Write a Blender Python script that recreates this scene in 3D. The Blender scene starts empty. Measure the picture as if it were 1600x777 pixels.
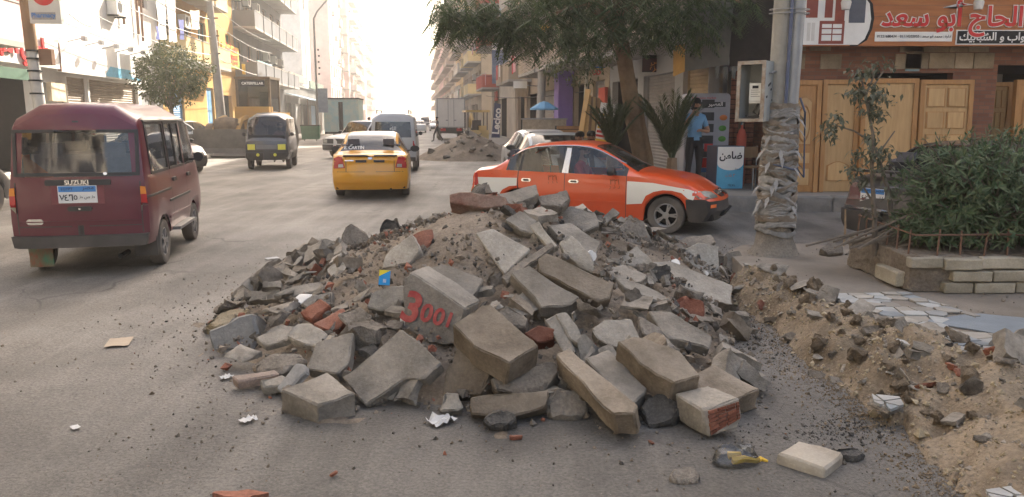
import bpy, bmesh, math, random
from math import sin, cos, tan, atan, atan2, pi, sqrt, radians, exp, hypot
from mathutils import Vector, Matrix, noise, Euler
from mathutils.bvhtree import BVHTree
R = random.Random(7)
SC = bpy.context.scene
COL = SC.collection
V = Vector

# ------------------------------------------------------------------ camera
CH, FPX = 1.70, 1200.0
PITCH = atan(204.5 / FPX)
cam = bpy.data.cameras.new('camera'); cam.sensor_width = 36; cam.lens = 27
cam.clip_start = .05; cam.clip_end = 3000
cob = bpy.data.objects.new('camera', cam); COL.objects.link(cob)
cob.location = (0, 0, CH); cob.rotation_euler = (pi / 2 - PITCH, 0, 0)
SC.camera = cob

# ------------------------------------------------------------------ light
SUN_EL, SUN_AZ = radians(36), radians(22)         # azimuth measured clockwise from +Y
W = bpy.data.worlds.new('World'); SC.world = W; W.use_nodes = True
nt = W.node_tree; bg = nt.nodes['Background']
sky = nt.nodes.new('ShaderNodeTexSky'); sky.sky_type = 'NISHITA'; sky.sun_disc = False
sky.sun_elevation = SUN_EL; sky.sun_rotation = SUN_AZ
sky.air_density = 1.0; sky.dust_density = 6.0; sky.ozone_density = 1.0; sky.altitude = 0
tint = nt.nodes.new('ShaderNodeMix'); tint.data_type = 'RGBA'; tint.blend_type = 'MULTIPLY'; tint.inputs['Factor'].default_value = 1
tint.inputs['B'].default_value = (1.0, .94, .86, 1)          # dust in the air over the whole sky
nt.links.new(sky.outputs[0], tint.inputs['A']); nt.links.new(tint.outputs['Result'], bg.inputs[0]); bg.inputs[1].default_value = .15
sl = bpy.data.lights.new('sun', 'SUN'); sl.energy = 4.2; sl.angle = radians(.6); sl.color = (1, .93, .82)
so = bpy.data.objects.new('sun', sl); COL.objects.link(so)
sd = V((sin(SUN_AZ) * cos(SUN_EL), cos(SUN_AZ) * cos(SUN_EL), sin(SUN_EL)))
so.rotation_euler = (-sd).to_track_quat('-Z', 'Y').to_euler(); so.location = (0, 0, 60)
SC.view_settings.view_transform = 'Standard'; SC.view_settings.look = 'None'
SC.view_settings.exposure = 2.0
SC.cycles.max_bounces = 7; SC.cycles.diffuse_bounces = 3; SC.cycles.glossy_bounces = 3
SC.cycles.transmission_bounces = 5; SC.cycles.volume_bounces = 1; SC.cycles.transparent_max_bounces = 12
SC.cycles.use_denoising = True; SC.cycles.sample_clamp_indirect = 6
SC.cycles.caustics_reflective = False; SC.cycles.caustics_refractive = False

# ------------------------------------------------------------------ where things are
cP, sP = cos(PITCH), sin(PITCH)
def ray(u, v):
    a, b = (u - 800) / FPX, (388.5 - v) / FPX
    return V((a, cP + b * sP, -sP + b * cP))
def G(u, v, z=0.0):                     # point at height z
    d = ray(u, v); t = (z - CH) / d.z
    return V((d.x * t, d.y * t, z))
def D(u, v, Y):                         # point at distance Y
    d = ray(u, v); t = Y / d.y
    return V((d.x * t, Y, CH + d.z * t))
YAW = atan(150 / FPX)
SD = V((-sin(YAW), cos(YAW), 0)); SR = V((cos(YAW), sin(YAW), 0))
def S(xs, ys, z=0): return SR * xs + SD * ys + V((0, 0, z))
def ysat(u, xs, v=170):
    d = ray(u, v); k = d.x / d.y        # (xs*SR+ys*SD).x = k*(..).y
    return xs * (SR.x - k * SR.y) / (k * SD.y - SD.x)
def lerp(a, b, t): return a + (b - a) * t
def interp(keys, x):
    if x <= keys[0][0]: return keys[0][1]
    for (x0, y0), (x1, y1) in zip(keys, keys[1:]):
        if x <= x1: return y0 + (y1 - y0) * (x - x0) / (x1 - x0)
    return keys[-1][1]

# ------------------------------------------------------------------ materials
MC = {}
def mat(name, col, rough=.8, var=.18, sc=5.0, bump=.12, bsc=50.0, metal=0.0, spec=.4, col2=None, dust=0.0, dz=.8,
        rnd=0.0, coat=0.0, dcol=(.30, .265, .225), stretch=None, world=False):
    if name in MC: return MC[name]
    m = bpy.data.materials.new(name); MC[name] = m; m.use_nodes = True
    t = m.node_tree; N = t.nodes; L = t.links; b = N['Principled BSDF']
    def nd(k, **kw):
        n = N.new(k)
        for a, c in kw.items(): setattr(n, a, c)
        return n
    tc = nd('ShaderNodeTexCoord')
    co = tc.outputs['Object']
    if world:
        g = nd('ShaderNodeNewGeometry'); co = g.outputs['Position']
    mp = nd('ShaderNodeMapping'); L.new(co, mp.inputs[0])
    if stretch: mp.inputs['Scale'].default_value = stretch
    oi = nd('ShaderNodeObjectInfo')
    if not world:
        ad = nd('ShaderNodeVectorMath'); ad.operation = 'SCALE'; ad.inputs[0].default_value = (13, 7, 5)
        L.new(oi.outputs['Random'], ad.inputs['Scale']); L.new(ad.outputs[0], mp.inputs['Location'])
    n1 = nd('ShaderNodeTexNoise'); n1.inputs['Scale'].default_value = sc; n1.inputs['Detail'].default_value = 8
    n1.inputs['Roughness'].default_value = .65; L.new(mp.outputs[0], n1.inputs['Vector'])
    rp = nd('ShaderNodeValToRGB'); rp.color_ramp.elements[0].position = .3; rp.color_ramp.elements[1].position = .7
    c2 = col2 or tuple(min(1, c * (1 + var)) for c in col)
    c1 = tuple(c * (1 - var) for c in col) if not col2 else col
    rp.color_ramp.elements[0].color = (*c1, 1); rp.color_ramp.elements[1].color = (*c2, 1)
    L.new(n1.outputs['Fac'], rp.inputs[0]); out = rp.outputs[0]
    if rnd:
        hs = nd('ShaderNodeHueSaturation'); mr = nd('ShaderNodeMapRange')
        mr.inputs['To Min'].default_value = 1 - rnd; mr.inputs['To Max'].default_value = 1 + rnd
        L.new(oi.outputs['Random'], mr.inputs[0]); L.new(mr.outputs[0], hs.inputs['Value']); L.new(out, hs.inputs['Color']); out = hs.outputs[0]
    if dust:
        sx = nd('ShaderNodeSeparateXYZ'); L.new(tc.outputs['Object'], sx.inputs[0])
        mr = nd('ShaderNodeMapRange'); mr.inputs['From Min'].default_value = 0; mr.inputs['From Max'].default_value = dz
        mr.inputs['To Min'].default_value = dust; mr.inputs['To Max'].default_value = dust * .22
        L.new(sx.outputs['Z'], mr.inputs[0])
        n3 = nd('ShaderNodeTexNoise'); n3.inputs['Scale'].default_value = 3.3; n3.inputs['Detail'].default_value = 6; L.new(mp.outputs[0], n3.inputs['Vector'])
        mu = nd('ShaderNodeMath', operation='MULTIPLY'); L.new(mr.outputs[0], mu.inputs[0])
        m3 = nd('ShaderNodeMapRange'); m3.inputs['From Min'].default_value = .3; m3.inputs['From Max'].default_value = .7; m3.inputs['To Min'].default_value = .5; m3.inputs['To Max'].default_value = 1.5
        L.new(n3.outputs['Fac'], m3.inputs[0]); L.new(m3.outputs[0], mu.inputs[1]); mu.use_clamp = True
        mx = nd('ShaderNodeMix', data_type='RGBA'); mx.inputs['B'].default_value = (*dcol, 1)
        L.new(mu.outputs[0], mx.inputs['Factor']); L.new(out, mx.inputs['A']); out = mx.outputs['Result']
        rr = nd('ShaderNodeMapRange'); rr.inputs['To Min'].default_value = rough; rr.inputs['To Max'].default_value = .85
        L.new(mu.outputs[0], rr.inputs[0]); L.new(rr.outputs[0], b.inputs['Roughness'])
    L.new(out, b.inputs['Base Color'])
    if not dust: b.inputs['Roughness'].default_value = rough
    b.inputs['Metallic'].default_value = metal; b.inputs['Specular IOR Level'].default_value = spec
    b.inputs['Coat Weight'].default_value = coat; b.inputs['Coat Roughness'].default_value = .06
    if bump:
        n2 = nd('ShaderNodeTexNoise'); n2.inputs['Scale'].default_value = bsc; n2.inputs['Detail'].default_value = 5; L.new(mp.outputs[0], n2.inputs['Vector'])
        bp = nd('ShaderNodeBump'); bp.inputs['Strength'].default_value = bump; bp.inputs['Distance'].default_value = .02
        L.new(n2.outputs['Fac'], bp.inputs['Height']); L.new(bp.outputs[0], b.inputs['Normal'])
    return m
def glass(name, tint, alpha=.35, rough=.03):
    """a sheet of tinted glass: clear sharp reflection over a see-through tint"""
    if name in MC: return MC[name]
    m = bpy.data.materials.new(name); MC[name] = m; m.use_nodes = True
    t = m.node_tree; N = t.nodes; L = t.links
    for n in list(N): N.remove(n)
    o = N.new('ShaderNodeOutputMaterial'); tr = N.new('ShaderNodeBsdfTransparent'); gl = N.new('ShaderNodeBsdfGlossy')
    tr.inputs[0].default_value = (*tint, 1); gl.inputs['Roughness'].default_value = rough; gl.inputs[0].default_value = (.9, .9, .9, 1)
    df = N.new('ShaderNodeBsdfDiffuse'); df.inputs[0].default_value = (.33, .30, .27, 1)
    tcd = N.new('ShaderNodeTexCoord'); nz = N.new('ShaderNodeTexNoise'); nz.inputs['Scale'].default_value = 4; L.new(tcd.outputs['Object'], nz.inputs['Vector'])
    mr = N.new('ShaderNodeMapRange'); mr.inputs['From Min'].default_value = .35; mr.inputs['From Max'].default_value = .75; mr.inputs['To Min'].default_value = .02; mr.inputs['To Max'].default_value = .14
    L.new(nz.outputs['Fac'], mr.inputs[0])
    m0 = N.new('ShaderNodeMixShader'); L.new(mr.outputs[0], m0.inputs[0]); L.new(tr.outputs[0], m0.inputs[1]); L.new(df.outputs[0], m0.inputs[2])
    fr = N.new('ShaderNodeFresnel'); fr.inputs['IOR'].default_value = 1.6
    mx = N.new('ShaderNodeMixShader'); L.new(fr.outputs[0], mx.inputs[0]); L.new(m0.outputs[0], mx.inputs[1]); L.new(gl.outputs[0], mx.inputs[2])
    L.new(mx.outputs[0], o.inputs['Surface'])
    return m

# ------------------------------------------------------------------ mesh building
def link(o, parent=None):
    COL.objects.link(o)
    if parent is not None: o.parent = parent
    return o
def tag(o, label=None, cat=None, group=None, kind=None):
    if label: o['label'] = label
    if cat: o['category'] = cat
    if group: o['group'] = group
    if kind: o['kind'] = kind
    return o
def empty(name, loc=(0, 0, 0), rz=0.0, label=None, cat=None, group=None):
    o = bpy.data.objects.new(name, None); o.empty_display_size = .2
    o.location = loc; o.rotation_euler = (0, 0, rz); link(o)
    return tag(o, label, cat, group)
class MB:
    def __init__(s): s.v = []; s.f = []; s.m = []
    def add(s, vs, fs, mi=0):
        b = len(s.v); s.v += [V(p) for p in vs]
        for f in fs: s.f.append([b + i for i in f]); s.m.append(mi)
        return s
    def box(s, c, d, mi=0, rz=0.0, rot=None, taper=1.0):
        x, y, z = d[0] / 2, d[1] / 2, d[2] / 2
        vs = [V((a * x * (taper if e > 0 else 1), b * y * (taper if e > 0 else 1), e * z)) for e in (-1, 1) for a, b in ((-1, -1), (1, -1), (1, 1), (-1, 1))]
        M = rot if rot is not None else Matrix.Rotation(rz, 3, 'Z')
        c = V(c)
        return s.add([M @ p + c for p in vs], [(0, 3, 2, 1), (4, 5, 6, 7), (0, 1, 5, 4), (1, 2, 6, 5), (2, 3, 7, 6), (3, 0, 4, 7)], mi)
    def b2(s, lo, hi, mi=0):
        lo, hi = V(lo), V(hi); return s.box((lo + hi) / 2, hi - lo, mi)
    def bar(s, a, b, w, h=None, mi=0):
        a, b = V(a), V(b); d = b - a; h = h or w
        z = V((0, 0, 1)) if abs(d.normalized().z) < .95 else V((0, 1, 0))
        x = d.normalized(); y = z.cross(x).normalized(); zz = x.cross(y)
        return s.box((a + b) / 2, (d.length, w, h), mi, rot=Matrix((x, y, zz)).transposed())
    def tube(s, pts, rs, n=8, mi=0, caps=True):
        pts = [V(p) for p in pts]
        if not isinstance(rs, (list, tuple)): rs = [rs] * len(pts)
        b = len(s.v); ref = None
        for i, p in enumerate(pts):
            d = (pts[min(i + 1, len(pts) - 1)] - pts[max(i - 1, 0)]).normalized()
            if ref is None: ref = V((0, 0, 1)) if abs(d.z) < .9 else V((1, 0, 0))
            x = ref.cross(d)
            if x.length < 1e-5: x = V((1, 0, 0)).cross(d)
            x.normalize(); y = d.cross(x); ref = y.cross(d) * -1 if False else ref
            for k in range(n):
                a = 2 * pi * k / n; s.v.append(p + (x * cos(a) + y * sin(a)) * rs[i])
        for i in range(len(pts) - 1):
            for k in range(n):
                q = (k + 1) % n
                s.f.append([b + i * n + k, b + i * n + q, b + (i + 1) * n + q, b + (i + 1) * n + k]); s.m.append(mi)
        if caps:
            s.f.append([b + k for k in range(n)][::-1]); s.m.append(mi)
            e = b + (len(pts) - 1) * n; s.f.append([e + k for k in range(n)]); s.m.append(mi)
        return s
    def lathe(s, prof, c=(0, 0, 0), n=20, axis='z', mi=0, cap=True):
        c = V(c); b = len(s.v)
        for r, h in prof:
            for k in range(n):
                a = 2 * pi * k / n; p = (r * cos(a), r * sin(a), h)
                if axis == 'y': p = (p[0], p[2], -p[1])
                if axis == 'x': p = (p[2], p[0], p[1])
                s.v.append(c + V(p))
        for i in range(len(prof) - 1):
            for k in range(n):
                q = (k + 1) % n
                s.f.append([b + i * n + k, b + i * n + q, b + (i + 1) * n + q, b + (i + 1) * n + k]); s.m.append(mi)
        if cap:
            for i, fl in ((0, True), (len(prof) - 1, False)):
                if prof[i][0] > 1e-4:
                    f = [b + i * n + k for k in range(n)]; s.f.append(f[::-1] if fl else f); s.m.append(mi)
        return s
    def prism(s, poly, vec, mi=0, mi2=None):
        """a flat outline (3D points) pushed along vec; mi2 = material of the sides"""
        n = len(poly); vec = V(vec); P0 = [V(p) for p in poly]
        nr = V((0, 0, 0))
        for i in range(n): nr += P0[i].cross(P0[(i + 1) % n])
        if nr.dot(vec) > 0: P0 = P0[::-1]
        b = len(s.v); s.v += P0 + [p + vec for p in P0]
        s.f.append([b + i for i in range(n)]); s.m.append(mi)
        s.f.append([b + n + i for i in range(n)][::-1]); s.m.append(mi)
        for i in range(n):
            j = (i + 1) % n; s.f.append([b + j, b + i, b + n + i, b + n + j]); s.m.append(mi if mi2 is None else mi2)
        return s
    def xf(s, M, start=0):
        for i in range(start, len(s.v)): s.v[i] = M @ s.v[i]
        return s
    def mesh(s, name, mats, ang=35, merge=False):
        me = bpy.data.meshes.new(name); me.from_pydata([tuple(p) for p in s.v], [], s.f)
        for m in (mats if isinstance(mats, (list, tuple)) else [mats]): me.materials.append(m)
        me.polygons.foreach_set('material_index', s.m)
        if merge or ang == 0:
            bm = bmesh.new(); bm.from_mesh(me)
            if merge: bmesh.ops.remove_doubles(bm, verts=bm.verts, dist=1e-4)
            bmesh.ops.recalc_face_normals(bm, faces=bm.faces) if merge else None
            bm.to_mesh(me); bm.free()
        if ang > 0:
            me.polygons.foreach_set('use_smooth', [True] * len(me.polygons)); me.set_sharp_from_angle(angle=radians(ang))
        me.update()
        return me
    def build(s, name, mats, parent=None, ang=35, loc=None, merge=False):
        o = bpy.data.objects.new(name, s.mesh(name, mats, ang, merge)); link(o, parent)
        if loc is not None: o.location = loc
        return o
def inst(me, name, parent=None, loc=(0, 0, 0), rz=0.0, scale=None, rot=None):
    o = bpy.data.objects.new(name, me); link(o, parent); o.location = loc
    o.rotation_euler = rot if rot is not None else (0, 0, rz)
    if scale: o.scale = scale
    return o
def copy_tree(o, parent=None):
    c = o.copy(); COL.objects.link(c)
    if parent is not None: c.parent = parent
    for ch in list(o.children): copy_tree(ch, c)
    return c

# ------------------------------------------------------------------ writing
AR = {'ا': 'ﺍﺍﺎﺎ', 'أ': 'ﺃﺃﺄﺄ', 'ب': 'ﺏﺑﺒﺐ', 'ة': 'ﺓﺓﺔﺔ', 'ت': 'ﺕﺗﺘﺖ', 'ج': 'ﺝﺟﺠﺞ', 'ح': 'ﺡﺣﺤﺢ', 'د': 'ﺩﺩﺪﺪ', 'ر': 'ﺭﺭﺮﺮ',
      'س': 'ﺱﺳﺴﺲ', 'ش': 'ﺵﺷﺸﺶ', 'ص': 'ﺹﺻﺼﺺ', 'ض': 'ﺽﺿﻀﺾ', 'ط': 'ﻁﻃﻄﻂ', 'ع': 'ﻉﻋﻌﻊ', 'ق': 'ﻕﻗﻘﻖ', 'ك': 'ﻙﻛﻜﻚ', 'ل': 'ﻝﻟﻠﻞ',
      'م': 'ﻡﻣﻤﻢ', 'ن': 'ﻥﻧﻨﻦ', 'ه': 'ﻩﻫﻬﻪ', 'و': 'ﻭﻭﻮﻮ', 'ي': 'ﻱﻳﻴﻲ', 'ف': 'ﻑﻓﻔﻒ', 'ز': 'ﺯﺯﺰﺰ', 'خ': 'ﺥﺧﺨﺦ'}
RJOIN = set('اأدروةز')
def arabic(s):
    o = []
    for i, c in enumerate(s):
        if c not in AR: o.append(c); continue
        pj = i > 0 and s[i - 1] in AR and s[i - 1] not in RJOIN
        nj = c not in RJOIN and i + 1 < len(s) and s[i + 1] in AR
        o.append(AR[c][(2 if nj else 3) if pj else (1 if nj else 0)])
    # visual order; runs of Latin letters and digits keep theirs
    out, run = [], []
    for c in o[::-1]:
        if c.isascii() and (c.isalnum() or c in '-'): run.insert(0, c)
        else: out += run + [c]; run = []
    return ''.join(out + run)
def textmesh(s, width=None, height=None, bold=0.0, ex=.002):
    """letters lying in x-z facing -y, centred; fitted into width x height"""
    if any(c in AR for c in s): s = arabic(s)
    cu = bpy.data.curves.new('lettering', 'FONT'); cu.body = s; cu.size = 1; cu.extrude = .02; cu.offset = bold; cu.resolution_u = 3
    o = bpy.data.objects.new('lettering', cu); COL.objects.link(o)
    dg = bpy.context.evaluated_depsgraph_get(); me = bpy.data.meshes.new_from_object(o.evaluated_get(dg))
    bpy.data.objects.remove(o); bpy.data.curves.remove(cu)
    bm = bmesh.new(); bm.from_mesh(me); bpy.data.meshes.remove(me)
    bmesh.ops.remove_doubles(bm, verts=bm.verts, dist=1e-5)
    seen = set(); k = 0
    for v0 in bm.verts:
        if v0 in seen: continue
        st = [v0]; seen.add(v0); isl = []
        while st:
            v = st.pop(); isl.append(v)
            for e in v.link_edges:
                w = e.other_vert(v)
                if w not in seen: seen.add(w); st.append(w)
        for v in isl: v.co.z += .012 * (k % 3)
        k += 1
    xs = [v.co.x for v in bm.verts]; ys = [v.co.y for v in bm.verts]
    if not xs: bm.free(); return bpy.data.meshes.new('lettering')
    cx, cy = (min(xs) + max(xs)) / 2, (min(ys) + max(ys)) / 2
    kx = width / (max(xs) - min(xs)) if width else None; ky = height / (max(ys) - min(ys)) if height else None
    kx = kx or ky; ky = ky or kx
    for v in bm.verts: v.co = V(((v.co.x - cx) * kx, -(v.co.z + .02) / .04 * ex, (v.co.y - cy) * ky))
    bmesh.ops.recalc_face_normals(bm, faces=bm.faces)
    me = bpy.data.meshes.new('lettering'); bm.to_mesh(me); bm.free()
    return me
def text(s, parent, loc, m, width=None, height=None, bold=0.0, rz=0.0, rot=None, ex=.003, name='lettering'):
    me = textmesh(s, width, height, bold, ex); me.materials.append(m)
    return inst(me, name, parent, loc, rz, rot=rot)
# ------------------------------------------------------------------ ground
def road_material():
    m = bpy.data.materials.new('dusty_asphalt'); m.use_nodes = True; t = m.node_tree; N = t.nodes; L = t.links; b = N['Principled BSDF']
    g = N.new('ShaderNodeNewGeometry')
    def noi(sc, det=8, stretch=None, rough=.6, rz=0.0):
        mp = N.new('ShaderNodeMapping'); L.new(g.outputs['Position'], mp.inputs[0])
        if stretch: mp.inputs['Scale'].default_value = stretch; mp.inputs['Rotation'].default_value = (0, 0, rz)
        n = N.new('ShaderNodeTexNoise'); n.inputs['Scale'].default_value = sc; n.inputs['Detail'].default_value = det; n.inputs['Roughness'].default_value = rough
        L.new(mp.outputs[0], n.inputs['Vector']); return n.outputs['Fac']
    def ramp(f, a, c, p0, p1):
        r = N.new('ShaderNodeValToRGB'); r.color_ramp.elements[0].position = p0; r.color_ramp.elements[1].position = p1
        r.color_ramp.elements[0].color = (*a, 1); r.color_ramp.elements[1].color = (*c, 1); L.new(f, r.inputs[0]); return r.outputs[0]
    def mix(f, a, c, mode='MIX', k=None):
        x = N.new('ShaderNodeMix'); x.data_type = 'RGBA'; x.blend_type = mode
        if k is not None: x.inputs['Factor'].default_value = k
        if f is not None: L.new(f, x.inputs['Factor'])
        L.new(a, x.inputs['A']); L.new(c, x.inputs['B']); return x.outputs['Result']
    base = ramp(noi(.55, 9), (.14, .128, .112), (.275, .255, .225), .36, .66)
    streak = ramp(noi(1.1, 6, (1.6, .10, 1), .6, .17), (0, 0, 0), (1, 1, 1), .47, .68)
    dustc = ramp(noi(3, 5), (.315, .288, .25), (.375, .345, .303), .3, .7)
    fm = N.new('ShaderNodeMath'); fm.operation = 'MULTIPLY'; fm.inputs[1].default_value = .62; L.new(streak, fm.inputs[0])
    c = mix(fm.outputs[0], base, dustc)
    st2 = ramp(noi(2.3, 5, (2.0, .07, 1), .55, .12), (.86, .86, .86), (1.0, 1.0, 1.0), .34, .5)
    c = mix(None, c, st2, 'MULTIPLY', .65)
    grit = ramp(noi(55, 5, None, .75), (.50, .50, .50), (1.35, 1.35, 1.35), .36, .64)
    c = mix(None, c, grit, 'MULTIPLY', .75)
    oil = ramp(noi(.55, 10, (1, .5, 1)), (.60, .60, .61), (1, 1, 1), .36, .56)
    c = mix(None, c, oil, 'MULTIPLY', 1.0)
    sp = N.new('ShaderNodeTexVoronoi'); sp.inputs['Scale'].default_value = 26; L.new(g.outputs['Position'], sp.inputs['Vector'])
    spk = ramp(sp.outputs['Distance'], (1, 1, 1), (0, 0, 0), .07, .11)
    gat = ramp(noi(1.7, 5), (0, 0, 0), (1, 1, 1), .5, .62)
    sf = N.new('ShaderNodeMath'); sf.operation = 'MULTIPLY'; L.new(spk, sf.inputs[0]); L.new(gat, sf.inputs[1])
    c = mix(sf.outputs[0], c, ramp(noi(9, 2), (.10, .09, .085), (.42, .39, .35), .45, .55))
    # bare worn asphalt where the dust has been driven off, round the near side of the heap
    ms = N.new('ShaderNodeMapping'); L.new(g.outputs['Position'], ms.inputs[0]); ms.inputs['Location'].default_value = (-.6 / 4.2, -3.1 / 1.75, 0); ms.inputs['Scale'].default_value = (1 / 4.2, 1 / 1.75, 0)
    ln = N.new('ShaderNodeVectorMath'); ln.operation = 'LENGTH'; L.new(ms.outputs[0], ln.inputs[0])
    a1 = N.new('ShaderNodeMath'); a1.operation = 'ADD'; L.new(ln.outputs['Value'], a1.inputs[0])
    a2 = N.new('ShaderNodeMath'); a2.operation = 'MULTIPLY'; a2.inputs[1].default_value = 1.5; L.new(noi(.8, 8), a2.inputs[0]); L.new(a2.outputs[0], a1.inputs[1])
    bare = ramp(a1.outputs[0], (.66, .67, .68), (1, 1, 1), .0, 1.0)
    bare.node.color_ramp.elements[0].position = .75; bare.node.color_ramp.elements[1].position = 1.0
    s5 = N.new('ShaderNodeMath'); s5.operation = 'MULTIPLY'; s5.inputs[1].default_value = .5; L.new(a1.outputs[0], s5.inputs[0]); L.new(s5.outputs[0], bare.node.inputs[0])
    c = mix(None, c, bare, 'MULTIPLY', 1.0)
    L.new(c, b.inputs['Base Color']); b.inputs['Roughness'].default_value = .66; b.inputs['Specular IOR Level'].default_value = .4
    cv = N.new('ShaderNodeTexVoronoi'); cv.feature = 'DISTANCE_TO_EDGE'; cv.inputs['Scale'].default_value = .42
    cm = N.new('ShaderNodeVectorMath'); cm.operation = 'ADD'; L.new(g.outputs['Position'], cm.inputs[0])
    cn = N.new('ShaderNodeTexNoise'); cn.inputs['Scale'].default_value = 1.3; cn.inputs['Detail'].default_value = 6; L.new(g.outputs['Position'], cn.inputs['Vector']); L.new(cn.outputs['Color'], cm.inputs[1]); L.new(cm.outputs[0], cv.inputs['Vector'])
    crk = ramp(cv.outputs['Distance'], (1, 1, 1), (0, 0, 0), .004, .012); cg = ramp(noi(.35, 3), (0, 0, 0), (.75, .75, .75), .5, .6)
    cf = N.new('ShaderNodeMath'); cf.operation = 'MULTIPLY'; L.new(crk, cf.inputs[0]); L.new(cg, cf.inputs[1])
    dk = N.new('ShaderNodeRGB'); dk.outputs[0].default_value = (.07, .064, .058, 1); c = mix(cf.outputs[0], c, dk.outputs[0]); L.new(c, b.inputs['Base Color'])
    bp = N.new('ShaderNodeBump'); bp.inputs['Strength'].default_value = .75; bp.inputs['Distance'].default_value = .02
    ah = N.new('ShaderNodeMath'); ah.operation = 'ADD'; L.new(noi(45, 6, None, .7), ah.inputs[0]); L.new(noi(8, 4), ah.inputs[1])
    L.new(ah.outputs[0], bp.inputs['Height']); L.new(bp.outputs[0], b.inputs['Normal'])
    return m
ROADM = road_material()
def axis(lo, hi, near, step, grow=1.25):
    a = []; x = near[0]
    while x < near[1]: a.append(x); x += step
    s = step; x = near[1]
    while x < hi: a.append(x); s *= grow; x += s
    a.append(hi); s = step; x = near[0]; b = []
    while x > lo: s *= grow; x -= s; b.append(max(x, lo))
    return sorted(set(b + a))
def road_z(x, y):
    d = hypot(x, y)
    if d > 26: return 0.0
    k = min(1, (26 - d) / 8)
    return k * (.022 * noise.noise(V((x * .5, y * .5, 3))) + .010 * noise.noise(V((x * 1.7, y * 1.7, 9))))
gx = axis(-1500, 1500, (-7, 5), .16, 1.3); gy = axis(-60, 2500, (1.5, 14), .16, 1.28)
mb = MB(); nx = len(gx)
mb.v = [V((x, y, road_z(x, y))) for y in gy for x in gx]
mb.f = [[j * nx + i, j * nx + i + 1, (j + 1) * nx + i + 1, (j + 1) * nx + i] for j in range(len(gy) - 1) for i in range(nx - 1)]; mb.m = [0] * len(mb.f)
tag(mb.build('road', ROADM, ang=60), kind='structure')
# ------------------------------------------------------------------ buildings
def pl(name, c, var=.12): return mat('plaster_' + name, c, .9, max(var, .2), .55, .2, 30, spec=.15)
P_white = pl('white', (.72, .70, .66)); P_cream = pl('cream', (.52, .47, .39)); P_ochre = pl('ochre', (.48, .29, .10)); P_grey = pl('grey', (.36, .36, .36))
P_pink = pl('pink', (.62, .38, .33)); P_beige = pl('beige', (.36, .30, .24)); P_tan = pl('tan', (.38, .315, .235)); P_red = pl('red', (.45, .10, .07))
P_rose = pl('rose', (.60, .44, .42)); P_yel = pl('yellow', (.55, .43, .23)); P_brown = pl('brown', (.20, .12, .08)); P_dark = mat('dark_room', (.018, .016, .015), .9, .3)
P_conc = mat('concrete_wall', (.33, .31, .28), .9, .2, 1.2, .2, 25); P_teal = mat('teal_paint', (.25, .50, .52), .6, .15, 3); P_purple = mat('purple_paint', (.20, .13, .42), .6, .12, 2)
M_shut = mat('shutter_grey', (.27, .26, .25), .55, .2, 1.5, 0, dust=.35, dz=2.5); M_shutb = mat('shutter_brown', (.30, .24, .18), .6, .2, 1.5, 0, dust=.35, dz=2.5)
M_shuty = mat('shutter_tan', (.42, .32, .20), .6, .2, 1.5, 0); M_blue = mat('blue_door_paint', (.16, .33, .52), .55, .15, 3)
M_pane = mat('window_pane', (.03, .035, .04), .08, .3, 1, 0, spec=.6); M_frame = mat('window_frame_wood', (.20, .12, .07), .6, .2, 8); M_framew = mat('window_frame_white', (.6, .58, .54), .6, .1)
M_louv = mat('louvre_wood', (.23, .15, .10), .7, .2, 6); M_green = mat('green_louvre', (.10, .22, .15), .7, .2, 6); M_metal = mat('weathered_metal', (.30, .30, .30), .45, .2, 8, .1, metal=.6)
M_rust = mat('rusty_iron', (.16, .09, .06), .8, .3, 20, .2); M_black = mat('black_matt', (.015, .015, .016), .7, .2); M_wt = mat('white_paint', (.75, .74, .71), .6, .06)
M_redp = mat('red_letters', (.55, .03, .03), .5, .1); M_bluep = mat('blue_letters', (.05, .16, .42), .5, .1); M_yelp = mat('yellow_paint', (.72, .45, .05), .6, .12); M_ac = mat('ac_casing', (.60, .59, .55), .6, .1)

def wall_grid(mb, w, z0, z1, ops, rev=.2, mi=0, x0=0.0):
    xs = sorted({x0, x0 + w, *[o[0] for o in ops], *[o[1] for o in ops]}); zs = sorted({z0, z1, *[o[2] for o in ops], *[o[3] for o in ops]})
    for a, b in zip(xs, xs[1:]):
        for c, d in zip(zs, zs[1:]):
            mx, mz = (a + b) / 2, (c + d) / 2
            if any(o[0] < mx < o[1] and o[2] < mz < o[3] for o in ops): continue
            mb.add([(a, 0, c), (b, 0, c), (b, 0, d), (a, 0, d)], [(0, 1, 2, 3)], mi)
    for o in ops:
        a, b, c, d = o[:4]; r = rev
        mb.add([(a, 0, c), (b, 0, c), (b, 0, d), (a, 0, d), (a, r, c), (b, r, c), (b, r, d), (a, r, d)], [(0, 4, 5, 1), (1, 5, 6, 2), (2, 6, 7, 3), (3, 7, 4, 0)], mi)
WC = {}
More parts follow.
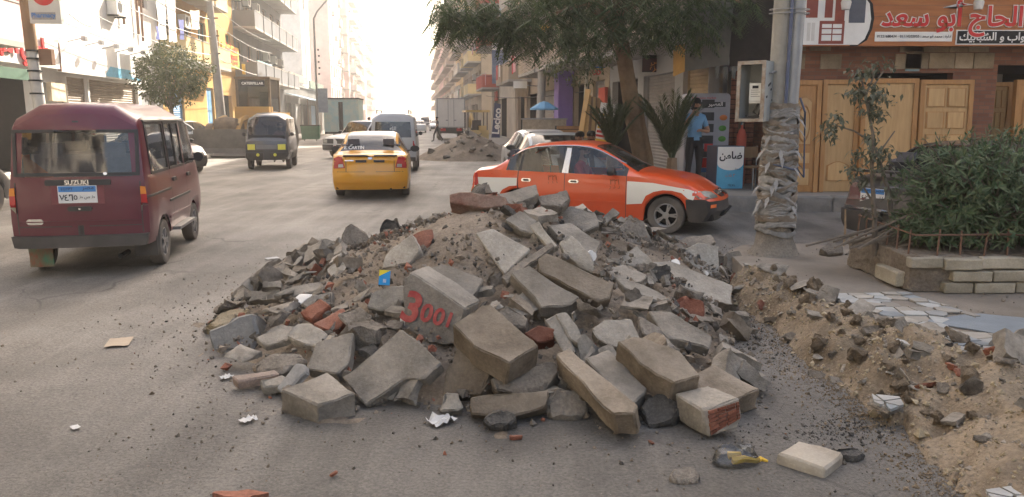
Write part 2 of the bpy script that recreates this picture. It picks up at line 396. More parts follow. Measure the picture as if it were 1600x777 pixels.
def window(parent, kind, a, b, c, d, y=.16, fm=None):
    w, h = round(b - a, 2), round(d - c, 2); fm = fm or M_frame; key = (kind, w, h, fm.name)
    if key not in WC:
        m = MB(); p = MB(); t = .07
        if kind in ('window', 'balcony_door', 'louvre_window'):
            m.b2((0, -.03, 0), (t, .03, h)); m.b2((w - t, -.03, 0), (w, .03, h)); m.b2((t, -.03, 0), (w - t, .03, t)); m.b2((t, -.03, h - t), (w - t, .03, h)); m.b2((w / 2 - .03, -.03, t), (w / 2 + .03, .03, h - t))
            if kind == 'window': m.b2((t, -.025, h * .68), (w / 2 - .03, .025, h * .68 + .04)); m.b2((w / 2 + .03, -.025, h * .68), (w - t, .025, h * .68 + .04)); m.b2((-.06, -.28, -.07), (w + .06, -.03, 0))
            if kind == 'louvre_window':
                z = t
                while z < h - t - .05:
                    for q0, q1 in ((t, w / 2 - .03), (w / 2 + .03, w - t)): m.add([(q0, -.02, z), (q1, -.02, z), (q1, .02, z + .07), (q0, .02, z + .07)], [(0, 1, 2, 3)])
                    z += .08
            p.b2((t * .5, -.004, t * .5), (w - t * .5, .004, h - t * .5))
            WC[key] = (m.mesh('window', fm), p.mesh('pane', M_pane))
        elif kind == 'roller_shutter':
            n = int(h / .085); pts = []
            for i in range(n + 1):
                z = h * i / n; pts += [(z, 0.0), (z + .06, -.022)] if i < n else [(h, 0.0)]
            for (z0, y0), (z1, y1) in zip(pts, pts[1:]): m.add([(0, y0, z0), (w, y0, z0), (w, y1, z1), (0, y1, z1)], [(0, 1, 2, 3)])
            m.b2((0, -.05, 0), (w, .03, .07)); m.b2((0, -.05, .07), (.06, .03, h)); m.b2((w - .06, -.05, .07), (w, .03, h))
            WC[key] = (m.mesh('roller_shutter', fm, ang=0), None)
        elif kind == 'door':
            m.b2((0, -.03, 0), (w, .02, h)); 
            for i in range(5): m.b2((.08, -.05, .1 + i * (h - .2) / 5), (w / 2 - .04, -.03, .04 + (i + 1) * (h - .2) / 5)); m.b2((w / 2 + .04, -.05, .1 + i * (h - .2) / 5), (w - .08, -.03, .04 + (i + 1) * (h - .2) / 5))
            WC[key] = (m.mesh('door', fm), None)
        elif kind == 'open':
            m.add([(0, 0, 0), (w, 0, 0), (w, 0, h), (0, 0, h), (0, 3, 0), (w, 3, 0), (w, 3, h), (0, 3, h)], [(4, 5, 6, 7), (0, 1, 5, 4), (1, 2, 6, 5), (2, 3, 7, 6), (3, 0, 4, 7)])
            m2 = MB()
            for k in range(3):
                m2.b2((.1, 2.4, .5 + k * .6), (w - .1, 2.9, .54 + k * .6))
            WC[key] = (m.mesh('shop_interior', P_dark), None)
    me, pa = WC[key]
    o = inst(me, me.name, parent, (a, y if kind != 'open' else .201, c))
    if pa: inst(pa, 'pane', o)
    return o
def balcony(parent, a, b, z, out, style, m, m2=None, h=.95):
    key = ('bal', round(b - a, 2), round(out, 2), style, m.name); w = b - a
    if key not in WC:
        q = MB(); q.b2((0, -out, -.14), (w, -.002, 0))
        if style == 'solid':
            q.b2((0, -out, 0), (w, -out + .1, h), 1); q.b2((0, -out + .1, 0), (.1, -.002, h), 1); q.b2((w - .1, -out + .1, 0), (w, -.002, h), 1); q.b2((-.02, -out - .02, h), (w + .02, -out + .12, h + .05), 0)
        elif style == 'slat':
            for i in range(6):
                z0 = .03 + i * .16; q.b2((0, -out - .01, z0), (w, -out + .05, z0 + .13), 1); q.b2((0, -out + .05, z0), (.05, -.002, z0 + .13), 1); q.b2((w - .05, -out + .05, z0), (w, -.002, z0 + .13), 1)
        else:
            n = int(w / .14)
            for i in range(n + 1): q.b2((i * w / n - .012, -out, 0), (i * w / n + .012, -out + .024, h), 1)
            q.b2((0, -out - .01, h), (w, -out + .04, h + .04), 1); q.b2((0, -out + .04, h), (.03, -.002, h + .04), 1); q.b2((w - .03, -out + .04, h), (w, -.002, h + .04), 1)
        WC[key] = q.mesh('balcony', [P_conc, m])
    return inst(WC[key], 'balcony', parent, (a, 0, z))
ACM = None
def ac(parent, x, z):
    global ACM
    if ACM is None:
        q = MB(); q.b2((0, -.38, 0), (.85, -.03, .6)); q.lathe([(.22, -.39), (.22, -.382)], (.32, 0, .3), 14, 'y', 1); q.b2((.05, -.4, -.06), (.1, 0, 0), 1); q.b2((.75, -.4, -.06), (.8, 0, 0), 1)
        ACM = q.mesh('air_conditioner', [M_ac, M_black])
    return inst(ACM, 'air_conditioner', parent, (x, 0, z))
def building(name, label, O, ang, w, depth, H, wm, ground=(), gz=3.6, fh=3.1, bay=3.2, seed=0, bal=.5, bmat=None, style='solid', fm=None, side=(), cat='building', zmax=None, acn=.15, kind2=None, sdep=None, floor0=0, trim=None, out=1.1):
    r = random.Random(seed); root = empty(name, O, ang, label, cat)
    nb = max(1, round(w / bay)); bw = w / nb; ops = [(g[0], g[1], g[2], g[3]) for g in ground]; items = []
    z = gz; k = floor0; cols = [r.random() for _ in range(nb)]
    while z + 2.6 < min(H, zmax or 1e9):
        for i in range(nb):
            u = i * bw
            if cols[i] < bal:
                a, b = u + bw * .22, u + bw * .78
                ops.append((a, b, z + .1, z + 2.35)); items.append(('balcony_door', a, b, z + .1, z + 2.35, fm)); items.append(('bal', u + bw * .06, u + bw * .94, z))
                if r.random() < acn: items.append(('ac', u + bw * .02, 0, z + 1.6))
            else:
                ww = min(1.25, bw * .5); a = u + bw / 2 - ww / 2; kd = kind2 or ('louvre_window' if r.random() < .5 else 'window')
                ops.append((a, a + ww, z + .95, z + 2.3)); items.append((kd, a, a + ww, z + .95, z + 2.3, fm))
                if r.random() < acn: items.append(('ac', a + .1, 0, z + .2))
        z += fh
    q = MB(); wall_grid(q, w, 0, H, ops)
    q.add([(0, 0, 0), (0, depth, 0), (0, depth, H), (0, 0, H)], [(0, 3, 2, 1)]); q.add([(0, depth, 0), (w, depth, 0), (w, depth, H), (0, depth, H)], [(0, 3, 2, 1)]); q.add([(0, 0, H), (w, 0, H), (w, depth, H), (0, depth, H)], [(0, 1, 2, 3)])
    if not side: q.add([(w, 0, 0), (w, depth, 0), (w, depth, H), (w, 0, H)], [(0, 1, 2, 3)])
    else:
        sq = MB(); wall_grid(sq, depth, 0, H, [s[:4] for s in side]); sq.xf(Matrix(((0, -1, 0, w), (1, 0, 0, 0), (0, 0, 1, 0), (0, 0, 0, 1)))); b = len(q.v); q.v += sq.v; q.f += [[i + b for i in f] for f in sq.f]; q.m += sq.m
        se = empty('side_front', (w, 0, 0), pi / 2); se.parent = root
        for s in side: window(se, s[4], s[0], s[1], s[2], s[3], fm=s[5] if len(s) > 5 else None)
    tz = gz
    tq = MB()
    while tz < min(H, zmax or 1e9):
        tq.b2((-.01, -.06, tz - .22), (w + .01, -.003, tz - .05)); tz += fh
    if trim: tq.build('floor_band', trim, root)
    q.build('wall', wm, root, ang=0)
    rq = MB(); rq.b2((-.1, -.15, H), (w + .1, depth, H + .2)); rq.build('roof', P_conc, root)
    for g in ground: window(root, g[4], g[0], g[1], g[2], g[3], fm=g[5] if len(g) > 5 else None)
    for it in items:
        if it[0] == 'bal': balcony(root, it[1], it[2], it[3], out, style, bmat or wm)
        elif it[0] == 'ac': ac(root, it[1], it[3])
        else: window(root, it[0], *it[1:5], fm=it[5])
    return root
XL, XR = -11.0, 6.5
AL, ARt = pi / 2 + YAW, YAW - pi / 2
def left_b(name, label, u0, u1, depth, H, wm, xs=XL, ys=None, **k):
    a, b = ys or (ysat(u0, xs), ysat(u1, xs)); return building(name, label, S(xs, a), AL, b - a, depth, H, wm, **k), a, b
def right_b(name, label, u0, u1, depth, H, wm, xs=XR, ys=None, **k):
    a, b = ys or (ysat(u0, xs), ysat(u1, xs)); return building(name, label, S(xs, b), ARt, b - a, depth, H, wm, **k), a, b

# ---- sunny row across the street
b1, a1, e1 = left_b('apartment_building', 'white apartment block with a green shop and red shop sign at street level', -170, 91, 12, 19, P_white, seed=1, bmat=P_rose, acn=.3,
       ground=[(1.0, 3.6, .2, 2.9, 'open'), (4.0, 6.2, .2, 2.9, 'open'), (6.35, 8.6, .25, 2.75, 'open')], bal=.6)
W1 = e1 - a1
def loc_u(px, a, xs=XL): return ysat(px, xs) - a
b2, a2, e2 = left_b('apartment_building', 'white apartment block over brown roller shutters and a wide blank sign box', 91.3, 255, 12, 17, P_white, seed=5, bmat=P_white, acn=.35, bal=.3,
       ground=[(.3, 2.35, .2, 3.0, 'roller_shutter', M_shutb), (2.5, 7.2, .2, 3.0, 'roller_shutter', M_shutb), (7.5, 10.6, .2, 2.7, 'door', P_grey)], gz=5.2)
b3, a3, e3 = left_b('apartment_building', 'ochre apartment block with green louvred windows behind the round tree', 255.3, 371, 12, 16, P_ochre, seed=3, bmat=P_yel, bal=.55, fm=M_green, kind2='louvre_window',
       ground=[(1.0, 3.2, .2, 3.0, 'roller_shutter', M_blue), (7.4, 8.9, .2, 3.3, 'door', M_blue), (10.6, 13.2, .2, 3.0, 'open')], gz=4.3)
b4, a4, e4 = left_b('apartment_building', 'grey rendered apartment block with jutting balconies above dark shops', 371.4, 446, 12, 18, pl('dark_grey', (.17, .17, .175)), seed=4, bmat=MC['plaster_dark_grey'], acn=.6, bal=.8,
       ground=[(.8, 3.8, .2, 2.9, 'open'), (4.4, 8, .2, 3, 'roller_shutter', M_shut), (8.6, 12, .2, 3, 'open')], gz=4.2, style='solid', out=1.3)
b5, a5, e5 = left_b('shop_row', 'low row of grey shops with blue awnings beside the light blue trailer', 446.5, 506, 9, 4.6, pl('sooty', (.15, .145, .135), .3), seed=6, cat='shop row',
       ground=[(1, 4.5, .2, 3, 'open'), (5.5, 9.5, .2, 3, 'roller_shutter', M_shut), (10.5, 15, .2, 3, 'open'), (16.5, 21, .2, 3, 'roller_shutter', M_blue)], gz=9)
left_b('apartment_tower', 'cream tower with salmon stripes rising behind the low shop row', 0, 0, 14, 34, P_cream, xs=-24, ys=(86, 108), seed=7, bmat=P_pink, bal=.4, trim=P_pink, kind2='window')
left_b('church_tower', 'white church tower with a long cross on its face', 0, 0, 7, 21, P_white, xs=-13.2, ys=(97, 104), seed=8, bal=0, gz=30, cat='church tower')
for i, (y0, y1, h, m, bm, lb) in enumerate(((112, 126, 31, P_rose, P_pink, 'pink apartment tower just beyond the white church tower'), (127, 142, 27, P_white, P_pink, 'white apartment tower with pink balconies beyond the church tower'),
        (143, 160, 38, P_rose, P_white, 'tallest pale pink tower fading in the haze'), (162, 185, 30, P_cream, P_rose, 'cream tower fading out in the bright haze'), (188, 230, 26, P_rose, P_rose, 'last faint tower in the row at the end of the sunny street'))):
    left_b('apartment_tower', lb, 0, 0, 14, h, m, xs=-11.5 - (i % 2) * .8, ys=(y0, y1), seed=20 + i, bmat=bm, bal=.6, bay=3.4, trim=P_cream)
# ---- shaded row
br0, c0, d0 = right_b('corner_building', 'grey corner building with beige slatted balconies and roller shutters behind the palms', 1105, 952, 10, 21, P_grey, seed=31, bal=.7, bmat=P_beige, style='slat', fm=M_frame,
       ground=[(.35, 3.3, .3, 2.85, 'open'), (3.9, 6.6, .3, 2.85, 'roller_shutter', M_shut), (7.2, 9.2, .3, 2.85, 'roller_shutter', M_shuty)], gz=3.5, out=1.2,
       side=[(.45, 1.25, .3, 2.7, 'roller_shutter', M_shuty), (1.5, 3.0, .3, 2.8, 'open')])
right_b('apartment_building', 'beige apartment block with jutting upper floors and a purple column at street level', 951, 868, 12, 20, P_tan, seed=32, bal=.9, bmat=P_beige, gz=3.7, out=1.5,
       ground=[(1, 3.6, .3, 3, 'open'), (4.2, 7, .3, 3, 'open'), (7.6, 9.4, .3, 3, 'roller_shutter', M_shut)])
right_b('apartment_building', 'tan apartment block above shops near the blue umbrella', 867, 806, 12, 22, P_beige, seed=33, bal=.8, bmat=P_tan, gz=3.8, out=1.3, ground=[(1, 4, .3, 3, 'open'), (5, 9, .3, 3, 'open'), (10, 14, .3, 3, 'roller_shutter', M_shut)])
right_b('apartment_building', 'apartment block with red balconies behind the navy banner', 805, 768, 12, 20, P_cream, seed=34, bal=.7, bmat=P_red, gz=4.0, out=1.3, ground=[(1, 5, .3, 3.1, 'open'), (6, 11, .3, 3.1, 'open')])
for i, (y0, y1, h, m, bm, lb) in enumerate(((76, 90, 20, P_tan, P_yel, 'tan block with yellow balconies above the white box truck'), (90.5, 104, 21, P_beige, P_cream, 'beige block with cream balconies further up the shaded side'), (104.5, 122, 19, P_yel, P_tan, 'yellow block with tan balconies up the shaded side'),
        (122.5, 140, 21, P_cream, P_beige, 'cream block with beige balconies fading in haze on the shaded side'), (140.5, 165, 20, P_beige, P_rose, 'beige block with rose balconies fading in haze'), (165.5, 200, 19, P_rose, P_cream, 'rose block almost lost in haze at the end of the shaded side'), (200.5, 250, 18, P_cream, P_cream, 'pale block at the very end of the shaded side'))):
    right_b('apartment_building', lb, 0, 0, 12, h + 3, m, ys=(y0, y1), seed=40 + i, bmat=bm, bal=.6, acn=.55, gz=4, out=1.3, ground=[(1, 5, .3, 3.1, 'open'), (6, 9, .3, 3.1, 'open')])
# unseen blocks added behind the viewer to cut sky light and shade the road
building('apartment_building', 'plain unseen apartment block added for shade, across the side street from the door shop', (14, 2.5, 0), -pi / 2, 46, 12, 10, P_tan, seed=61, bal=.5, bmat=P_beige)
left_b('apartment_building', 'long unseen apartment block added for shade on the sunny side behind the viewer', 0, 0, 12, 18, P_cream, ys=(-45, a1 - .3), seed=62, bal=.5)
# ---- the door shop
SY = 15.15
P_brick = mat('red_brick_wall', (.20, .085, .05), .85, .3, 9, .1)
SHX = 5.3
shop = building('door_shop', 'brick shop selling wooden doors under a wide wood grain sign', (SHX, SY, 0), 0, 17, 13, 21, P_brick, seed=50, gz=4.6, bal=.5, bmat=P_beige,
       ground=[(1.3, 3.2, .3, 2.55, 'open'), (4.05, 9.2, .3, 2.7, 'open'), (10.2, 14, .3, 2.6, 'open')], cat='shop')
# ------------------------------------------------------------------ vehicles
def paint(name, c, dust=.3, dz=1.3, var=.05, coat=.6): return mat('car_paint_' + name, c, .32, var, 2, 0, dust=dust, dz=dz, coat=coat, spec=.5)
C_tyre = mat('tyre_rubber', (.022, .021, .02), .85, .3, 12, .1, dust=.45, dz=.5); C_rim = mat('alloy_rim', (.36, .36, .36), .38, .15, 8, 0, metal=.75, dust=.25); C_rimd = mat('steel_rim', (.10, .10, .10), .5, .2, 8, 0, metal=.4, dust=.4)
C_blk = mat('black_plastic', (.022, .022, .024), .5, .15, 8, .03, dust=.22, dz=1.0); C_int = mat('car_interior', (.035, .034, .036), .8, .2); C_seat = mat('seat_cloth', (.10, .10, .115), .9, .2, 9)
C_red = mat('tail_lamp_red', (.42, .018, .02), .15, .15, 6, 0, spec=.6); C_amb = mat('lamp_amber', (.62, .20, .02), .2, .1, 6, 0); C_clear = mat('lamp_clear', (.42, .41, .36), .10, .1, 6, 0, spec=.7)
C_chr = mat('bright_trim', (.62, .62, .62), .2, .08, 6, 0, metal=.9); C_gl = glass('car_glass', (.80, .84, .84)); C_gld = glass('dark_car_glass', (.025, .03, .035)); C_plate = mat('plate_white', (.72, .72, .70), .5, .06)
C_pblue = mat('plate_blue', (.07, .24, .55), .5, .08); C_porg = mat('plate_orange', (.80, .30, .06), .5, .08); C_ink = mat('plate_ink', (.02, .02, .025), .6)
C_under = mat('underbody', (.012, .012, .012), .9, .2)

class Car: pass
def arch(z0, x, xc, r, zt):
    d = abs(x - xc)
    return max(z0, zt + sqrt(max(0, r * r - d * d))) if d < r else z0
def shell(sp):
    """stations front to back x rows sill to roof: returns vertex grid and faces with (xmid, row, side)"""
    L, W2 = sp['L'], sp['W'] / 2; xr, xf = sp['ax']; wr_ = sp['wr']
    ra, zc = sp['ra'], sp['r']
    xs = set()
    n = 34
    for i in range(n + 1): xs.add(round(L * i / n, 3))
    for c in (xr, xf):
        for k in range(-8, 9): xs.add(round(c + ra * sin(k / 8 * pi / 2) * .999, 3))
    cuts = sp['cuts']
    xs = {x for x in xs if all(abs(x - c) > .035 for c in cuts)} | set(cuts)
    xs |= {.04, .10, .18, L - .04, L - .10, L - .18}
    xs = sorted(x for x in xs if 0 <= x <= L); ks = [xs[0]]
    for x in xs[1:]:
        if x - ks[-1] > .012 or x in cuts:
            if x in cuts and x - ks[-1] <= .012 and ks[-1] not in cuts: ks.pop()
            ks.append(x)
    xs = ks
    top = sp['top']
    def endx(x, y, z):
        w = W2
        fr = max(0, 1 - x / sp.get('er', .45)); ff = max(0, 1 - (L - x) / sp.get('ef', .5))
        o = fr ** 1.3 * (interp(sp['rear'], z) + sp.get('pr', .10) * abs(y / w) ** 3.5) - ff ** 1.3 * (interp(sp['front'], z) + sp.get('pf', .16) * abs(y / w) ** 3)
        return V((x + o, y, z))
    grid = []
    for x in xs:
        w = W2 * interp(sp['plan'], x); zb = sp['sill'] if not sp.get('sillk') else interp(sp['sillk'], x)
        inarch = min(abs(x - xr), abs(x - xf)) < ra
        zb = max(zb, arch(zb, x, xr, ra, zc * .95), arch(zb, x, xf, ra, zc * .95))
        ze = interp(sp['belt'], x); zt = interp(sp['roof'], x); g = max(.002, zt - ze); zs = sp['zs']
        zs = max(zs, zb + .03)
        a = min(1, max(0, (g - .05) / .25)); a = a * a * (3 - 2 * a)
        rows = [(w * .955, zb), (w * .99, lerp(zb, zs, .45)), (w, zs), (w * .985, lerp(zs, ze, .6)), (w * .955, ze)]
        wb = w * .955; wt = min(wb, W2 * wr_)
        hood = [(wb * .94, ze + g * .35), (wb * .86, ze + g * .6), (wb * .7, ze + g * .8), (wb * .4, ze + g * .95), (0, zt)]
        gh = [(lerp(wb, wt, fz * .95 + .05) * fy if i == 0 else wt * fy, ze + g * fz) for i, (fy, fz) in enumerate(top)]
        rows += [(lerp(h[0], t[0], a), lerp(h[1], t[1], a)) for h, t in zip(hood, gh)]
        grid.append([endx(x, y, z) for y, z in rows])
    return xs, grid, endx
def make_car(sp, root, body, parts=(), seats=2, glassm=None, wheel='alloy', rimm=None):
    xs, g, endx = shell(sp); L = sp['L']; nr = len(g[0]); cls = sp['cls']; buckets = {}
    allv, allf = [], []
    def face(key, pts):
        b = buckets.setdefault(key, {}); vs = b.setdefault('v', {}); ids = []
        for p in pts:
            k = (round(p.x, 4), round(p.y, 4), round(p.z, 4))
            if k not in vs: vs[k] = len(vs)
            if vs[k] not in ids: ids.append(vs[k])
        if len(ids) > 2: b.setdefault('f', []).append(ids)
        q = len(allv); allv.extend(pts); allf.append(tuple(range(q, q + len(pts))))
    fl = lambda p: V((p.x, -p.y, p.z))
    for i in range(len(xs) - 1):
        for j in range(nr - 1):
            k = cls((xs[i] + xs[i + 1]) / 2, j, g[i][j].z)
            a, b, c, d = g[i][j], g[i + 1][j], g[i + 1][j + 1], g[i][j + 1]
            if k is None: continue
            face((k, -1) if k != 'body' and 'glass' not in k[:0] and not k.startswith('c_') else (k, 0), [fl(a), fl(b), fl(c), fl(d)])
            face((k, 1) if k != 'body' and not k.startswith('c_') else (k, 0), [a, d, c, b])
    NC = 12
    for end, xi in ((0, 0), (1, len(xs) - 1)):
        x0 = xs[xi]
        for j in range(nr - 1):
            for t in range(NC):
                f0, f1 = -1 + 2 * t / NC, -1 + 2 * (t + 1) / NC
                pts = []
                for row, f in ((j, f0), (j, f1), (j + 1, f1), (j + 1, f0)):
                    base = g[xi][row]; pts.append(endx(x0, base.y * f, base.z))
                k = sp['capcls'](end, j, (f0 + f1) / 2, (g[xi][j].z + g[xi][j + 1].z) / 2)
                if end == 0: pts = pts[::-1]
                face((k, 0), pts)
    car = Car(); car.root = root; car.sp = sp; car.bvh = BVHTree.FromPolygons(allv, allf, epsilon=1e-5); car.endx = endx
    gm = glassm or C_gl
    nm = {'c_windscreen': ('windscreen', gm), 'c_rear_glass': ('rear_window', sp.get('rearglass') or gm), 'side_glass': ('side_window', gm), 'side_glass_b': ('side_window', gm), 'side_glass_c': ('side_window', gm),
          'door_f': ('front_door', body), 'door_r': ('rear_door', body), 'body': ('body', body), 'gap': ('door_seal', C_blk), 'pillar': ('window_pillar', C_blk), 'c_hood': ('bonnet', body), 'c_lid': ('boot_lid', body), 'c_roof': ('roof', sp.get('roofm', body)), 'bumper_f': ('front_bumper', (sp.get('bumpm') or body)), 'c_tailgate': ('tailgate', body), 'c_seal': ('window_seal', C_blk), 'bed': ('bed_side', body)}
    car.parts = {}
    for (k, s), b in buckets.items():
        me = bpy.data.meshes.new(nm[k][0]); me.from_pydata([tuple(v) for v in b['v']], [], b['f'])
        me.materials.append(nm[k][1]); me.polygons.foreach_set('use_smooth', [True] * len(me.polygons)); me.set_sharp_from_angle(angle=radians(38)); me.update()
        car.parts[(k, s)] = inst(me, nm[k][0], root)
    # what one sees through the glass and under the sills
    q = MB(); W2 = sp['W'] / 2; zf = sp['sill'] + .02; z1 = interp(sp['belt'], L / 2)
    xr, xf = sp['ax']; ra = sp['ra']
    q.b2((.12, -W2 * .86, zf), (xr - ra - .02, W2 * .86, zf + .1)); q.b2((xr + ra + .02, -W2 * .9, zf - .04), (xf - ra - .02, W2 * .9, zf + .12)); q.b2((xf + ra + .01, -W2 * .8, zf), (L - .14, W2 * .8, zf + .1))
    for c in (xr, xf): q.b2((c - ra - .02, -W2 * .60, zf), (c + ra + .02, W2 * .60, zf + ra * 1.5)); q.b2((c - ra - .02, -W2 * .93, sp['r'] + ra + .03), (c + ra + .02, W2 * .93, sp['r'] + ra + .06))
    q.tube([(xr - .3, -W2 * .5, .2), (.05, -W2 * .5, .2)], .03, 8)
    q.build('underbody', C_under, root)
    if seats:
        s = MB()
        for (x, y, w) in sp['seats']:
            s.box((x, y, z1 - .42), (.5, w, .16)); s.box((x - .24, y, z1 - .08), (.14, w, .66), rot=Matrix.Rotation(-.2, 3, 'Y'))
            if w < .7: s.box((x - .33, y, z1 + .30), (.09, w * .5, .2))
            else:
                for yy in (-w * .3, w * .3): s.box((x - .33, y + yy, z1 + .27), (.09, .24, .16))
        s.box((sp['dash'], 0, z1 - .1), (.35, sp['W'] * .82, .3), mi=1); s.lathe([(.17, 0), (.19, .012), (.19, .03), (.17, .03)], (0, 0, 0), 16, 'x', 1, cap=False)
        s.xf(Matrix.Translation((sp['dash'] - .28, .35, z1 + .05)) @ Matrix.Rotation(-.4, 4, 'Y'), len(s.v) - 64)
        s.build('seats', [C_seat, C_int], root)
    # wheels
    r, tw = sp['r'], sp.get('tw', .18)
    key = ('wheel', r, tw, wheel)
    if key not in WC:
        t = MB(); ri = r * .64
        t.lathe([(ri, -tw * .42), (r * .86, -tw / 2), (r * .97, -tw * .44), (r, -tw * .30), (r, tw * .30), (r * .97, tw * .44), (r * .86, tw / 2), (ri, tw * .42)], n=28, axis='y', cap=False)
        k = MB(); k.lathe([(ri, -tw * .40), (ri * .96, -tw * .43), (ri * .88, -tw * .38), (ri * .86, tw * .3)], n=28, axis='y', cap=False)
        k.lathe([(ri * .87, tw * .05), (.01, tw * .05)], n=20, axis='y', mi=1, cap=False)
        k.lathe([(.055, -tw * .40), (.05, -tw * .44), (.0, -tw * .44)], n=12, axis='y', cap=False)
        if wheel == 'alloy':
            for i in range(5):
                for e in (-.13, .13):
                    a = 2 * pi * i / 5; p0 = (cos(a + e * .5) * .04, -tw * .37, sin(a + e * .5) * .04); p1 = (cos(a + e) * ri * .9, -tw * .38, sin(a + e) * ri * .9); k.bar(p0, p1, .022, .026)
        else:
            k.lathe([(ri * .86, -tw * .2), (ri * .6, -tw * .30), (ri * .35, -tw * .22), (.04, -tw * .36)], n=24, axis='y', cap=False)
        WC[key] = (t.mesh('wheel', C_tyre, 40), k.mesh('rim', [rimm or (C_rim if wheel == 'alloy' else C_rimd), C_under], 30))
    wm, rm = WC[key]; W2t = sp['W'] / 2 - tw / 2 - sp.get('winset', .03)
    for c in (xr, xf):
        for s_ in (-1, 1):
            o = inst(wm, 'wheel', root, (c, s_ * W2t, r), 0 if s_ < 0 else pi)
            if not getattr(sp, 'norim', False): inst(rm, 'rim', o)
    # mirrors
    for s_ in (-1, 1):
        x, z = sp['mirror']; m_ = MB(); y = sp['W'] / 2 * .93 - (.05 if sp['L'] < 3.5 else 0)
        m_.lathe([(0, -.05), (.06, -.045), (.085, -.01), (.088, .05), (.0, .05)], n=14, axis='x', cap=False)
        m_.xf(Matrix.Diagonal((1, 1.25, .85, 1)) if sp['L'] > 3.5 else Matrix.Diagonal((.7, .75, .75, 1))); m_.xf(Matrix.Rotation(pi, 4, 'Z')); m_.xf(Matrix.Translation((x, s_ * (y + .16), z)))
        m_.bar((x + .02, s_ * (y - .03), z - .05), (x + .02, s_ * (y + .12), z - .03), .03)
        m_.build('mirror', C_blk, root)
    return car
def proj(car, name, poly, face, m, off=.006, parent=None, res=.07, depth=.03, mi=None):
    """a trim piece: an outline pressed on to the body. face: left/right/front/rear/top; poly in (x,z), (y,z) or (x,y)"""
    ax = {'right': (V((0, -1, 0)), lambda a, b: V((a, -5, b))), 'left': (V((0, 1, 0)), lambda a, b: V((a, 5, b))), 'rear': (V((-1, 0, 0)), lambda a, b: V((-5, a, b))), 'front': (V((1, 0, 0)), lambda a, b: V((20, a, b))), 'top': (V((0, 0, 1)), lambda a, b: V((a, b, 9)))}[face]
    bm = bmesh.new(); vs = [bm.verts.new((a, b, 0)) for a, b in poly]; bm.faces.new(vs)
    for axn in (0, 1):
        lo = min(p[axn] for p in poly); hi = max(p[axn] for p in poly); n = max(1, min(14, int((hi - lo) / res)))
        for i in range(1, n):
            no = V((1, 0, 0)) if axn == 0 else V((0, 1, 0)); co = no * lerp(lo, hi, i / n)
            bmesh.ops.bisect_plane(bm, geom=bm.verts[:] + bm.edges[:] + bm.faces[:], plane_co=co, plane_no=no)
    bm.verts.index_update()
    outer, inner = [], []
    for v in bm.verts:
        o = ax[1](v.co.x, v.co.y); h = car.bvh.ray_cast(o, -ax[0])
        p = h[0] if h[0] is not None else car.bvh.find_nearest(o + (-ax[0]) * (5 if face not in ('front', 'top') else (20 - car.sp['L'] if face == 'front' else 8)))[0]
        outer.append(p + ax[0] * off); inner.append(p - ax[0] * depth)
    q = MB(); q.v = outer + inner; n = len(outer)
    for f in bm.faces: q.f.append([v.index for v in f.verts]); q.m.append(0)
    for e in bm.edges:
        if e.is_boundary: a, b = e.verts[0].index, e.verts[1].index; q.f.append([a, b, n + b, n + a]); q.m.append(0)
    bm.free()
    o = q.build(name, m, parent or car.root, ang=40); me = o.data
    b2_ = bmesh.new(); b2_.from_mesh(me); bmesh.ops.recalc_face_normals(b2_, faces=b2_.faces); b2_.to_mesh(me); b2_.free()
    return o
def rect(a0, a1, b0, b1, c=0.0):
    if c <= 0: return [(a0, b0), (a1, b0), (a1, b1), (a0, b1)]
    return [(a0 + c, b0), (a1 - c, b0), (a1, b0 + c), (a1, b1 - c), (a1 - c, b1), (a0 + c, b1), (a0, b1 - c), (a0, b0 + c)]
def arabic_six(parent, loc, h, rz, m):
    q = MB(); w = h * .55; t = h * .15
    q.b2((-w / 2, -.004, h / 2 - t), (w / 2 - t, 0, h / 2)); q.b2((w / 2 - t, -.004, -h / 2), (w / 2, 0, h / 2)); q.b2((-w / 2, -.004, h / 2 - t * 2), (-w / 2 + t, 0, h / 2 - t))
    return inst(q.mesh('plate_digit', m), 'plate_digit', parent, loc, rz)
def plate(car, face, yc, zc, w=.36, h=.17, top=None, digits='٧٤٥', letters='ط ص ط', six=None, kind=None):
    """number plate: white with a coloured band"""
    rz = -pi / 2 if face == 'rear' else pi / 2
    x = car.bvh.ray_cast(V((-5 if face == 'rear' else 20, yc, zc)), V((1 if face == 'rear' else -1, 0, 0)))[0].x
    sx = -1 if face == 'rear' else 1
    p = empty('number_plate', (x + sx * .012, yc, zc), rz); p.parent = car.root
    q = MB(); q.b2((-w / 2, 0, -h / 2), (w / 2, .014, h / 2)); q.build('plate', C_plate, p)
    q = MB(); q.b2((-w / 2 + .008, -.002, h * .14), (w / 2 - .008, .003, h / 2 - .006)); q.build('plate_band', top or C_pblue, p)
    text('مصر', p, (w * .28, -.0025, h * .31), C_ink, height=h * .2, ex=.001); text('EGYPT', p, (-w * .26, -.0025, h * .31), C_ink, height=h * .15, ex=.001)
    n = len(digits); dw = w * .46 / n
    for i, c in enumerate(digits):
        cx = -w * .46 + dw * (i + .5)
        if c == '٦': arabic_six(p, (cx, -.001, -h * .18), h * .36, 0, C_ink)
        else: text(c, p, (cx, -.001, -h * .18), C_ink, height=h * (.36 if c != '٥' else .26), bold=.01, ex=.001)
    text(letters, p, (w * .24, -.001, -h * .18), C_ink, width=w * .40, bold=.01, ex=.001)
    return p

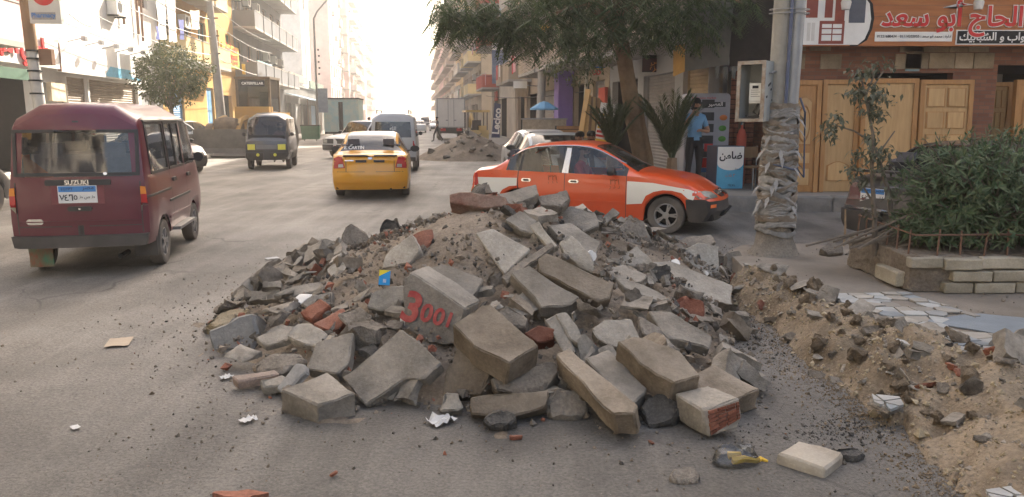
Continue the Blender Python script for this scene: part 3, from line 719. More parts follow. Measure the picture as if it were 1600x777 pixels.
# ---- body shapes ----
STOP = [(1, .86), (.95, .95), (.80, .985), (.45, .998), (0, 1)]
def sedan_spec(**k):
    k.setdefault('bumpm', None)
    def cls(x0, j, z):
        x = x0 + .2 if x0 < 3.3 else x0
        if j == 4:
            for nm_, a, b in (('side_glass', 2.02, 2.93), ('side_glass_b', 1.22, 1.93), ('side_glass_c', .98, 1.18)):
                if a < x < b: return nm_
            if .95 < x < 3.0: return 'pillar'
            return 'body'
        if j >= 6:
            if 2.42 < x < 3.14: return 'c_windscreen'
            if .74 < x < 1.36: return 'c_rear_glass'
            if j >= 7 and 3.0 < x0 < 4.14: return 'c_hood'
            if j >= 7 and .06 < x0 < .48: return 'c_lid'
            return 'body'
        if j <= 1 and x0 > 3.74: return 'bumper_f'
        if j <= 3:
            if any(abs(x - c) < .009 for c in (1.17, 1.975, 2.985)): return 'gap'
            if j >= 1 or True:
                if 1.975 < x < 2.985: return 'door_f'
                if 1.53 < x < 1.975: return 'door_r'
                if 1.17 < x <= 1.53 and j >= 2: return 'door_r'
        return 'body'
    d = dict(L=4.24, W=1.67, r=.29, ra=.345, ax=(.97, 3.41), sill=.20, zs=.55, wr=.66, tw=.18, er=.5, ef=.62, pr=.13, pf=.26, top=STOP, zb=0,
             cuts=[.06, .48, .54, .75, .78, .965, .975, .98, 1.02, 1.16, 1.33, 1.73, 1.77, 1.78, 1.82, 2.22, 2.73, 2.78, 2.79, 2.94, 3.0, 3.74, 4.14],
             plan=[(0, .93), (.15, .965), (.5, .99), (1.0, 1.0), (3.2, 1), (3.7, .985), (4.0, .96), (4.24, .92)],
             belt=[(0, .80), (.04, .85), (.12, .90), (.5, .925), (1.2, .91), (2.7, .88), (3.0, .868), (3.55, .805), (3.95, .71), (4.12, .62), (4.24, .52)],
             roof=[(0, .82), (.04, .90), (.12, .945), (.28, .965), (.50, .985), (.8, 1.19), (1.05, 1.318), (1.22, 1.362), (1.55, 1.392), (1.9, 1.395), (2.1, 1.375), (2.28, 1.325), (2.6, 1.145), (2.98, .958), (3.3, .925), (3.66, .86), (3.95, .775), (4.12, .68), (4.24, .56)],
             rear=[(.2, .07), (.3, .0), (.58, .0), (.66, .05), (.85, .045), (.95, .10)], front=[(.2, .10), (.32, 0), (.5, 0), (.6, .06), (.75, .16)], cls=cls,
             capcls=lambda e, j, f, z: 'bumper_f' if e == 1 and j <= 1 else 'body', seats=[(1.95, .36, .5), (1.95, -.36, .5), (1.08, 0, 1.25)], dash=2.75, mirror=(2.58, .96), rearglass=None)
    d.update(k); d['rearglass'] = d['rearglass'] or C_gld
    return d
VTOP = [(1, .74), (.985, .80), (.90, .84), (.60, .985), (0, 1)]
def van_spec(**k):
    def cls(x, j, z):
        if j == 4:
            for nm_, a, b in (('side_glass', 2.12, 2.74), ('side_glass_b', 1.22, 2.0), ('side_glass_c', .32, 1.12)):
                if a < x < b: return nm_
            return 'body'
        if j >= 6 and 2.72 < x < 3.14: return 'c_windscreen'
        if j == 5 and 2.72 < x < 3.14: return 'body'
        if j >= 6 and x < 2.72: return 'c_roof'
        if j <= 3 or j == 4:
            if any(abs(x - c) < .009 for c in (1.17, 2.06)): return 'gap'
            if 2.06 < x < 2.78 and (j >= 2 or x < 2.2): return 'door_f'
            if 1.17 < x < 2.06: return 'door_r'
        return 'body'
    d = dict(L=3.25, W=1.41, r=.262, ra=.315, ax=(.66, 2.50), sill=.33, zs=.62, wr=.86, tw=.155, er=.30, ef=.35, pr=.05, pf=.10, top=VTOP,
             cuts=[.32, 1.12, 1.165, 1.175, 1.22, 2.0, 2.055, 2.065, 2.12, 2.2, 2.72, 2.74, 2.78, 3.14], plan=[(0, .965), (.1, .985), (.4, 1), (2.8, 1), (3.1, .975), (3.25, .95)],
             belt=[(0, 1.08), (2.8, 1.08), (3.0, 1.05), (3.16, .98), (3.25, .93)],
             roof=[(0, 1.74), (.05, 1.79), (.2, 1.845), (.6, 1.87), (2.2, 1.87), (2.55, 1.83), (2.70, 1.77), (3.15, 1.04), (3.25, .95)],
             rear=[(.3, 0), (.95, 0), (1.1, .02), (1.6, .10), (1.9, .2)], front=[(.3, .05), (.5, 0), (.8, .01), (1.0, .05)], cls=cls,
             capcls=lambda e, j, f, z: ('c_rear_glass' if j == 4 and abs(f) < .9 else ('c_seal' if False else 'body')) if e == 0 else 'body',
             seats=[(2.25, .34, .48), (2.25, -.34, .48), (1.45, 0, 1.05), (.65, 0, 1.05)], dash=2.92, mirror=(2.66, 1.16), winset=.01)
    d.update(k); return d
def place(loc_xy, world, heading):
    """root position so that the car's local point lies at a world point"""
    c, s = cos(heading), sin(heading)
    return V((world[0] - (c * loc_xy[0] - s * loc_xy[1]), world[1] - (s * loc_xy[0] + c * loc_xy[1]), 0))
def handles(car, pts, m=C_blk):
    for s_ in (-1, 1):
        for x, z in pts: proj(car, 'door_handle', rect(x - .09, x + .09, z - .022, z + .022, .012), 'right' if s_ < 0 else 'left', m, .025)
HEAD_ST = pi / 2 + YAW           # driving away up the street

# ---- the maroon van
B_mar = paint('maroon', (.10, .005, .020), .06, .7, coat=.35); B_mar_roof = B_mar
root = empty('minivan', place((.66, -.70), G(263, 411).to_2d(), HEAD_ST + .085), HEAD_ST + .085, 'maroon high-roofed minivan seen from behind with a blue and white plate', 'van', 'high-roofed minivans')
van = make_car(van_spec(rearglass=glass('clear_rear_glass', (.93, .95, .95)), pr=.05), root, B_mar, glassm=glass('van_side_glass', (.5, .53, .54)))
proj(van, 'rear_bumper', [(-.70, .33), (.70, .33), (.70, .455), (-.70, .455)], 'rear', C_blk, .07, depth=.05)
for s_ in (-1, 1):
    a, b = (.615, .70) if s_ > 0 else (-.70, -.615)
    lam = proj(van, 'tail_lamp', rect(a, b, .70, .97), 'rear', C_red, .018, depth=.06)
    proj(van, 'lamp_lens', rect(a, b, .885, .97), 'rear', C_amb, .021, lam, depth=-.004); proj(van, 'lamp_lens', rect(a, b, .70, .765), 'rear', C_clear, .021, lam, depth=-.004)
    proj(van, 'side_step', rect(1.15, 2.1, .33, .37), 'right' if s_ < 0 else 'left', C_rim, .09)
    proj(van, 'side_trim', rect(.95, 2.2, .50, .53), 'right' if s_ < 0 else 'left', B_mar, .012)
    proj(van, 'wheel_lip', [(.66 + .335 * cos(t_), .25 + .335 * sin(t_)) for t_ in [pi * i / 12 for i in range(13)]] + [(.66 + .31 * cos(t_), .25 + .31 * sin(t_)) for t_ in [pi * (12 - i) / 12 for i in range(13)]], 'right' if s_ < 0 else 'left', C_blk, .014)
proj(van, 'tailgate_handle_bar', rect(-.33, .31, .99, 1.05, .01), 'rear', C_blk, .02)
text('SUZUKI', root, (van.bvh.ray_cast(V((-5, 0, 1.02)), V((1, 0, 0)))[0].x - .022, 0, 1.02), C_chr, width=.235, bold=.045, rz=-pi / 2, ex=.003)
proj(van, 'plate_recess', rect(-.26, .26, .79, .99), 'rear', mat('faded_pink_plastic', (.20, .06, .065), .7, .15), .004)
plate(van, 'rear', .0, .895, .38, .185, digits='٧٤٦٥', letters='ط ص ط')
proj(van, 'tailgate_handle', rect(-.13, .11, .715, .765, .015), 'rear', C_blk, .022); proj(van, 'latch_button', rect(-.02, .0, .728, .75), 'rear', C_chr, .026)
proj(van, 'tailgate_crease', rect(-.6, .6, .545, .557), 'rear', C_blk, .002); proj(van, 'tailgate_crease', rect(-.6, .6, .60, .61), 'rear', B_mar, .012)
for y_ in (-.612, .612): proj(van, 'tailgate_gap', rect(y_ - .006, y_ + .006, .47, 1.02), 'rear', C_blk, .002)
proj(van, 'silver_sticker', rect(.36, .53, .575, .635, .02), 'rear', C_chr, .004); proj(van, 'lock', rect(-.30, -.26, 1.095, 1.125, .01), 'rear', C_chr, .012)
handles(van, [(1.32, .95), (2.2, .95)])
q = MB(); q.b2((0, -.12, -.26), (.012, .12, .02)); q.build('mud_flap', mat('striped_flap', (.35, .08, .05), .8, .2, 9, 0, col2=(.10, .28, .18), stretch=(1, 1, .6)), root, loc=(.30, .52, .33))
q = MB(); q.b2((0, -.12, -.2), (.012, .12, .05)); q.build('mud_flap', C_blk, root, loc=(.30, -.56, .36))
g_ = MB(); g_.b2((0, -.72, 0), (1.0, -.70, .04)); 
proj(van, 'rain_gutter', rect(.1, 2.75, 1.655, 1.675), 'right', C_blk, .02); proj(van, 'rain_gutter', rect(.1, 2.75, 1.655, 1.675), 'left', C_blk, .02)
def seal(car, face, a0, a1, b0, b1, t=.022, m=None, off=.010):
    for r_ in ((a0, a1, b0, b0 + t), (a0, a1, b1 - t, b1), (a0, a0 + t, b0 + t, b1 - t), (a1 - t, a1, b0 + t, b1 - t)): proj(car, 'window_seal', rect(*r_), face, m or C_blk, off, res=.2)
seal(van, 'rear', -.615, .615, 1.085, 1.575, .035)
for a_, b_ in ((.30, 1.14), (1.20, 2.02)): seal(van, 'right', a_, b_, 1.075, 1.655, .03)
proj(van, 'window_seal', rect(1.60, 1.64, 1.10, 1.63), 'right', C_blk, .012)
proj(van, 'side_moulding', rect(.99, 2.18, .70, .725), 'right', C_blk, .012); proj(van, 'side_moulding', rect(.05, 1.1, .84, .865), 'right', C_blk, .010)
# goods and seat covers seen through its rear window
q = MB(); q.box((.42, .42, 1.15), (.22, .4, .30), rz=.2); q.box((.5, .1, 1.12), (.25, .34, .24), rz=-.2); q.build('cargo_bag', mat('orange_cloth', (.42, .13, .05), .9, .25, 6), root)
q = MB(); q.box((.62, -.38, 1.17), (.12, .3, .32)); q.build('seat_cover', mat('pale_cloth', (.45, .45, .43), .9, .1), root)

# ---- the orange taxi
B_or = paint('orange', (.68, .075, .008), .05, .7); B_cream = paint('cream', (.80, .78, .70), .05, .6)
hd = radians(-22)
root = empty('taxi_car', place((3.41 * .958, -.80 * .958), G(1039, 366).to_2d(), hd), hd, 'orange and white taxi saloon turning across the street with a driver in red', 'taxi', 'saloon cars')
root.scale = (.958,) * 3; tax = make_car(sedan_spec(bumpm=C_blk), root, B_or, glassm=glass('taxi_glass', (.74, .77, .77)))
wp = [(2.995, .33), (2.995, .82), (3.3, .80), (3.75, .715), (3.98, .635), (3.86, .52), (3.76, .50), (3.72, .56), (3.62, .64), (3.5, .675), (3.36, .68), (3.22, .65), (3.12, .58), (3.05, .48), (3.03, .33)]
proj(tax, 'white_panel', [(2.80, .44), (2.80, .80), (3.2, .785), (3.75, .70), (3.86, .665), (3.82, .54), (3.74, .56), (3.64, .645), (3.5, .675), (3.36, .68), (3.22, .65), (3.10, .585), (3.04, .46)], 'right', B_cream, .004)
proj(tax, 'white_panel', [(.10, .54), (.10, .79), (.955, .80), (.955, .675), (.95, .675), (.97, .675), (.82, .66), (.70, .60), (.64, .52)], 'right', B_cream, .004)
fb = [(-.84, .20), (.84, .20), (.84, .54), (.5, .555), (-.5, .555), (-.84, .54)]
hl = [(-.72, .60), (-.66, .565), (-.48, .57), (-.42, .60), (-.47, .65), (-.60, .675), (-.70, .665)]
for s_ in (1, -1): proj(tax, 'headlight', [(a * s_, b) for a, b in hl][::s_], 'front', C_clear, .012, depth=.05)
proj(tax, 'headlight', [(3.85, .60), (3.90, .565), (4.04, .555), (4.08, .60), (4.0, .65), (3.88, .675)], 'right', C_clear, .012)
proj(tax, 'grille', rect(-.36, .36, .57, .66, .03), 'front', C_blk, .014); proj(tax, 'grille_bar', rect(-.34, .34, .61, .622), 'front', C_chr, .022)
proj(tax, 'badge', [(.07 * cos(t_), .615 + .035 * sin(t_)) for t_ in [2 * pi * i / 12 for i in range(12)]], 'front', C_chr, .03)
proj(tax, 'lower_grille', rect(-.4, .4, .27, .36, .03), 'front', C_under, .04)
for s_ in (1, -1): proj(tax, 'tail_lamp', [(.56 * s_, .66), (.80 * s_, .64), (.80 * s_, .86), (.60 * s_, .86)][::s_], 'rear', C_red, .01); 
proj(tax, 'tail_lamp', [(.10, .64), (.26, .66), (.22, .86), (.12, .86)], 'right', C_red, .01)
M_ptick = mat('indicator_orange', (.7, .15, .03), .4); proj(tax, 'side_marker', rect(4.07, 4.14, .42, .47), 'right', M_ptick, .02)
for x_ in (1.12, 1.93): proj(tax, 'door_handle', rect(x_ - .085, x_ + .085, .745, .80, .02), 'right', C_chr, .012); proj(tax, 'handle_recess', rect(x_ - .05, x_ + .05, .757, .785, .01), 'right', C_blk, .016)
for x_, z0, sz in ((1.57, .775, .15), (2.60, .74, .15)):
    y_ = tax.bvh.ray_cast(V((x_, -5, z0)), V((0, 1, 0)))[0].y - .003
    text('٣٢١', root, (x_, y_, z0 + .045), mat('worn_brown_ink', (.25, .06, .02), .8), width=sz, ex=.001); text('د د ر', root, (x_, y_, z0 - .045), MC['worn_brown_ink'], width=sz * 1.2, ex=.001)
proj(tax, 'side_moulding', rect(1.33, 2.77, .455, .475), 'right', B_or, .012)
def top_strip(car, pts, m, w=.014):
    q = MB(); vs = []
    for x, z in pts:
        h = car.bvh.ray_cast(V((x, -5, z)), V((0, 1, 0)))
        if h[0] is not None: vs.append(h[0] + V((0, -.006, 0)))
    if len(vs) > 1: q.tube(vs, w, 6)
    return q.build('window_trim', m, car.root)
def wz(x): return lerp(interp(sedan_spec()['belt'], x), interp(sedan_spec()['roof'], x), .865)
top_strip(tax, [(x_, wz(x_)) for x_ in [.82 + .1 * i for i in range(20)]], C_chr, .010)
proj(tax, 'window_pillar', [(1.725, .90), (1.83, .895), (1.83, 1.29), (1.75, 1.295)], 'right', C_chr, .006)
proj(tax, 'dashboard_sign', rect(-.2, .2, 1.0, 1.06), 'front', C_blk, -.2) if False else None
# ---- the yellow taxi
B_ye = paint('yellow', (.72, .33, .008), .05, .6)
hd = HEAD_ST + radians(0)
root = empty('taxi_car', place((.97, -.80), G(640, 304).to_2d(), hd), hd, 'yellow taxi saloon driving away with an orange plate and a spoiler', 'taxi', 'saloon cars')
yt = make_car(sedan_spec(), root, B_ye, glassm=C_gl)
for s_ in (1, -1):
    lam = proj(yt, 'tail_lamp', [(.52 * s_, .66), (.80 * s_, .645), (.83 * s_, .70), (.80 * s_, .84), (.66 * s_, .90), (.58 * s_, .885)][::s_], 'rear', C_red, .014)
    proj(yt, 'lamp_lens', [(.55 * s_, .675), (.66 * s_, .67), (.66 * s_, .735), (.565 * s_, .74)][::s_], 'rear', C_clear, .02, lam)
proj(yt, 'plate_garnish', rect(-.30, .30, .775, .825), 'rear', C_blk, .02); plate(yt, 'rear', 0, .685, .33, .17, C_porg, '٢٢٩', 'ن ط م')
proj(yt, 'boot_spoiler', rect(-.56, .56, .895, .925), 'rear', C_blk, .03); proj(yt, 'badge', [(.05 * cos(t_), .86 + .026 * sin(t_)) for t_ in [2 * pi * i / 12 for i in range(12)]], 'rear', C_chr, .014)
proj(yt, 'badge', rect(.34, .52, .80, .825), 'rear', C_chr, .01); proj(yt, 'badge', rect(-.52, -.35, .80, .845), 'rear', C_ink, .01)
proj(yt, 'bumper_line', rect(-.80, .80, .575, .583), 'rear', C_blk, .003); proj(yt, 'bumper_line', rect(-.74, .74, .335, .347), 'rear', B_ye, .014)
for y_ in (.5, -.5): proj(yt, 'boot_gap', rect(y_ - .006, y_ + .006, .58, .88), 'rear', C_blk, .003)
def glass_text(car, s, y0, z0, wd, m):
    q = textmesh(s, wd, None, .02, .001); q.materials.append(m); bm = bmesh.new(); bm.from_mesh(q)
    for v in bm.verts:
        h = car.bvh.ray_cast(V((-5, y0 - v.co.x, z0 + v.co.z)), V((1, 0, 0)))
        if h[0]: v.co = h[0] + V((-.01 - v.co.y, 0, .004))
    bm.to_mesh(q); bm.free(); return inst(q, 'window_lettering', car.root)
glass_text(yt, 'E. CARTIN', .36, 1.06, .42, M_wt); glass_text(yt, 'ﻮ', .40, 1.15, .09, M_wt)

# ---- other minivans
B_gv = paint('silver_grey', (.05, .054, .062), .05, .8); B_dk = paint('charcoal', (.06, .062, .07), .25, 1.2); B_sil = paint('silver', (.40, .41, .42), .15, 1.2)
def van_front(car, lampm):
    proj(car, 'front_bumper', rect(-.70, .70, .33, .56, .03), 'front', C_blk, .05)
    for s_ in (1, -1):
        proj(car, 'headlight', [(.36 * s_, .66), (.60 * s_, .66), (.60 * s_, .84), (.36 * s_, .84)][::s_], 'front', lampm, .014)
        fl_ = MB(); fl_.lathe([(.0, .05), (.05, .045), (.055, 0), (.03, -.05)], n=12, axis='x'); fl_.build('fog_lamp', lampm, car.root, loc=(3.30, .27 * s_, .50))
        q = MB(); q.bar((3.05, .1 * s_ - .1, 1.12), (2.93, .1 * s_ + .16, 1.24), .014); q.build('wiper', C_blk, car.root)
    proj(car, 'grille', rect(-.33, .33, .68, .82, .01), 'front', mat('grille_grey', (.16, .16, .17), .5), .012); proj(car, 'grille', rect(-.62, .62, .60, .645), 'front', C_blk, .01)
M_ylamp = mat('yellow_lamp', (.72, .68, .10), .2, .1, 6, 0)
hd = -pi / 2 + YAW + radians(3)
root = empty('minivan', place((3.25, 0), G(418, 266).to_2d(), hd), hd, 'silver grey minivan coming towards the viewer with yellow headlights', 'van', 'high-roofed minivans')
gv = make_car(van_spec(), root, B_gv, glassm=glass('dark_van_glass', (.16, .18, .19))); van_front(gv, M_ylamp); plate(gv, 'front', 0, .50, .32, .15, digits='٢١٨', letters='ر ق')
proj(gv, 'dark_side', [(.2, .56), (3.12, .56), (3.12, 1.0), (.2, 1.06)], 'left', B_dk, .004)
for s_ in (1, -1): proj(gv, 'side_skirt', rect(.98, 2.18, .34, .55), 'left' if s_ > 0 else 'right', C_blk, .01)
root = empty('minivan', place((0, 0), (D(614, 215, 24.5).x, 24.5), HEAD_ST - .03), HEAD_ST - .03, 'dusty grey minivan driving away just ahead of the yellow taxi', 'van', 'high-roofed minivans')
gv2 = make_car(van_spec(W=1.5), root, B_sil, glassm=glass('dark_van_glass', (.16, .18, .19)))
proj(gv2, 'rear_bumper', rect(-.70, .70, .33, .46), 'rear', C_blk, .06)
for s_ in (1, -1): proj(gv2, 'tail_lamp', [(.62 * s_, .68), (.72 * s_, .68), (.72 * s_, .98), (.62 * s_, .98)][::s_], 'rear', C_red, .015)
glass_text(gv2, 'الله', 0, 1.36, .2, M_wt)
q = MB()
for y_ in (-.5, .5): q.tube([(.25, y_, 1.82), (.25, y_, 1.93), (2.3, y_, 1.93), (2.3, y_, 1.82)], .018, 6)
q.build('roof_rack', C_blk, root)
# ------------------------------------------------------------------ rubble
def stone(name, a, b, spk=.25, bump=.6, sc=3.0, rnd=.24, dust=(.36, .32, .265), dk=.55, bricky=None):
    """broken mineral stuff: stained, speckled with aggregate, dust lying on upward faces"""
    if name in MC: return MC[name]
    m = bpy.data.materials.new(name); MC[name] = m; m.use_nodes = True; t = m.node_tree; N = t.nodes; L = t.links; bs = N['Principled BSDF']
    tc = N.new('ShaderNodeTexCoord'); oi = N.new('ShaderNodeObjectInfo'); mp = N.new('ShaderNodeMapping'); L.new(tc.outputs['Object'], mp.inputs[0])
    sv = N.new('ShaderNodeVectorMath'); sv.operation = 'SCALE'; sv.inputs[0].default_value = (17, 9, 23); L.new(oi.outputs['Random'], sv.inputs['Scale']); L.new(sv.outputs[0], mp.inputs['Location'])
    def noi(s, d, r=.6):
        n = N.new('ShaderNodeTexNoise'); n.inputs['Scale'].default_value = s; n.inputs['Detail'].default_value = d; n.inputs['Roughness'].default_value = r; L.new(mp.outputs[0], n.inputs['Vector']); return n.outputs['Fac']
    def ramp(f, c0, c1, p0, p1):
        r = N.new('ShaderNodeValToRGB'); r.color_ramp.elements[0].position = p0; r.color_ramp.elements[1].position = p1; r.color_ramp.elements[0].color = (*c0, 1); r.color_ramp.elements[1].color = (*c1, 1); L.new(f, r.inputs[0]); return r.outputs[0]
    def mix(f, A, B, mode='MIX', k=1.0):
        x = N.new('ShaderNodeMix'); x.data_type = 'RGBA'; x.blend_type = mode; x.inputs['Factor'].default_value = k
        if f is not None: L.new(f, x.inputs['Factor'])
        L.new(A, x.inputs['A']); L.new(B, x.inputs['B']); return x.outputs['Result']
    c = ramp(noi(sc, 9, .68), a, b, .36, .64); c = mix(None, c, ramp(noi(1.1, 5), (.72, .70, .67), (1.12, 1.12, 1.12), .38, .60), 'MULTIPLY', .9)
    c = mix(None, c, ramp(noi(sc * 14, 4, .7), (1 - spk,) * 3, (1 + spk,) * 3, .34, .66), 'MULTIPLY', .75)
    vo = N.new('ShaderNodeTexVoronoi'); vo.inputs['Scale'].default_value = 62; L.new(mp.outputs[0], vo.inputs['Vector'])
    c = mix(None, c, ramp(vo.outputs['Distance'], (1.25, 1.22, 1.16), (.80, .80, .81), .10, .45), 'MULTIPLY', .3)
    g = N.new('ShaderNodeNewGeometry'); sx = N.new('ShaderNodeSeparateXYZ'); L.new(g.outputs['Normal'], sx.inputs[0])
    mr = N.new('ShaderNodeMapRange'); mr.inputs['From Min'].default_value = .35; mr.inputs['From Max'].default_value = 1; mr.inputs['To Max'].default_value = dk; L.new(sx.outputs['Z'], mr.inputs[0])
    mu = N.new('ShaderNodeMath'); mu.operation = 'MULTIPLY'; L.new(mr.outputs[0], mu.inputs[0]); m2 = N.new('ShaderNodeMapRange'); m2.inputs['From Min'].default_value = .35; m2.inputs['From Max'].default_value = .65; L.new(noi(2.2, 6), m2.inputs[0]); L.new(m2.outputs[0], mu.inputs[1])
    d = N.new('ShaderNodeRGB'); d.outputs[0].default_value = (*dust, 1); c = mix(mu.outputs[0], c, d.outputs[0])
    hs = N.new('ShaderNodeHueSaturation'); m4 = N.new('ShaderNodeMapRange'); m4.inputs['To Min'].default_value = 1 - rnd; m4.inputs['To Max'].default_value = 1 + rnd; L.new(oi.outputs['Random'], m4.inputs[0]); L.new(m4.outputs[0], hs.inputs['Value']); L.new(c, hs.inputs['Color'])
    L.new(hs.outputs[0], bs.inputs['Base Color']); bs.inputs['Roughness'].default_value = .93; bs.inputs['Specular IOR Level'].default_value = .12
    bp = N.new('ShaderNodeBump'); bp.inputs['Strength'].default_value = bump; bp.inputs['Distance'].default_value = .02
    ah = N.new('ShaderNodeMath'); ah.operation = 'ADD'; L.new(noi(38, 6, .7), ah.inputs[0]); L.new(noi(9, 4), ah.inputs[1]); L.new(ah.outputs[0], bp.inputs['Height']); L.new(bp.outputs[0], bs.inputs['Normal'])
    return m
K_grey = stone('concrete_grey', (.175, .16, .138), (.315, .288, .248), .16, .6); K_brown = stone('concrete_brown', (.155, .126, .094), (.275, .23, .178), .2, .5)
K_pale = stone('concrete_pale', (.27, .25, .215), (.45, .415, .36), .18, .5); K_rock = stone('broken_rock', (.16, .143, .122), (.305, .27, .228), .3, 1.0)
K_asph = stone('asphalt_lump', (.075, .072, .068), (.15, .142, .132), .4, 1.0, 6, dk=.22); K_brick = stone('brick_red', (.20, .075, .05), (.31, .135, .09), .25, .5, 6, dk=.25)
K_soil = stone('rubble_soil', (.205, .168, .13), (.315, .262, .205), .3, 1.2, 2.5, rnd=0, dk=.2); K_white = stone('plaster_white', (.38, .365, .34), (.54, .52, .48), .1, .3, dk=.25); K_blue = stone('slate_grey', (.165, .167, .165), (.25, .248, .24), .15, .4)
K_sand = stone('yellow_sand', (.215, .168, .12), (.33, .265, .19), .3, 1.1, 2.6, rnd=0, dust=(.36, .30, .22), dk=.4)

PC = V((-.02, 7.0, 0))
BND = [(320, 548), (380, 610), (440, 648), (560, 646), (690, 646), (760, 668), (900, 664), (1000, 664), (1100, 680), (1188, 648), (1182, 560), (1135, 478), (1150, 420)]
bw_ = [G(u, v).to_2d() for u, v in BND] + [V((2.7, 9.3)), V((1.4, 9.75)), V((0, 9.9)), V((-1.3, 10.1)), V((-2.1, 9.9)), V((-2.6, 8.3)), V((-2.6, 6.6))]
BA = sorted((atan2(p.y - PC.y, p.x - PC.x), hypot(p.y - PC.y, p.x - PC.x)) for p in bw_)
BA = [(BA[-1][0] - 2 * pi, BA[-1][1])] + BA + [(BA[0][0] + 2 * pi, BA[0][1])]
def pile_rho(x, y):
    dx, dy = x - PC.x, y - PC.y; return hypot(dx, dy) / interp(BA, atan2(dy, dx))
def pile_h(x, y):
    r = pile_rho(x, y)
    if r >= 1.05: return -.05
    h = 1.0 * max(0, 1 - r) ** .92 * (1 if r > .10 else 1 - (.10 - r) * .6)
    return h + .05 * noise.noise(V((x * 2.1, y * 2.1, 1))) + .03 * noise.noise(V((x * 6, y * 6, 5))) - .02
def hit(u, v, fn=pile_h):
    d = ray(u, v); t = 2.5; p = None
    while t < 16:
        p = V((0, 0, CH)) + d * t
        if p.z <= max(0, fn(p.x, p.y)): return p
        t += .02
    return p
q = MB(); n1, n2 = 84, 100; x0, x1, y0, y1 = -3.2, 3.4, 3.4, 10.6
for j in range(n2 + 1):
    for i in range(n1 + 1):
        x, y = lerp(x0, x1, i / n1), lerp(y0, y1, j / n2); h = pile_h(x, y)
        h -= .085 * (1 - max(0, 1 - hypot((x + .55) / .95, (y - 6.7) / 1.3)) * 1.6 if hypot((x + .55) / .95, (y - 6.7) / 1.3) < 1 else 1) if pile_rho(x, y) < 1 else 0
        q.v.append(V((x, y, (h + .025 * noise.noise(V((x * 17, y * 17, 2)))) if h > -.045 else -.06)))
for j in range(n2):
    for i in range(n1):
        a = j * (n1 + 1) + i; f = [a, a + 1, a + n1 + 2, a + n1 + 1]
        if max(q.v[k].z for k in f) > -.055: q.f.append(f); q.m.append(0)
tag(q.build('rubble_soil', K_soil, ang=50), kind='stuff')

def roughen(bm, amp, seed, cuts=2, bevel=.012, fine=.35):
    if bevel:
        bmesh.ops.bevel(bm, geom=bm.edges[:], offset=bevel, segments=1, profile=.6, affect='EDGES')
    bmesh.ops.triangulate(bm, faces=bm.faces[:])
    le = sorted(e.calc_length() for e in bm.edges)[len(bm.edges) * 3 // 4]
    for _ in range(cuts):
        es = [e for e in bm.edges if e.calc_length() > le * .28]
        if len(bm.faces) > 1800: break
        bmesh.ops.subdivide_edges(bm, edges=es, cuts=1, use_grid_fill=True); bmesh.ops.triangulate(bm, faces=bm.faces[:])
    o = V((seed * 3.7, seed * 1.3, seed * 7.1))
    bmesh.ops.recalc_face_normals(bm, faces=bm.faces[:]); bm.normal_update()
    for v in bm.verts:
        c = v.co; k = 1.0
        d = noise.noise_vector(c * 4 + o) * amp + noise.noise_vector(c * 13 + o) * amp * .45 + noise.noise_vector(c * 34 + o) * amp * fine * .5
        sharp = max((e.calc_face_angle(0) for e in v.link_edges if len(e.link_faces) == 2), default=0)
        v.co = c + d * (1.55 if sharp > .35 else .42)
HP = []
def slab(name, label, poly, nrm, t, m, dep=None, lift=.05, amp=.012, cat='concrete block', group=None, bevel=.009, cuts=3, smooth=28, m2=None, fn=pile_h, vec=None):
    """a broken block whose seen face has this outline; the block runs back from it by t"""
    cu, cv = sum(p[0] for p in poly) / len(poly), sum(p[1] for p in poly) / len(poly)
    n = V(nrm).normalized()
    p0 = D(cu, cv, dep) if dep else hit(cu, cv, fn) + n * (lift + (.04 if fn is pile_h else 0))
    o = V((0, 0, CH)); pts = []
    for u, v in poly:
        d = ray(u, v); k = (p0 - o).dot(n) / d.dot(n); pts.append(o + d * k)
    HP.append((poly, p0.y)); c = sum(pts, V()) / len(pts); q = MB(); q.prism([p - c for p in pts], (V(vec) if vec else -n) * t)
    me = q.mesh(name, m, ang=0); bm = bmesh.new(); bm.from_mesh(me); bmesh.ops.recalc_face_normals(bm, faces=bm.faces[:])
    roughen(bm, amp, len(bpy.data.objects) % 97, cuts, bevel); bm.to_mesh(me); bm.free()
    me.polygons.foreach_set('use_smooth', [True] * len(me.polygons)); me.set_sharp_from_angle(angle=radians(smooth)); me.update()
    ob = inst(me, name, None, c); tag(ob, label, cat, group); ob['n'] = list(n); return ob
GRP = 'large broken pieces on the rubble pile'
def hero(label, poly, nrm, t, m, **k): return slab(k.pop('name', 'concrete_block'), label, poly, nrm, t, m, group=GRP, **k)
painted = hero('grey slab sprayed with red figures, propped in the middle of the pile', [(628, 450), (641, 425), (688, 455), (727, 484), (712, 537), (690, 540), (633, 514)], (-.22, -.93, .22), .20, K_grey, vec=(.5, .84, .10), amp=.008, lift=.16)
hero('flat pale-grey slab lying just behind the painted slab', [(650, 423), (690, 416), (757, 433), (728, 484), (700, 458)], (.05, -.45, .9), .10, K_grey, lift=.12, amp=.014)
hero('square grey slab with a seam across its face, leaning below the red figures', [(534, 589), (629, 514), (660, 540), (691, 568), (664, 592), (632, 590), (573, 635)], (-.2, -.66, .72), .10, K_grey, lift=.12, amp=.010)
hero('long grey block lying lowest at the front of the pile, nearest the van side', [(438, 610), (511, 583), (553, 614), (496, 634)], (.02, -.22, .97), .19, K_grey, lift=.10, amp=.012)
hero('flat grey slab sloping up behind the lowest grey block', [(478, 578), (493, 532), (552, 521), (542, 568), (526, 582)], (-.1, -.6, .8), .10, K_grey, lift=.08)
hero('dark slate coloured boulder at the far edge of the pile beside the open road', [(324, 520), (350, 505), (372, 492), (396, 490), (403, 525), (387, 550), (331, 551)], (-.05, -.85, .5), .26, K_blue, lift=.05, amp=.025, bevel=.02, cat='boulder', name='boulder')
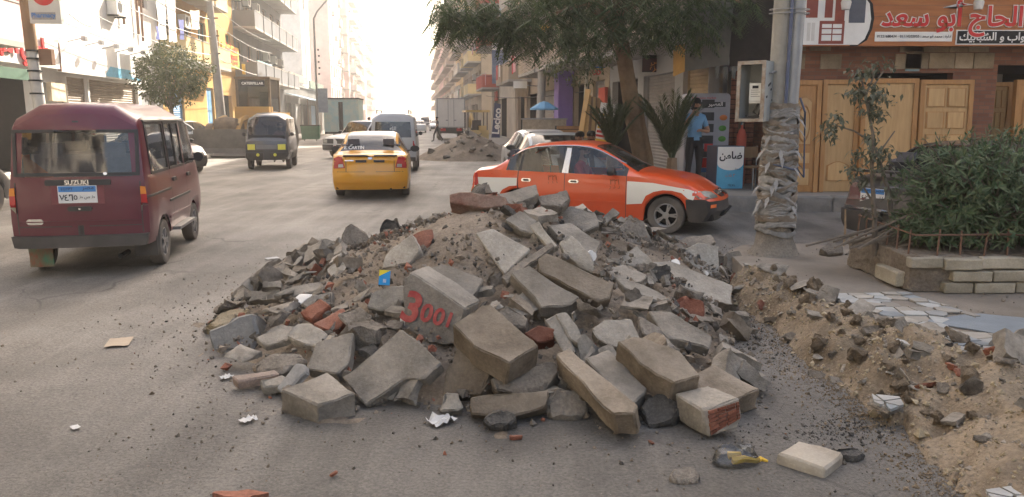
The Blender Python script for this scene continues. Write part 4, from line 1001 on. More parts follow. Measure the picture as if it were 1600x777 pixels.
hero('yellowish stone cap behind the slate boulder at the pile edge', [(318, 508), (350, 483), (384, 480), (392, 492), (345, 510)], (0, -.4, .9), .15, stone('yellow_stone', (.34, .28, .18), (.46, .39, .27)), lift=.12, amp=.03, cat='boulder', name='boulder')
hero('big brown-grey kerb block tipped across the middle of the pile front', [(709, 508), (750, 476), (766, 477), (842, 540), (793, 568), (740, 540)], (.02, -.42, .91), .17, K_brown, lift=.26, amp=.011)
hero('tan block standing on edge under the tipped kerb block', [(719, 534), (745, 540), (768, 568), (770, 588), (752, 616), (693, 620), (697, 590)], (-.3, -.75, .6), .2, K_brown, lift=.10, amp=.02)
hero('flat ragged rock wedged under the tipped kerb block', [(765, 589), (821, 570), (868, 568), (873, 584), (852, 608), (806, 615), (770, 607)], (0, -.72, .7), .15, K_rock, lift=.12, amp=.022, cat='rock', name='rock')
hero('long low block at the very front, beneath the flat ragged rock', [(733, 618), (857, 609), (855, 636), (806, 650), (733, 645)], (0, -.8, .6), .25, K_brown, lift=.06, amp=.012)
hero('small dark asphalt lump resting on the road in front of the low block', [(757, 650), (770, 636), (800, 645), (806, 660), (790, 674), (768, 668)], (0, -.7, .7), .14, K_asph, lift=.06, amp=.028, cat='asphalt lump', name='asphalt_lump')
hero('rounded pale boulder at the front between two blocks', [(853, 628), (872, 602), (905, 606), (921, 630), (920, 655), (890, 667), (862, 655)], (0, -.8, .6), .22, K_rock, lift=.06, amp=.04, bevel=.03, cat='boulder', name='boulder')
hero('long kerb beam slanting to the road beside the rounded pale boulder', [(868, 556), (890, 545), (996, 630), (991, 645), (958, 648)], (-.18, -.36, .92), .15, K_brown, lift=.22, amp=.010)
hero('dusty grey beam tucked behind the slanting kerb beam', [(914, 560), (950, 546), (1013, 608), (985, 636)], (.1, -.4, .9), .12, K_grey, lift=.14)
hero('thick tan kerb block tilted on the flank nearest the sandy trench', [(965, 534), (990, 524), (1062, 546), (1096, 588), (1052, 598), (1000, 566)], (.05, -.42, .9), .18, K_brown, lift=.22, amp=.010)
hero('flat grey block reaching down to the dark gravel at the trench flank', [(1084, 584), (1116, 569), (1187, 608), (1150, 622), (1094, 626)], (.05, -.3, .95), .15, K_brown, lift=.09, amp=.012)
hero('round asphalt-edged lump behind the brick-cored piece', [(1003, 640), (1015, 622), (1050, 622), (1066, 640), (1060, 662), (1020, 668)], (0, -.75, .65), .16, K_asph, lift=.05, amp=.03, cat='asphalt lump', name='asphalt_lump', m2=None)
hero('thin smooth pale board leaning near the top of the pile', [(742, 364), (770, 356), (828, 390), (788, 430)], (-.1, -.74, .66), .045, K_pale, lift=.10, amp=.004, cat='slab', name='concrete_slab')
hero('narrow plank of concrete lying across the thin pale board', [(782, 430), (860, 377), (866, 384), (792, 442)], (0, -.6, .8), .07, K_rock, lift=.17, amp=.012, cat='slab', name='concrete_slab')
hero('grey-topped beam poking out below the narrow concrete plank', [(798, 428), (826, 414), (904, 466), (890, 476), (846, 480)], (0, -.5, .86), .11, K_grey, lift=.14, amp=.012)
hero('long brown beam lying diagonally near the middle of the heap', [(840, 402), (856, 394), (958, 444), (952, 466), (934, 472), (842, 424)], (.03, -.66, .74), .16, K_brown, lift=.16, amp=.010)
hero('whitish upright chunk behind the long brown beam', [(875, 378), (893, 367), (926, 402), (932, 425), (905, 414), (876, 394)], (-.2, -.75, .6), .14, K_pale, lift=.10, amp=.02)
hero('broad flat slab below the taxi sill near the top', [(858, 326), (880, 322), (930, 331), (938, 352), (905, 364), (866, 358)], (0, -.6, .8), .08, K_grey, lift=.08)
hero('broad dark slab sliding down from the top of the heap', [(855, 352), (892, 347), (938, 378), (932, 398), (900, 396)], (.1, -.62, .78), .10, K_grey, lift=.08)
rb = hero('long plate edged in red brick balanced at the very top', [(702, 303), (720, 299), (792, 306), (797, 322), (760, 325), (703, 316)], (0, -.85, .5), .22, stone('dusty_brick', (.20, .095, .07), (.32, .235, .19), dk=.7), dep=6.85, amp=.014)
hero('grey slab lying flat on the summit next to the brick-edged plate', [(776, 303), (836, 291), (842, 304), (800, 321)], (0, -.45, .9), .11, K_grey, dep=7.0, amp=.018)
hero('ragged dark slab jutting from the summit in front of the taxi door', [(838, 306), (888, 298), (893, 312), (880, 322), (846, 321)], (.1, -.6, .8), .12, K_rock, dep=7.1, amp=.022)
hero('rough whitish slab overhanging the rear flank towards the utility pole', [(1014, 412), (1050, 408), (1145, 448), (1142, 478), (1110, 478), (1060, 446)], (.12, -.5, .86), .09, K_pale, lift=.10, amp=.022)
hero('squared pale block standing upright near the utility pole', [(1066, 392), (1090, 378), (1122, 384), (1126, 436), (1070, 425)], (.05, -.9, .42), .2, K_pale, lift=.12, amp=.016)
hero('pale wedge of concrete pointing up in front of the taxi wheel', [(964, 405), (996, 382), (1025, 412), (990, 416)], (0, -.7, .7), .1, K_pale, lift=.08)
hero('weathered boulder in front of the taxi front wheel', [(966, 356), (985, 338), (1008, 350), (1022, 375), (1010, 390), (975, 380)], (0, -.8, .6), .2, K_rock, lift=.08, amp=.03, bevel=.02, cat='boulder', name='boulder')
hero('cracked slab lying beside the weathered boulder below the taxi wheel', [(1030, 395), (1075, 368), (1112, 368), (1118, 380), (1050, 404)], (0, -.5, .85), .10, K_rock, lift=.08, amp=.02)
hero('brown slab half buried on the trench flank', [(1012, 484), (1050, 488), (1114, 526), (1106, 545), (1040, 524)], (.1, -.5, .85), .08, K_grey, lift=.08)
hero('chunky pale block below the red brick bit on the trench flank', [(930, 512), (950, 498), (988, 500), (1002, 528), (975, 548), (938, 530)], (0, -.7, .7), .16, K_pale, lift=.10, amp=.02)
hero('lump of brick and mortar sticking out of the trench flank', [(1050, 470), (1070, 460), (1096, 474), (1098, 500), (1066, 506)], (.1, -.85, .5), .18, K_brick, lift=.08, amp=.03, cat='brick lump', name='brick_lump')
hero('brick-backed chunk of white plaster high on the sandy slope', [(594, 418), (604, 393), (642, 366), (656, 392), (640, 412)], (-.35, -.8, .5), .10, K_pale, lift=.08, amp=.014)
hero('brick-red chunk beside the white plaster on the sandy slope', [(640, 398), (645, 368), (674, 357), (676, 372), (655, 404)], (0, -.75, .65), .1, K_brick, lift=.07, amp=.02)
hero('lone grey boulder standing on the road behind the pile', [(535, 384), (541, 362), (556, 351), (576, 368), (574, 386), (545, 393)], (0, -.85, .5), .22, K_rock, dep=9.4, amp=.04, bevel=.02, cat='boulder', name='boulder')
hero('black asphalt lump behind the sandy slope', [(594, 352), (604, 344), (622, 346), (628, 358), (614, 368), (596, 364)], (0, -.8, .6), .16, K_asph, dep=9.3, amp=.05, cat='asphalt lump', name='asphalt_lump')
hero('cream flat stone half way down the road-side slope', [(447, 528), (466, 504), (490, 506), (512, 522), (498, 543), (462, 537)], (-.1, -.65, .75), .09, K_pale, lift=.07, amp=.02, cat='rock', name='rock')
hero('dark crusty slab lying flat near the slate boulder', [(395, 568), (430, 548), (468, 548), (478, 560), (440, 578), (402, 580)], (-.1, -.5, .85), .09, K_rock, lift=.06, amp=.025, cat='rock', name='rock')
hero('grey shard between the slate boulder and the cream flat stone', [(398, 527), (440, 508), (470, 511), (452, 530), (412, 541)], (-.1, -.5, .85), .06, K_grey, lift=.06, amp=.014)
hero('thin wide shard lying highest on the road-side edge of the pile', [(424, 461), (465, 445), (522, 437), (512, 447), (460, 462)], (-.1, -.4, .9), .05, K_grey, lift=.06, amp=.014, cat='slab', name='concrete_slab')
hero('narrow pinkish kerb strip on the road at the pile edge', [(361, 588), (428, 577), (436, 584), (372, 597)], (0, -.3, .95), .07, stone('pinkish_concrete', (.30, .23, .19), (.40, .31, .26)), lift=.07, amp=.006, cat='slab', name='concrete_slab')
hero('pale broken strip next to the pinkish kerb strip', [(404, 596), (440, 586), (452, 592), (432, 604), (408, 606)], (0, -.4, .9), .07, K_pale, lift=.05, amp=.012, cat='slab', name='concrete_slab')
hero('slanting grey splinter leaning on the lowest grey block', [(430, 606), (462, 566), (476, 568), (478, 580), (440, 614)], (-.3, -.6, .7), .05, K_blue, lift=.10, amp=.008, cat='slab', name='concrete_slab')
hero('brick-edged slab in the road-side slope above the cream stone', [(468, 492), (500, 465), (516, 478), (488, 502)], (-.2, -.7, .7), .09, K_brick, lift=.07, amp=.014)
hero('second brick-edged slab, above the flat grey slab', [(488, 507), (534, 480), (546, 496), (514, 518)], (-.1, -.7, .7), .09, K_brick, lift=.07, amp=.016)
hero('white chunk carrying the blue carton', [(574, 478), (590, 452), (628, 444), (634, 470), (600, 486)], (-.1, -.75, .65), .12, K_pale, lift=.07, amp=.018)
hero('grey chunk above the cream flat stone', [(470, 478), (490, 458), (520, 455), (518, 476), (492, 488)], (0, -.7, .7), .1, K_grey, lift=.06, amp=.018)
hero('rough grey block below the white chunk, beside the painted slab', [(530, 488), (560, 478), (580, 495), (575, 512), (545, 512)], (0, -.75, .65), .12, K_rock, lift=.08, amp=.02)
hero('broken pale stone under the square seamed slab', [(690, 612), (712, 618), (720, 640), (690, 645)], (0, -.7, .7), .1, K_pale, lift=.04, amp=.02, cat='rock', name='rock')
hero('long grey sliver between the two kerb blocks', [(865, 490), (882, 486), (912, 530), (905, 540), (890, 532)], (-.1, -.7, .7), .06, K_pale, lift=.16, amp=.01, cat='slab', name='concrete_slab')
hero('shard of grey paving over the long grey sliver', [(850, 500), (872, 488), (900, 548), (880, 552)], (-.2, -.7, .7), .06, K_grey, lift=.12, amp=.01, cat='slab', name='concrete_slab')
hero('brick-red slab stub beside the tipped kerb block', [(820, 520), (838, 508), (868, 512), (864, 530), (838, 536)], (0, -.75, .65), .12, K_brick, lift=.14, amp=.014)
hero('pale rubble block in the middle, above the tipped kerb block', [(778, 490), (795, 476), (826, 500), (822, 516), (800, 512)], (0, -.7, .7), .12, K_rock, lift=.10, amp=.016)
hero('grey slab standing behind the thin pale board', [(790, 345), (812, 328), (840, 345), (836, 368), (812, 362)], (.1, -.75, .65), .1, K_grey, lift=.08, amp=.014)
hero('light slab leaning beside the whitish upright chunk', [(826, 352), (842, 346), (870, 385), (860, 392)], (-.3, -.7, .65), .06, K_pale, lift=.10, amp=.01)
hero('grey block beyond the long brown beam', [(945, 420), (975, 412), (1010, 428), (1000, 442), (960, 438)], (0, -.5, .86), .09, K_grey, lift=.08, amp=.016)
hero('long thin slab under the rough whitish slab', [(958, 432), (1000, 440), (1048, 468), (1030, 474), (975, 450)], (.1, -.5, .86), .06, K_grey, lift=.08, amp=.012)
hero('jagged grey slab on the trench flank under the brown slab', [(996, 492), (1030, 512), (1064, 545), (1040, 548), (1004, 520)], (.1, -.6, .8), .07, K_rock, lift=.08, amp=.016)
# red figures sprayed on the slab
def on_face(ob, s, u, v, width, m, tilt=0.0, bold=.03, off=.008):
    n = V(ob['n']); d = ray(u, v); o = V((0, 0, CH)); pl_ = ob.location
    k = (pl_ - o).dot(n) / d.dot(n); p = o + d * k + n * off
    y = -n; z = (V((0, 0, 1)) - n * n.z).normalized(); x = y.cross(z)
    M_ = Matrix((x, y, z)).transposed() @ Matrix.Rotation(tilt, 3, 'Y')
    t = text(s, ob, p - ob.location, m, width=width, bold=bold, rot=M_.to_euler(), ex=.002, name='sprayed_figure'); return t
M_spray = mat('red_spray_paint', (.30, .03, .035), .85, .35, 14, .2, col2=(.42, .12, .10))
for s_, u_, v_, w_ in (('3', 645, 480, .12), ('0', 668, 489, .085), ('0', 687, 495, .08), ('1', 703, 500, .022)): on_face(painted, s_, u_, v_, w_, M_spray, tilt=.3, off=.014)
# the piece with a core of bricks
bc = slab('concrete_block', 'pale block with its red brick core showing, on the road at the front corner', [(1100, 640), (1156, 622), (1160, 652), (1150, 668), (1108, 687)], (.22, -.95, .18), .24, K_pale, dep=G(1110, 684).y, amp=.010, group=GRP, vec=(-.50, .83, .05))
n_ = V(bc['n']); o_ = V((0, 0, CH)); r_ = random.Random(3); bmesh_ = []
def onp(u, v):
    d = ray(u, v); return o_ + d * ((bc.location - o_).dot(n_) / d.dot(n_))
A, B_, C_, D_ = onp(1106, 642), onp(1153, 627), onp(1155, 654), onp(1110, 680)
for row in range(6):
    k = 0; f = -.12 * (row % 2)
    while f < .98:
        w_ = .34 if row % 2 else .30; f0, f1 = max(0, f + .015), min(1, f + w_ - .015); g0, g1 = (row + .1) / 6, (row + .9) / 6
        if f1 - f0 > .05:
            P = [lerp(lerp(A, B_, a), lerp(D_, C_, a), b) for a, b in ((f0, g0), (f1, g0), (f1, g1), (f0, g1))]
            e = .006 + r_.random() * .010; q = MB(); q.prism([p + n_ * e - bc.location for p in P], -n_ * .03); q.build('brick', K_brick, bc, ang=0)
        f += w_
# ---- lesser pieces
def chunk_mesh(name, d, m, seed, amp=.1, npts=16, box=False):
    r = random.Random(seed); bm = bmesh.new()
    for i in range(npts):
        p = V((r.uniform(-1, 1), r.uniform(-1, 1), r.uniform(-1, 1)))
        if box: p = V((1 if i & 1 else -1, 1 if i & 2 else -1, 1 if i & 4 else -1)) * (.82 + .2 * r.random()) if i < 8 else p * .9
        else:
            k = max(abs(p.x), abs(p.y), abs(p.z)); p = p / k * (.75 + .25 * r.random())
        bm.verts.new((p.x * d[0] / 2, p.y * d[1] / 2, p.z * d[2] / 2))
    h = bmesh.ops.convex_hull(bm, input=bm.verts[:]); bmesh.ops.delete(bm, geom=list({g for g in h['geom_interior'] + h['geom_unused'] if isinstance(g, bmesh.types.BMVert)}), context='VERTS')
    roughen(bm, amp * min(d), seed, 2, 0); me = bpy.data.meshes.new(name); bm.to_mesh(me); bm.free(); me.materials.append(m)
    me.polygons.foreach_set('use_smooth', [True] * len(me.polygons)); me.set_sharp_from_angle(angle=radians(30)); return me
KINDS = []
import re
def short(l): return re.split(r",| lying| behind| leaning| sloping| beside| at the| tipped| standing| under| wedged| resting| between| slanting| tucked| tilted| reaching| across| poking| below| sliding| balanced| jutting| overhanging| near| pointing| in front| half| sticking| high| on the| with| above| next| half| down| carrying| in the", l)[0]
def short4(l): w = short(l).split(); return ' '.join(w[:5])
HEROES = [(o.location.copy(), short4(o['label'])) for o in COL.objects if o.get('group') == GRP]
def zone(x, y):
    a = atan2(y - PC.y, x - PC.x); rho = pile_rho(x, y)
    if rho < .28: return 'near the summit'
    if -1.0 < x < .1 and 5.6 < y < 8: return 'on the sandy slope'
    if y < 5.0: return 'at the front foot'
    if y > 8.6: return 'on the far side'
    return 'on the road-side slope' if x < 0 else 'on the trench flank'
def size_word(s): return 'tiny' if s < .1 else 'small' if s < .16 else 'medium' if s < .25 else 'large'
for i, (nm_, m, d, b) in enumerate((('concrete_chunk', K_grey, (1, .8, .35), True), ('concrete_chunk', K_grey, (1, .55, .3), True), ('concrete_chunk', K_brown, (1, .5, .4), True), ('concrete_chunk', K_pale, (1, .8, .25), True), ('concrete_chunk', K_rock, (1, .8, .6), False),
        ('concrete_chunk', K_rock, (1, .9, .35), False), ('paving_shard', K_grey, (1, .8, .14), True), ('paving_shard', K_pale, (1, .6, .12), True), ('broken_brick', K_brick, (1, .55, .4), True), ('broken_brick', K_brick, (1, .7, .5), False), ('asphalt_lump', K_asph, (1, .8, .5), False), ('plaster_chunk', K_white, (1, .8, .3), False))):
    KINDS.append((nm_, [chunk_mesh(nm_, (d[0], d[1] * (.75 + .25 * k), d[2] * (1.15 - .2 * k)), m, 100 + i * 7 + k, .17, 18, b and k < 2) for k in range(4)]))
LAB = {'concrete_chunk': ('grey concrete chunk lying among the rubble', 'concrete chunk', 'concrete chunks in the rubble'), 'paving_shard': ('thin flat shard of grey paving in the rubble', 'paving shard', 'paving shards in the rubble'), 'broken_brick': ('red broken brick lying among the grey rubble', 'brick', 'broken bricks in the rubble'),
       'asphalt_lump': ('black crumbly asphalt lump among the rubble', 'asphalt lump', 'asphalt lumps in the rubble'), 'plaster_chunk': ('white plaster chunk lying among the rubble', 'plaster chunk', 'plaster chunks in the rubble')}
WTS = [10, 9, 9, 8, 10, 9, 8, 6, 3, 2, 3, 2]
def slope_normal(fn, x, y):
    e = .06; return V((fn(x - e, y) - fn(x + e, y), fn(x, y - e) - fn(x, y + e), 2 * e)).normalized()
def drop(i, x, y, z, size, nrm, r, tilt=.5, sub=None, nm2=None):
    nm_, ms = KINDS[i]; me = r.choice(ms)
    qn = V((0, 0, 1)).rotation_difference(nrm); e = (qn.to_matrix() @ Euler((r.gauss(0, tilt), r.gauss(0, tilt), r.uniform(0, 6.3))).to_matrix()).to_euler()
    o = inst(me, nm2 or nm_, None, (x, y, z), rot=e); fl_ = abs((e.to_matrix() @ V((0, 0, 1))).z); o.scale = (size * r.uniform(.85, 1.15), size * r.uniform(.8, 1.15), size * r.uniform(.8, 1.3))
    a, b, c = LAB[nm_]
    if sub: return tag(o, sub(nm_, size_word(size)), b, c + ' of the trench')
    hn = min(HEROES, key=lambda h: (h[0] - o.location).length)[1]; noun = {'concrete_chunk': ['grey', 'oblong grey', 'brownish', 'pale', 'rough', 'flattish rough', '', '', '', '', '', ''][i] + ' chunk', 'paving_shard': ('grey' if i == 6 else 'pale') + ' thin shard', 'broken_brick': ('red brick' if i == 8 else 'rough red brick'), 'asphalt_lump': 'black lump', 'plaster_chunk': 'white plaster bit'}[nm_]
    return tag(o, f"{size_word(size)} {noun} {'flat' if fl_ > .85 else 'tilted' if fl_ > .5 else 'upended'} by the {hn} {zone(x, y)}", b, c)
def covers(u, v, y, s):
    e = s * 420 / y
    for poly, hy in HP:
        if y > hy + .10: continue
        c = V((sum(p[0] for p in poly) / len(poly), sum(p[1] for p in poly) / len(poly))); k = V((u, v)) - c; k = c + k * max(0, 1 - e / max(1, k.length)); ins = False
        for i in range(len(poly)):
            (x0, y0), (x1, y1) = poly[i], poly[i - 1]
            if (y0 > k.y) != (y1 > k.y) and k.x < (x1 - x0) * (k.y - y0) / (y1 - y0) + x0: ins = not ins
        if ins: return True
    return False
r = random.Random(11); cnt = 0; tries = 0
while cnt < 450 and tries < 9000:
    tries += 1; x, y = r.uniform(-2.7, 2.8), r.uniform(3.9, 9.9); rho = pile_rho(x, y)
    if rho > .95: continue
    z = pile_h(x, y)
    if y > 8.6 and abs(x) < 1.2 and r.random() < .8: continue
    ux, uv = 800 + x / y * 1200, 184 + (CH - z) / y * 1200
    sandy = 545 < ux < 775 and 318 < uv < 440 and uv > 318 + (775 - ux) * .12
    if sandy and r.random() < .88: continue
    i = r.choices(range(12), WTS)[0]; s = r.choice((.08, .10, .12, .14, .17, .20, .24, .30)) * (.55 if sandy or i in (8, 9, 11) else 1)
    if s > .085 and covers(ux, uv, y, s): continue
    drop(i, x, y, z + .02 + .10 * s, s, slope_normal(pile_h, x, y), r, .45); cnt += 1
def crumbs(name, pts, m, seed, kind='stuff'):
    r = random.Random(seed); q = MB()
    for x, y, z, s in pts:
        b = len(q.v); M_ = Euler((r.uniform(0, 6), r.uniform(0, 6), r.uniform(0, 6))).to_matrix()
        for p in ((1, 0, 0), (-1, 0, 0), (0, 1, 0), (0, -1, 0), (0, 0, .7), (0, 0, -.7)): q.v.append(M_ @ (V(p) * s * r.uniform(.6, 1.2)) + V((x, y, z)))
        for f in ((0, 2, 4), (2, 1, 4), (1, 3, 4), (3, 0, 4), (2, 0, 5), (1, 2, 5), (3, 1, 5), (0, 3, 5)): q.f.append([b + i for i in f]); q.m.append(0)
    return tag(q.build(name, m, ang=0), kind=kind)
pts = {0: [], 1: [], 2: [], 3: []}
for _ in range(7500):
    x, y = r.uniform(-2.9, 2.9), r.uniform(3.7, 10); rho = pile_rho(x, y)
    if rho < 1.0: pts[r.choices((0, 1, 2, 3), (6, .5, .7, 4))[0]].append((x, y, pile_h(x, y) + .01, min(.05, .008 + r.expovariate(90))))
for _ in range(1500):                       # thrown out round the foot
    a = r.uniform(0, 2 * pi); rr = interp(BA, atan2(sin(a), cos(a))) * (1 + abs(r.gauss(0, .16))); x, y = PC.x + cos(a) * rr, PC.y + sin(a) * rr
    if y > 2.2: pts[r.choices((0, 1, 2, 3), (5, .2, .9, 5))[0]].append((x, y, .004 + road_z(x, y), min(.03, .003 + r.expovariate(260))))
for _ in range(5200):                       # dark gravel between the pile and the trench
    u, v = r.uniform(1090, 1330), r.uniform(490, 690); u += (v - 560) * .25; p = G(u + r.gauss(0, 25), v + r.gauss(0, 10)); pts[2].append((p.x, p.y, .004, min(.02, .003 + r.expovariate(330))))
for _ in range(1800):                       # loose grit over the road
    u, v = r.uniform(-50, 1500), 420 + 380 * r.random() ** .8; p = G(u, v)
    if noise.noise(V((p.x * .9, p.y * .9, 8))) < .02: continue
    pts[r.choices((0, 3, 2), (4, 5, .8))[0]].append((p.x, p.y, .002 + road_z(p.x, p.y), .002 + r.expovariate(380)))
crumbs('grey_grit', pts[0], K_rock, 1); crumbs('brick_grit', pts[1], K_brick, 2); crumbs('dark_gravel', pts[2], K_asph, 3); crumbs('soil_grit', pts[3], K_soil, 4)
# ------------------------------------------------------------------ the dug-up corner
PZ = .24
BOT = [(1128, 470), (1165, 488), (1206, 512), (1252, 569), (1308, 608), (1360, 648), (1405, 668), (1472, 738), (1508, 777), (1600, 900)]
TOPL = [(1168, 422), (1215, 436), (1262, 452), (1319, 484), (1370, 505), (1395, 520), (1480, 536), (1565, 552), (1680, 590), (1900, 690)]
nb_ = len(BOT); bw2 = [G(u, v, 0) for u, v in BOT]; tw2 = [G(u, v, PZ) for u, v in TOPL]
def along(P, s):
    s = max(0, min(.9999, s)) * (len(P) - 1); i = int(s); return P[i].lerp(P[i + 1], s - i)
def trench_pt(s, t):
    a, b = along(bw2, s), along(tw2, s); p = a.lerp(b, t); k = max(0, min(1, t))
    z = (PZ + .02) * (k * k * (3 - 2 * k)) + sin(pi * k) * (.10 + .07 * noise.noise(V((s * 9, 3, t * 2)))) + sin(pi * min(1, k * 1.0)) * .11 * noise.noise(V((p.x * 4, p.y * 4, 7))) + .04 * noise.noise(V((p.x * 11, p.y * 11, 1)))
    if t < .12: p += (a - b).normalized() * (.12 - t) / .24 * (.22 * noise.noise(V((s * 26, 1, 4))) + .12 * noise.noise(V((s * 70, 2, 4))))
    if t < 0: z = -.02 + t * .1
    return V((p.x, p.y, z))
q = MB(); ns, nt_ = 170, 44
for i in range(ns + 1):
    for j in range(nt_ + 1):
        p = trench_pt(i / ns, -.12 + 1.2 * j / nt_)
        if j > nt_ * .93: p.z = PZ - .01
        q.v.append(p)
for i in range(ns):
    for j in range(nt_): a = i * (nt_ + 1) + j; q.f.append([a, a + nt_ + 1, a + nt_ + 2, a + 1]); q.m.append(0)
tag(q.build('sand_bank', K_sand, ang=60), kind='structure')
M_dirt = mat('trodden_dirt', (.175, .15, .122), .95, .2, 1.6, .5, 45, spec=.1, col2=(.275, .24, .20))
far = [G(1142, 402, .1), V((3.0, 9.3, 0)), V((4.5, 9.0, 0)), V((9, 8.7, 0))]
ring = [V((p.x, p.y, PZ - .004)) for p in [trench_pt(i / 40, .97) for i in range(41)]] + [V((10, 3.4, PZ - .004)), V((10, 8.6, PZ - .004)), V((4.6, 8.75, PZ - .004)), V((3.5, 8.95, PZ - .004)), V((2.75, 9.05, .20)), V((2.45, 8.6, .2))]
q = MB(); cen = V((4.5, 6.9, PZ - .004)); q.v = ring + [cen] + [V((p.x + .05 * (p.x - cen.x) * .2, p.y + .02 * (p.y - cen.y), -.05)) for p in ring]; n = len(ring)
for i in range(n): j = (i + 1) % n; q.f += [[n, i, j], [i, n + 1 + i, n + 1 + j, j]]; q.m += [0, 0]
o_ = q.build('pavement', M_dirt, ang=0); tag(o_, kind='structure'); PAVE = o_
bm = bmesh.new(); bm.from_mesh(o_.data); bmesh.ops.recalc_face_normals(bm, faces=bm.faces[:]); bm.to_mesh(o_.data); bm.free()

def clip(poly, a, n):
    out = []
    for i in range(len(poly)):
        p, c = poly[i], poly[(i + 1) % len(poly)]; dp, dc = (p - a).dot(n), (c - a).dot(n)
        if dp <= 0: out.append(p)
        if (dp < 0) != (dc < 0) and abs(dp - dc) > 1e-9: out.append(p.lerp(c, dp / (dp - dc)))
    return out
def crazy(region, n, seed, gap=.006, jit=.35):
    r = random.Random(seed); xs = [p.x for p in region]; ys = [p.y for p in region]; A = (max(xs) - min(xs)) * (max(ys) - min(ys)); st = sqrt(A / n); S_ = []
    y = min(ys)
    while y < max(ys):
        x = min(xs)
        while x < max(xs): S_.append(V((x + r.uniform(-jit, jit) * st, y + r.uniform(-jit, jit) * st))); x += st
        y += st
    cells = []
    for a in S_:
        poly = [a + V(d) * st * 2 for d in ((-1, -1), (1, -1), (1, 1), (-1, 1))]
        for b in S_:
            if b is a or (b - a).length > st * 3: continue
            poly = clip(poly, (a + b) / 2 - (b - a).normalized() * gap, (b - a).normalized())
            if len(poly) < 3: break
        if len(poly) < 3: continue
        for i in range(len(region)):
            p, c = region[i], region[(i + 1) % len(region)]; e = c - p; poly = clip(poly, p, V((e.y, -e.x)).normalized())
            if len(poly) < 3: break
        if len(poly) >= 3: cells.append((a, poly))
    return cells
T_mats = [mat('marble_tile', (.27, .265, .25), .6, .2, 7, .15, rnd=.22, col2=(.42, .425, .41), spec=.3), mat('marble_tile_blue', (.23, .25, .26), .5, .2, 7, .1, rnd=.16, spec=.3), mat('marble_tile_dusty', (.30, .275, .235), .8, .2, 5, .2, rnd=.16)]
reg = [G(u, v, PZ).to_2d() for u, v in ((1225, 441), (1300, 477), (1392, 518), (1560, 548), (1660, 578), (1700, 520), (1690, 458), (1418, 459), (1330, 430))]
def ccw(p): return p if sum(a.x * b.y - b.x * a.y for a, b in zip(p, p[1:] + p[:1])) > 0 else p[::-1]
reg = ccw(reg); r = random.Random(5)
bluepatch = (G(1560, 508, PZ), .33)
for a, poly in crazy(reg, 330, 3):
    if noise.noise(V((a.x * 1.6, a.y * 1.6, 4))) > .42 or hypot((a.x - bluepatch[0].x) / 1.5, a.y - bluepatch[0].y) < .26: continue
    q = MB(); z = PZ + r.uniform(-.006, .006); q.prism([V((p.x, p.y, z)) for p in poly], (0, 0, .012))
    q.build('tile', T_mats[r.choices((0, 1, 2), (5, .8, 5))[0]], PAVE, ang=0)
q = MB(); c = bluepatch[0]; q.prism([V((c.x + .42 * cos(a) * (1 + .2 * sin(3 * a)), c.y + .26 * sin(a) * (1 + .15 * cos(4 * a)), PZ + .001)) for a in [2 * pi * i / 22 for i in range(22)]], (0, 0, .008)); q.build('cement_patch', mat('blue_grey_cement', (.19, .215, .235), .7, .15, 4, .2), PAVE, ang=0)
def tiled_slab(label, poly, z, t, n, seed):
    P2 = ccw([G(u, v, z).to_2d() for u, v in poly]); c = sum(P2, V((0, 0))) / len(P2); q = MB()
    q.prism([V((p.x - c.x, p.y - c.y, 0)) for p in P2], (0, 0, -t)); me = q.mesh('paving_slab', K_rock, ang=0); bm = bmesh.new(); bm.from_mesh(me); roughen(bm, .012, seed, 2, .006); bm.to_mesh(me); bm.free()
    o = inst(me, 'paving_slab', None, (c.x, c.y, z - .012)); tag(o, label, 'paving slab', 'broken mosaic slabs along the trench'); r = random.Random(seed)
    for a, pl2 in crazy([p - c for p in P2], n, seed, .007):
        q = MB(); q.prism([V((p.x, p.y, .006)) for p in pl2], (0, 0, .016)); q.build('tile', T_mats[r.choices((0, 1), (4, 1))[0]], o, ang=0)
tiled_slab('long broken mosaic slab jutting over the sandy trench', [(1394, 522), (1500, 523), (1574, 549), (1560, 560), (1450, 549), (1402, 536)], .28, .09, 30, 4)
tiled_slab('white mosaic slab scrap at the lower corner of the trench', [(1540, 768), (1610, 758), (1640, 785), (1560, 800)], .07, .05, 10, 6)
tiled_slab('small white tiled scrap lying in the sand', [(1362, 618), (1405, 622), (1412, 634), (1392, 642), (1366, 630)], .12, .02, 4, 8)
def tb(u, v):                                    # a point of the bank under a pixel
    best = None
    for i in range(61):
        for j in range(21):
            p = trench_pt(i / 60, j / 20); x = 800 + p.x / p.y * 1200; y = 184 + (CH - p.z) / p.y * 1200
            d = (x - u) ** 2 + (y - v) ** 2
            if best is None or d < best[0]: best = (d, p)
    return best[1]
def ts(label, poly, nrm, t, m, **k):
    cu, cv = sum(p[0] for p in poly) / len(poly), sum(p[1] for p in poly) / len(poly); p = tb(cu, cv)
    return slab(k.pop('name', 'rock'), label, poly, nrm, t, m, dep=k.pop('dep', p.y - .03), cat=k.pop('cat', 'rock'), group='broken pieces along the trench', **k)
ts('lump of mortar and brick half buried in the sandy trench wall', [(1308, 585), (1318, 566), (1350, 562), (1380, 572), (1392, 590), (1380, 610), (1335, 606)], (-.2, -.8, .5), .2, K_pale, amp=.03, name='brick_lump', cat='brick lump')
ts('red brick end sticking out beside the mortar lump', [(1366, 590), (1398, 588), (1405, 604), (1388, 614), (1370, 610)], (-.2, -.85, .4), .12, K_brick, amp=.012, name='broken_brick', cat='brick')
ts('grey rock under the white tiled scrap', [(1348, 640), (1362, 630), (1402, 640), (1405, 656), (1380, 664), (1352, 656)], (-.1, -.75, .6), .14, K_rock, amp=.02)
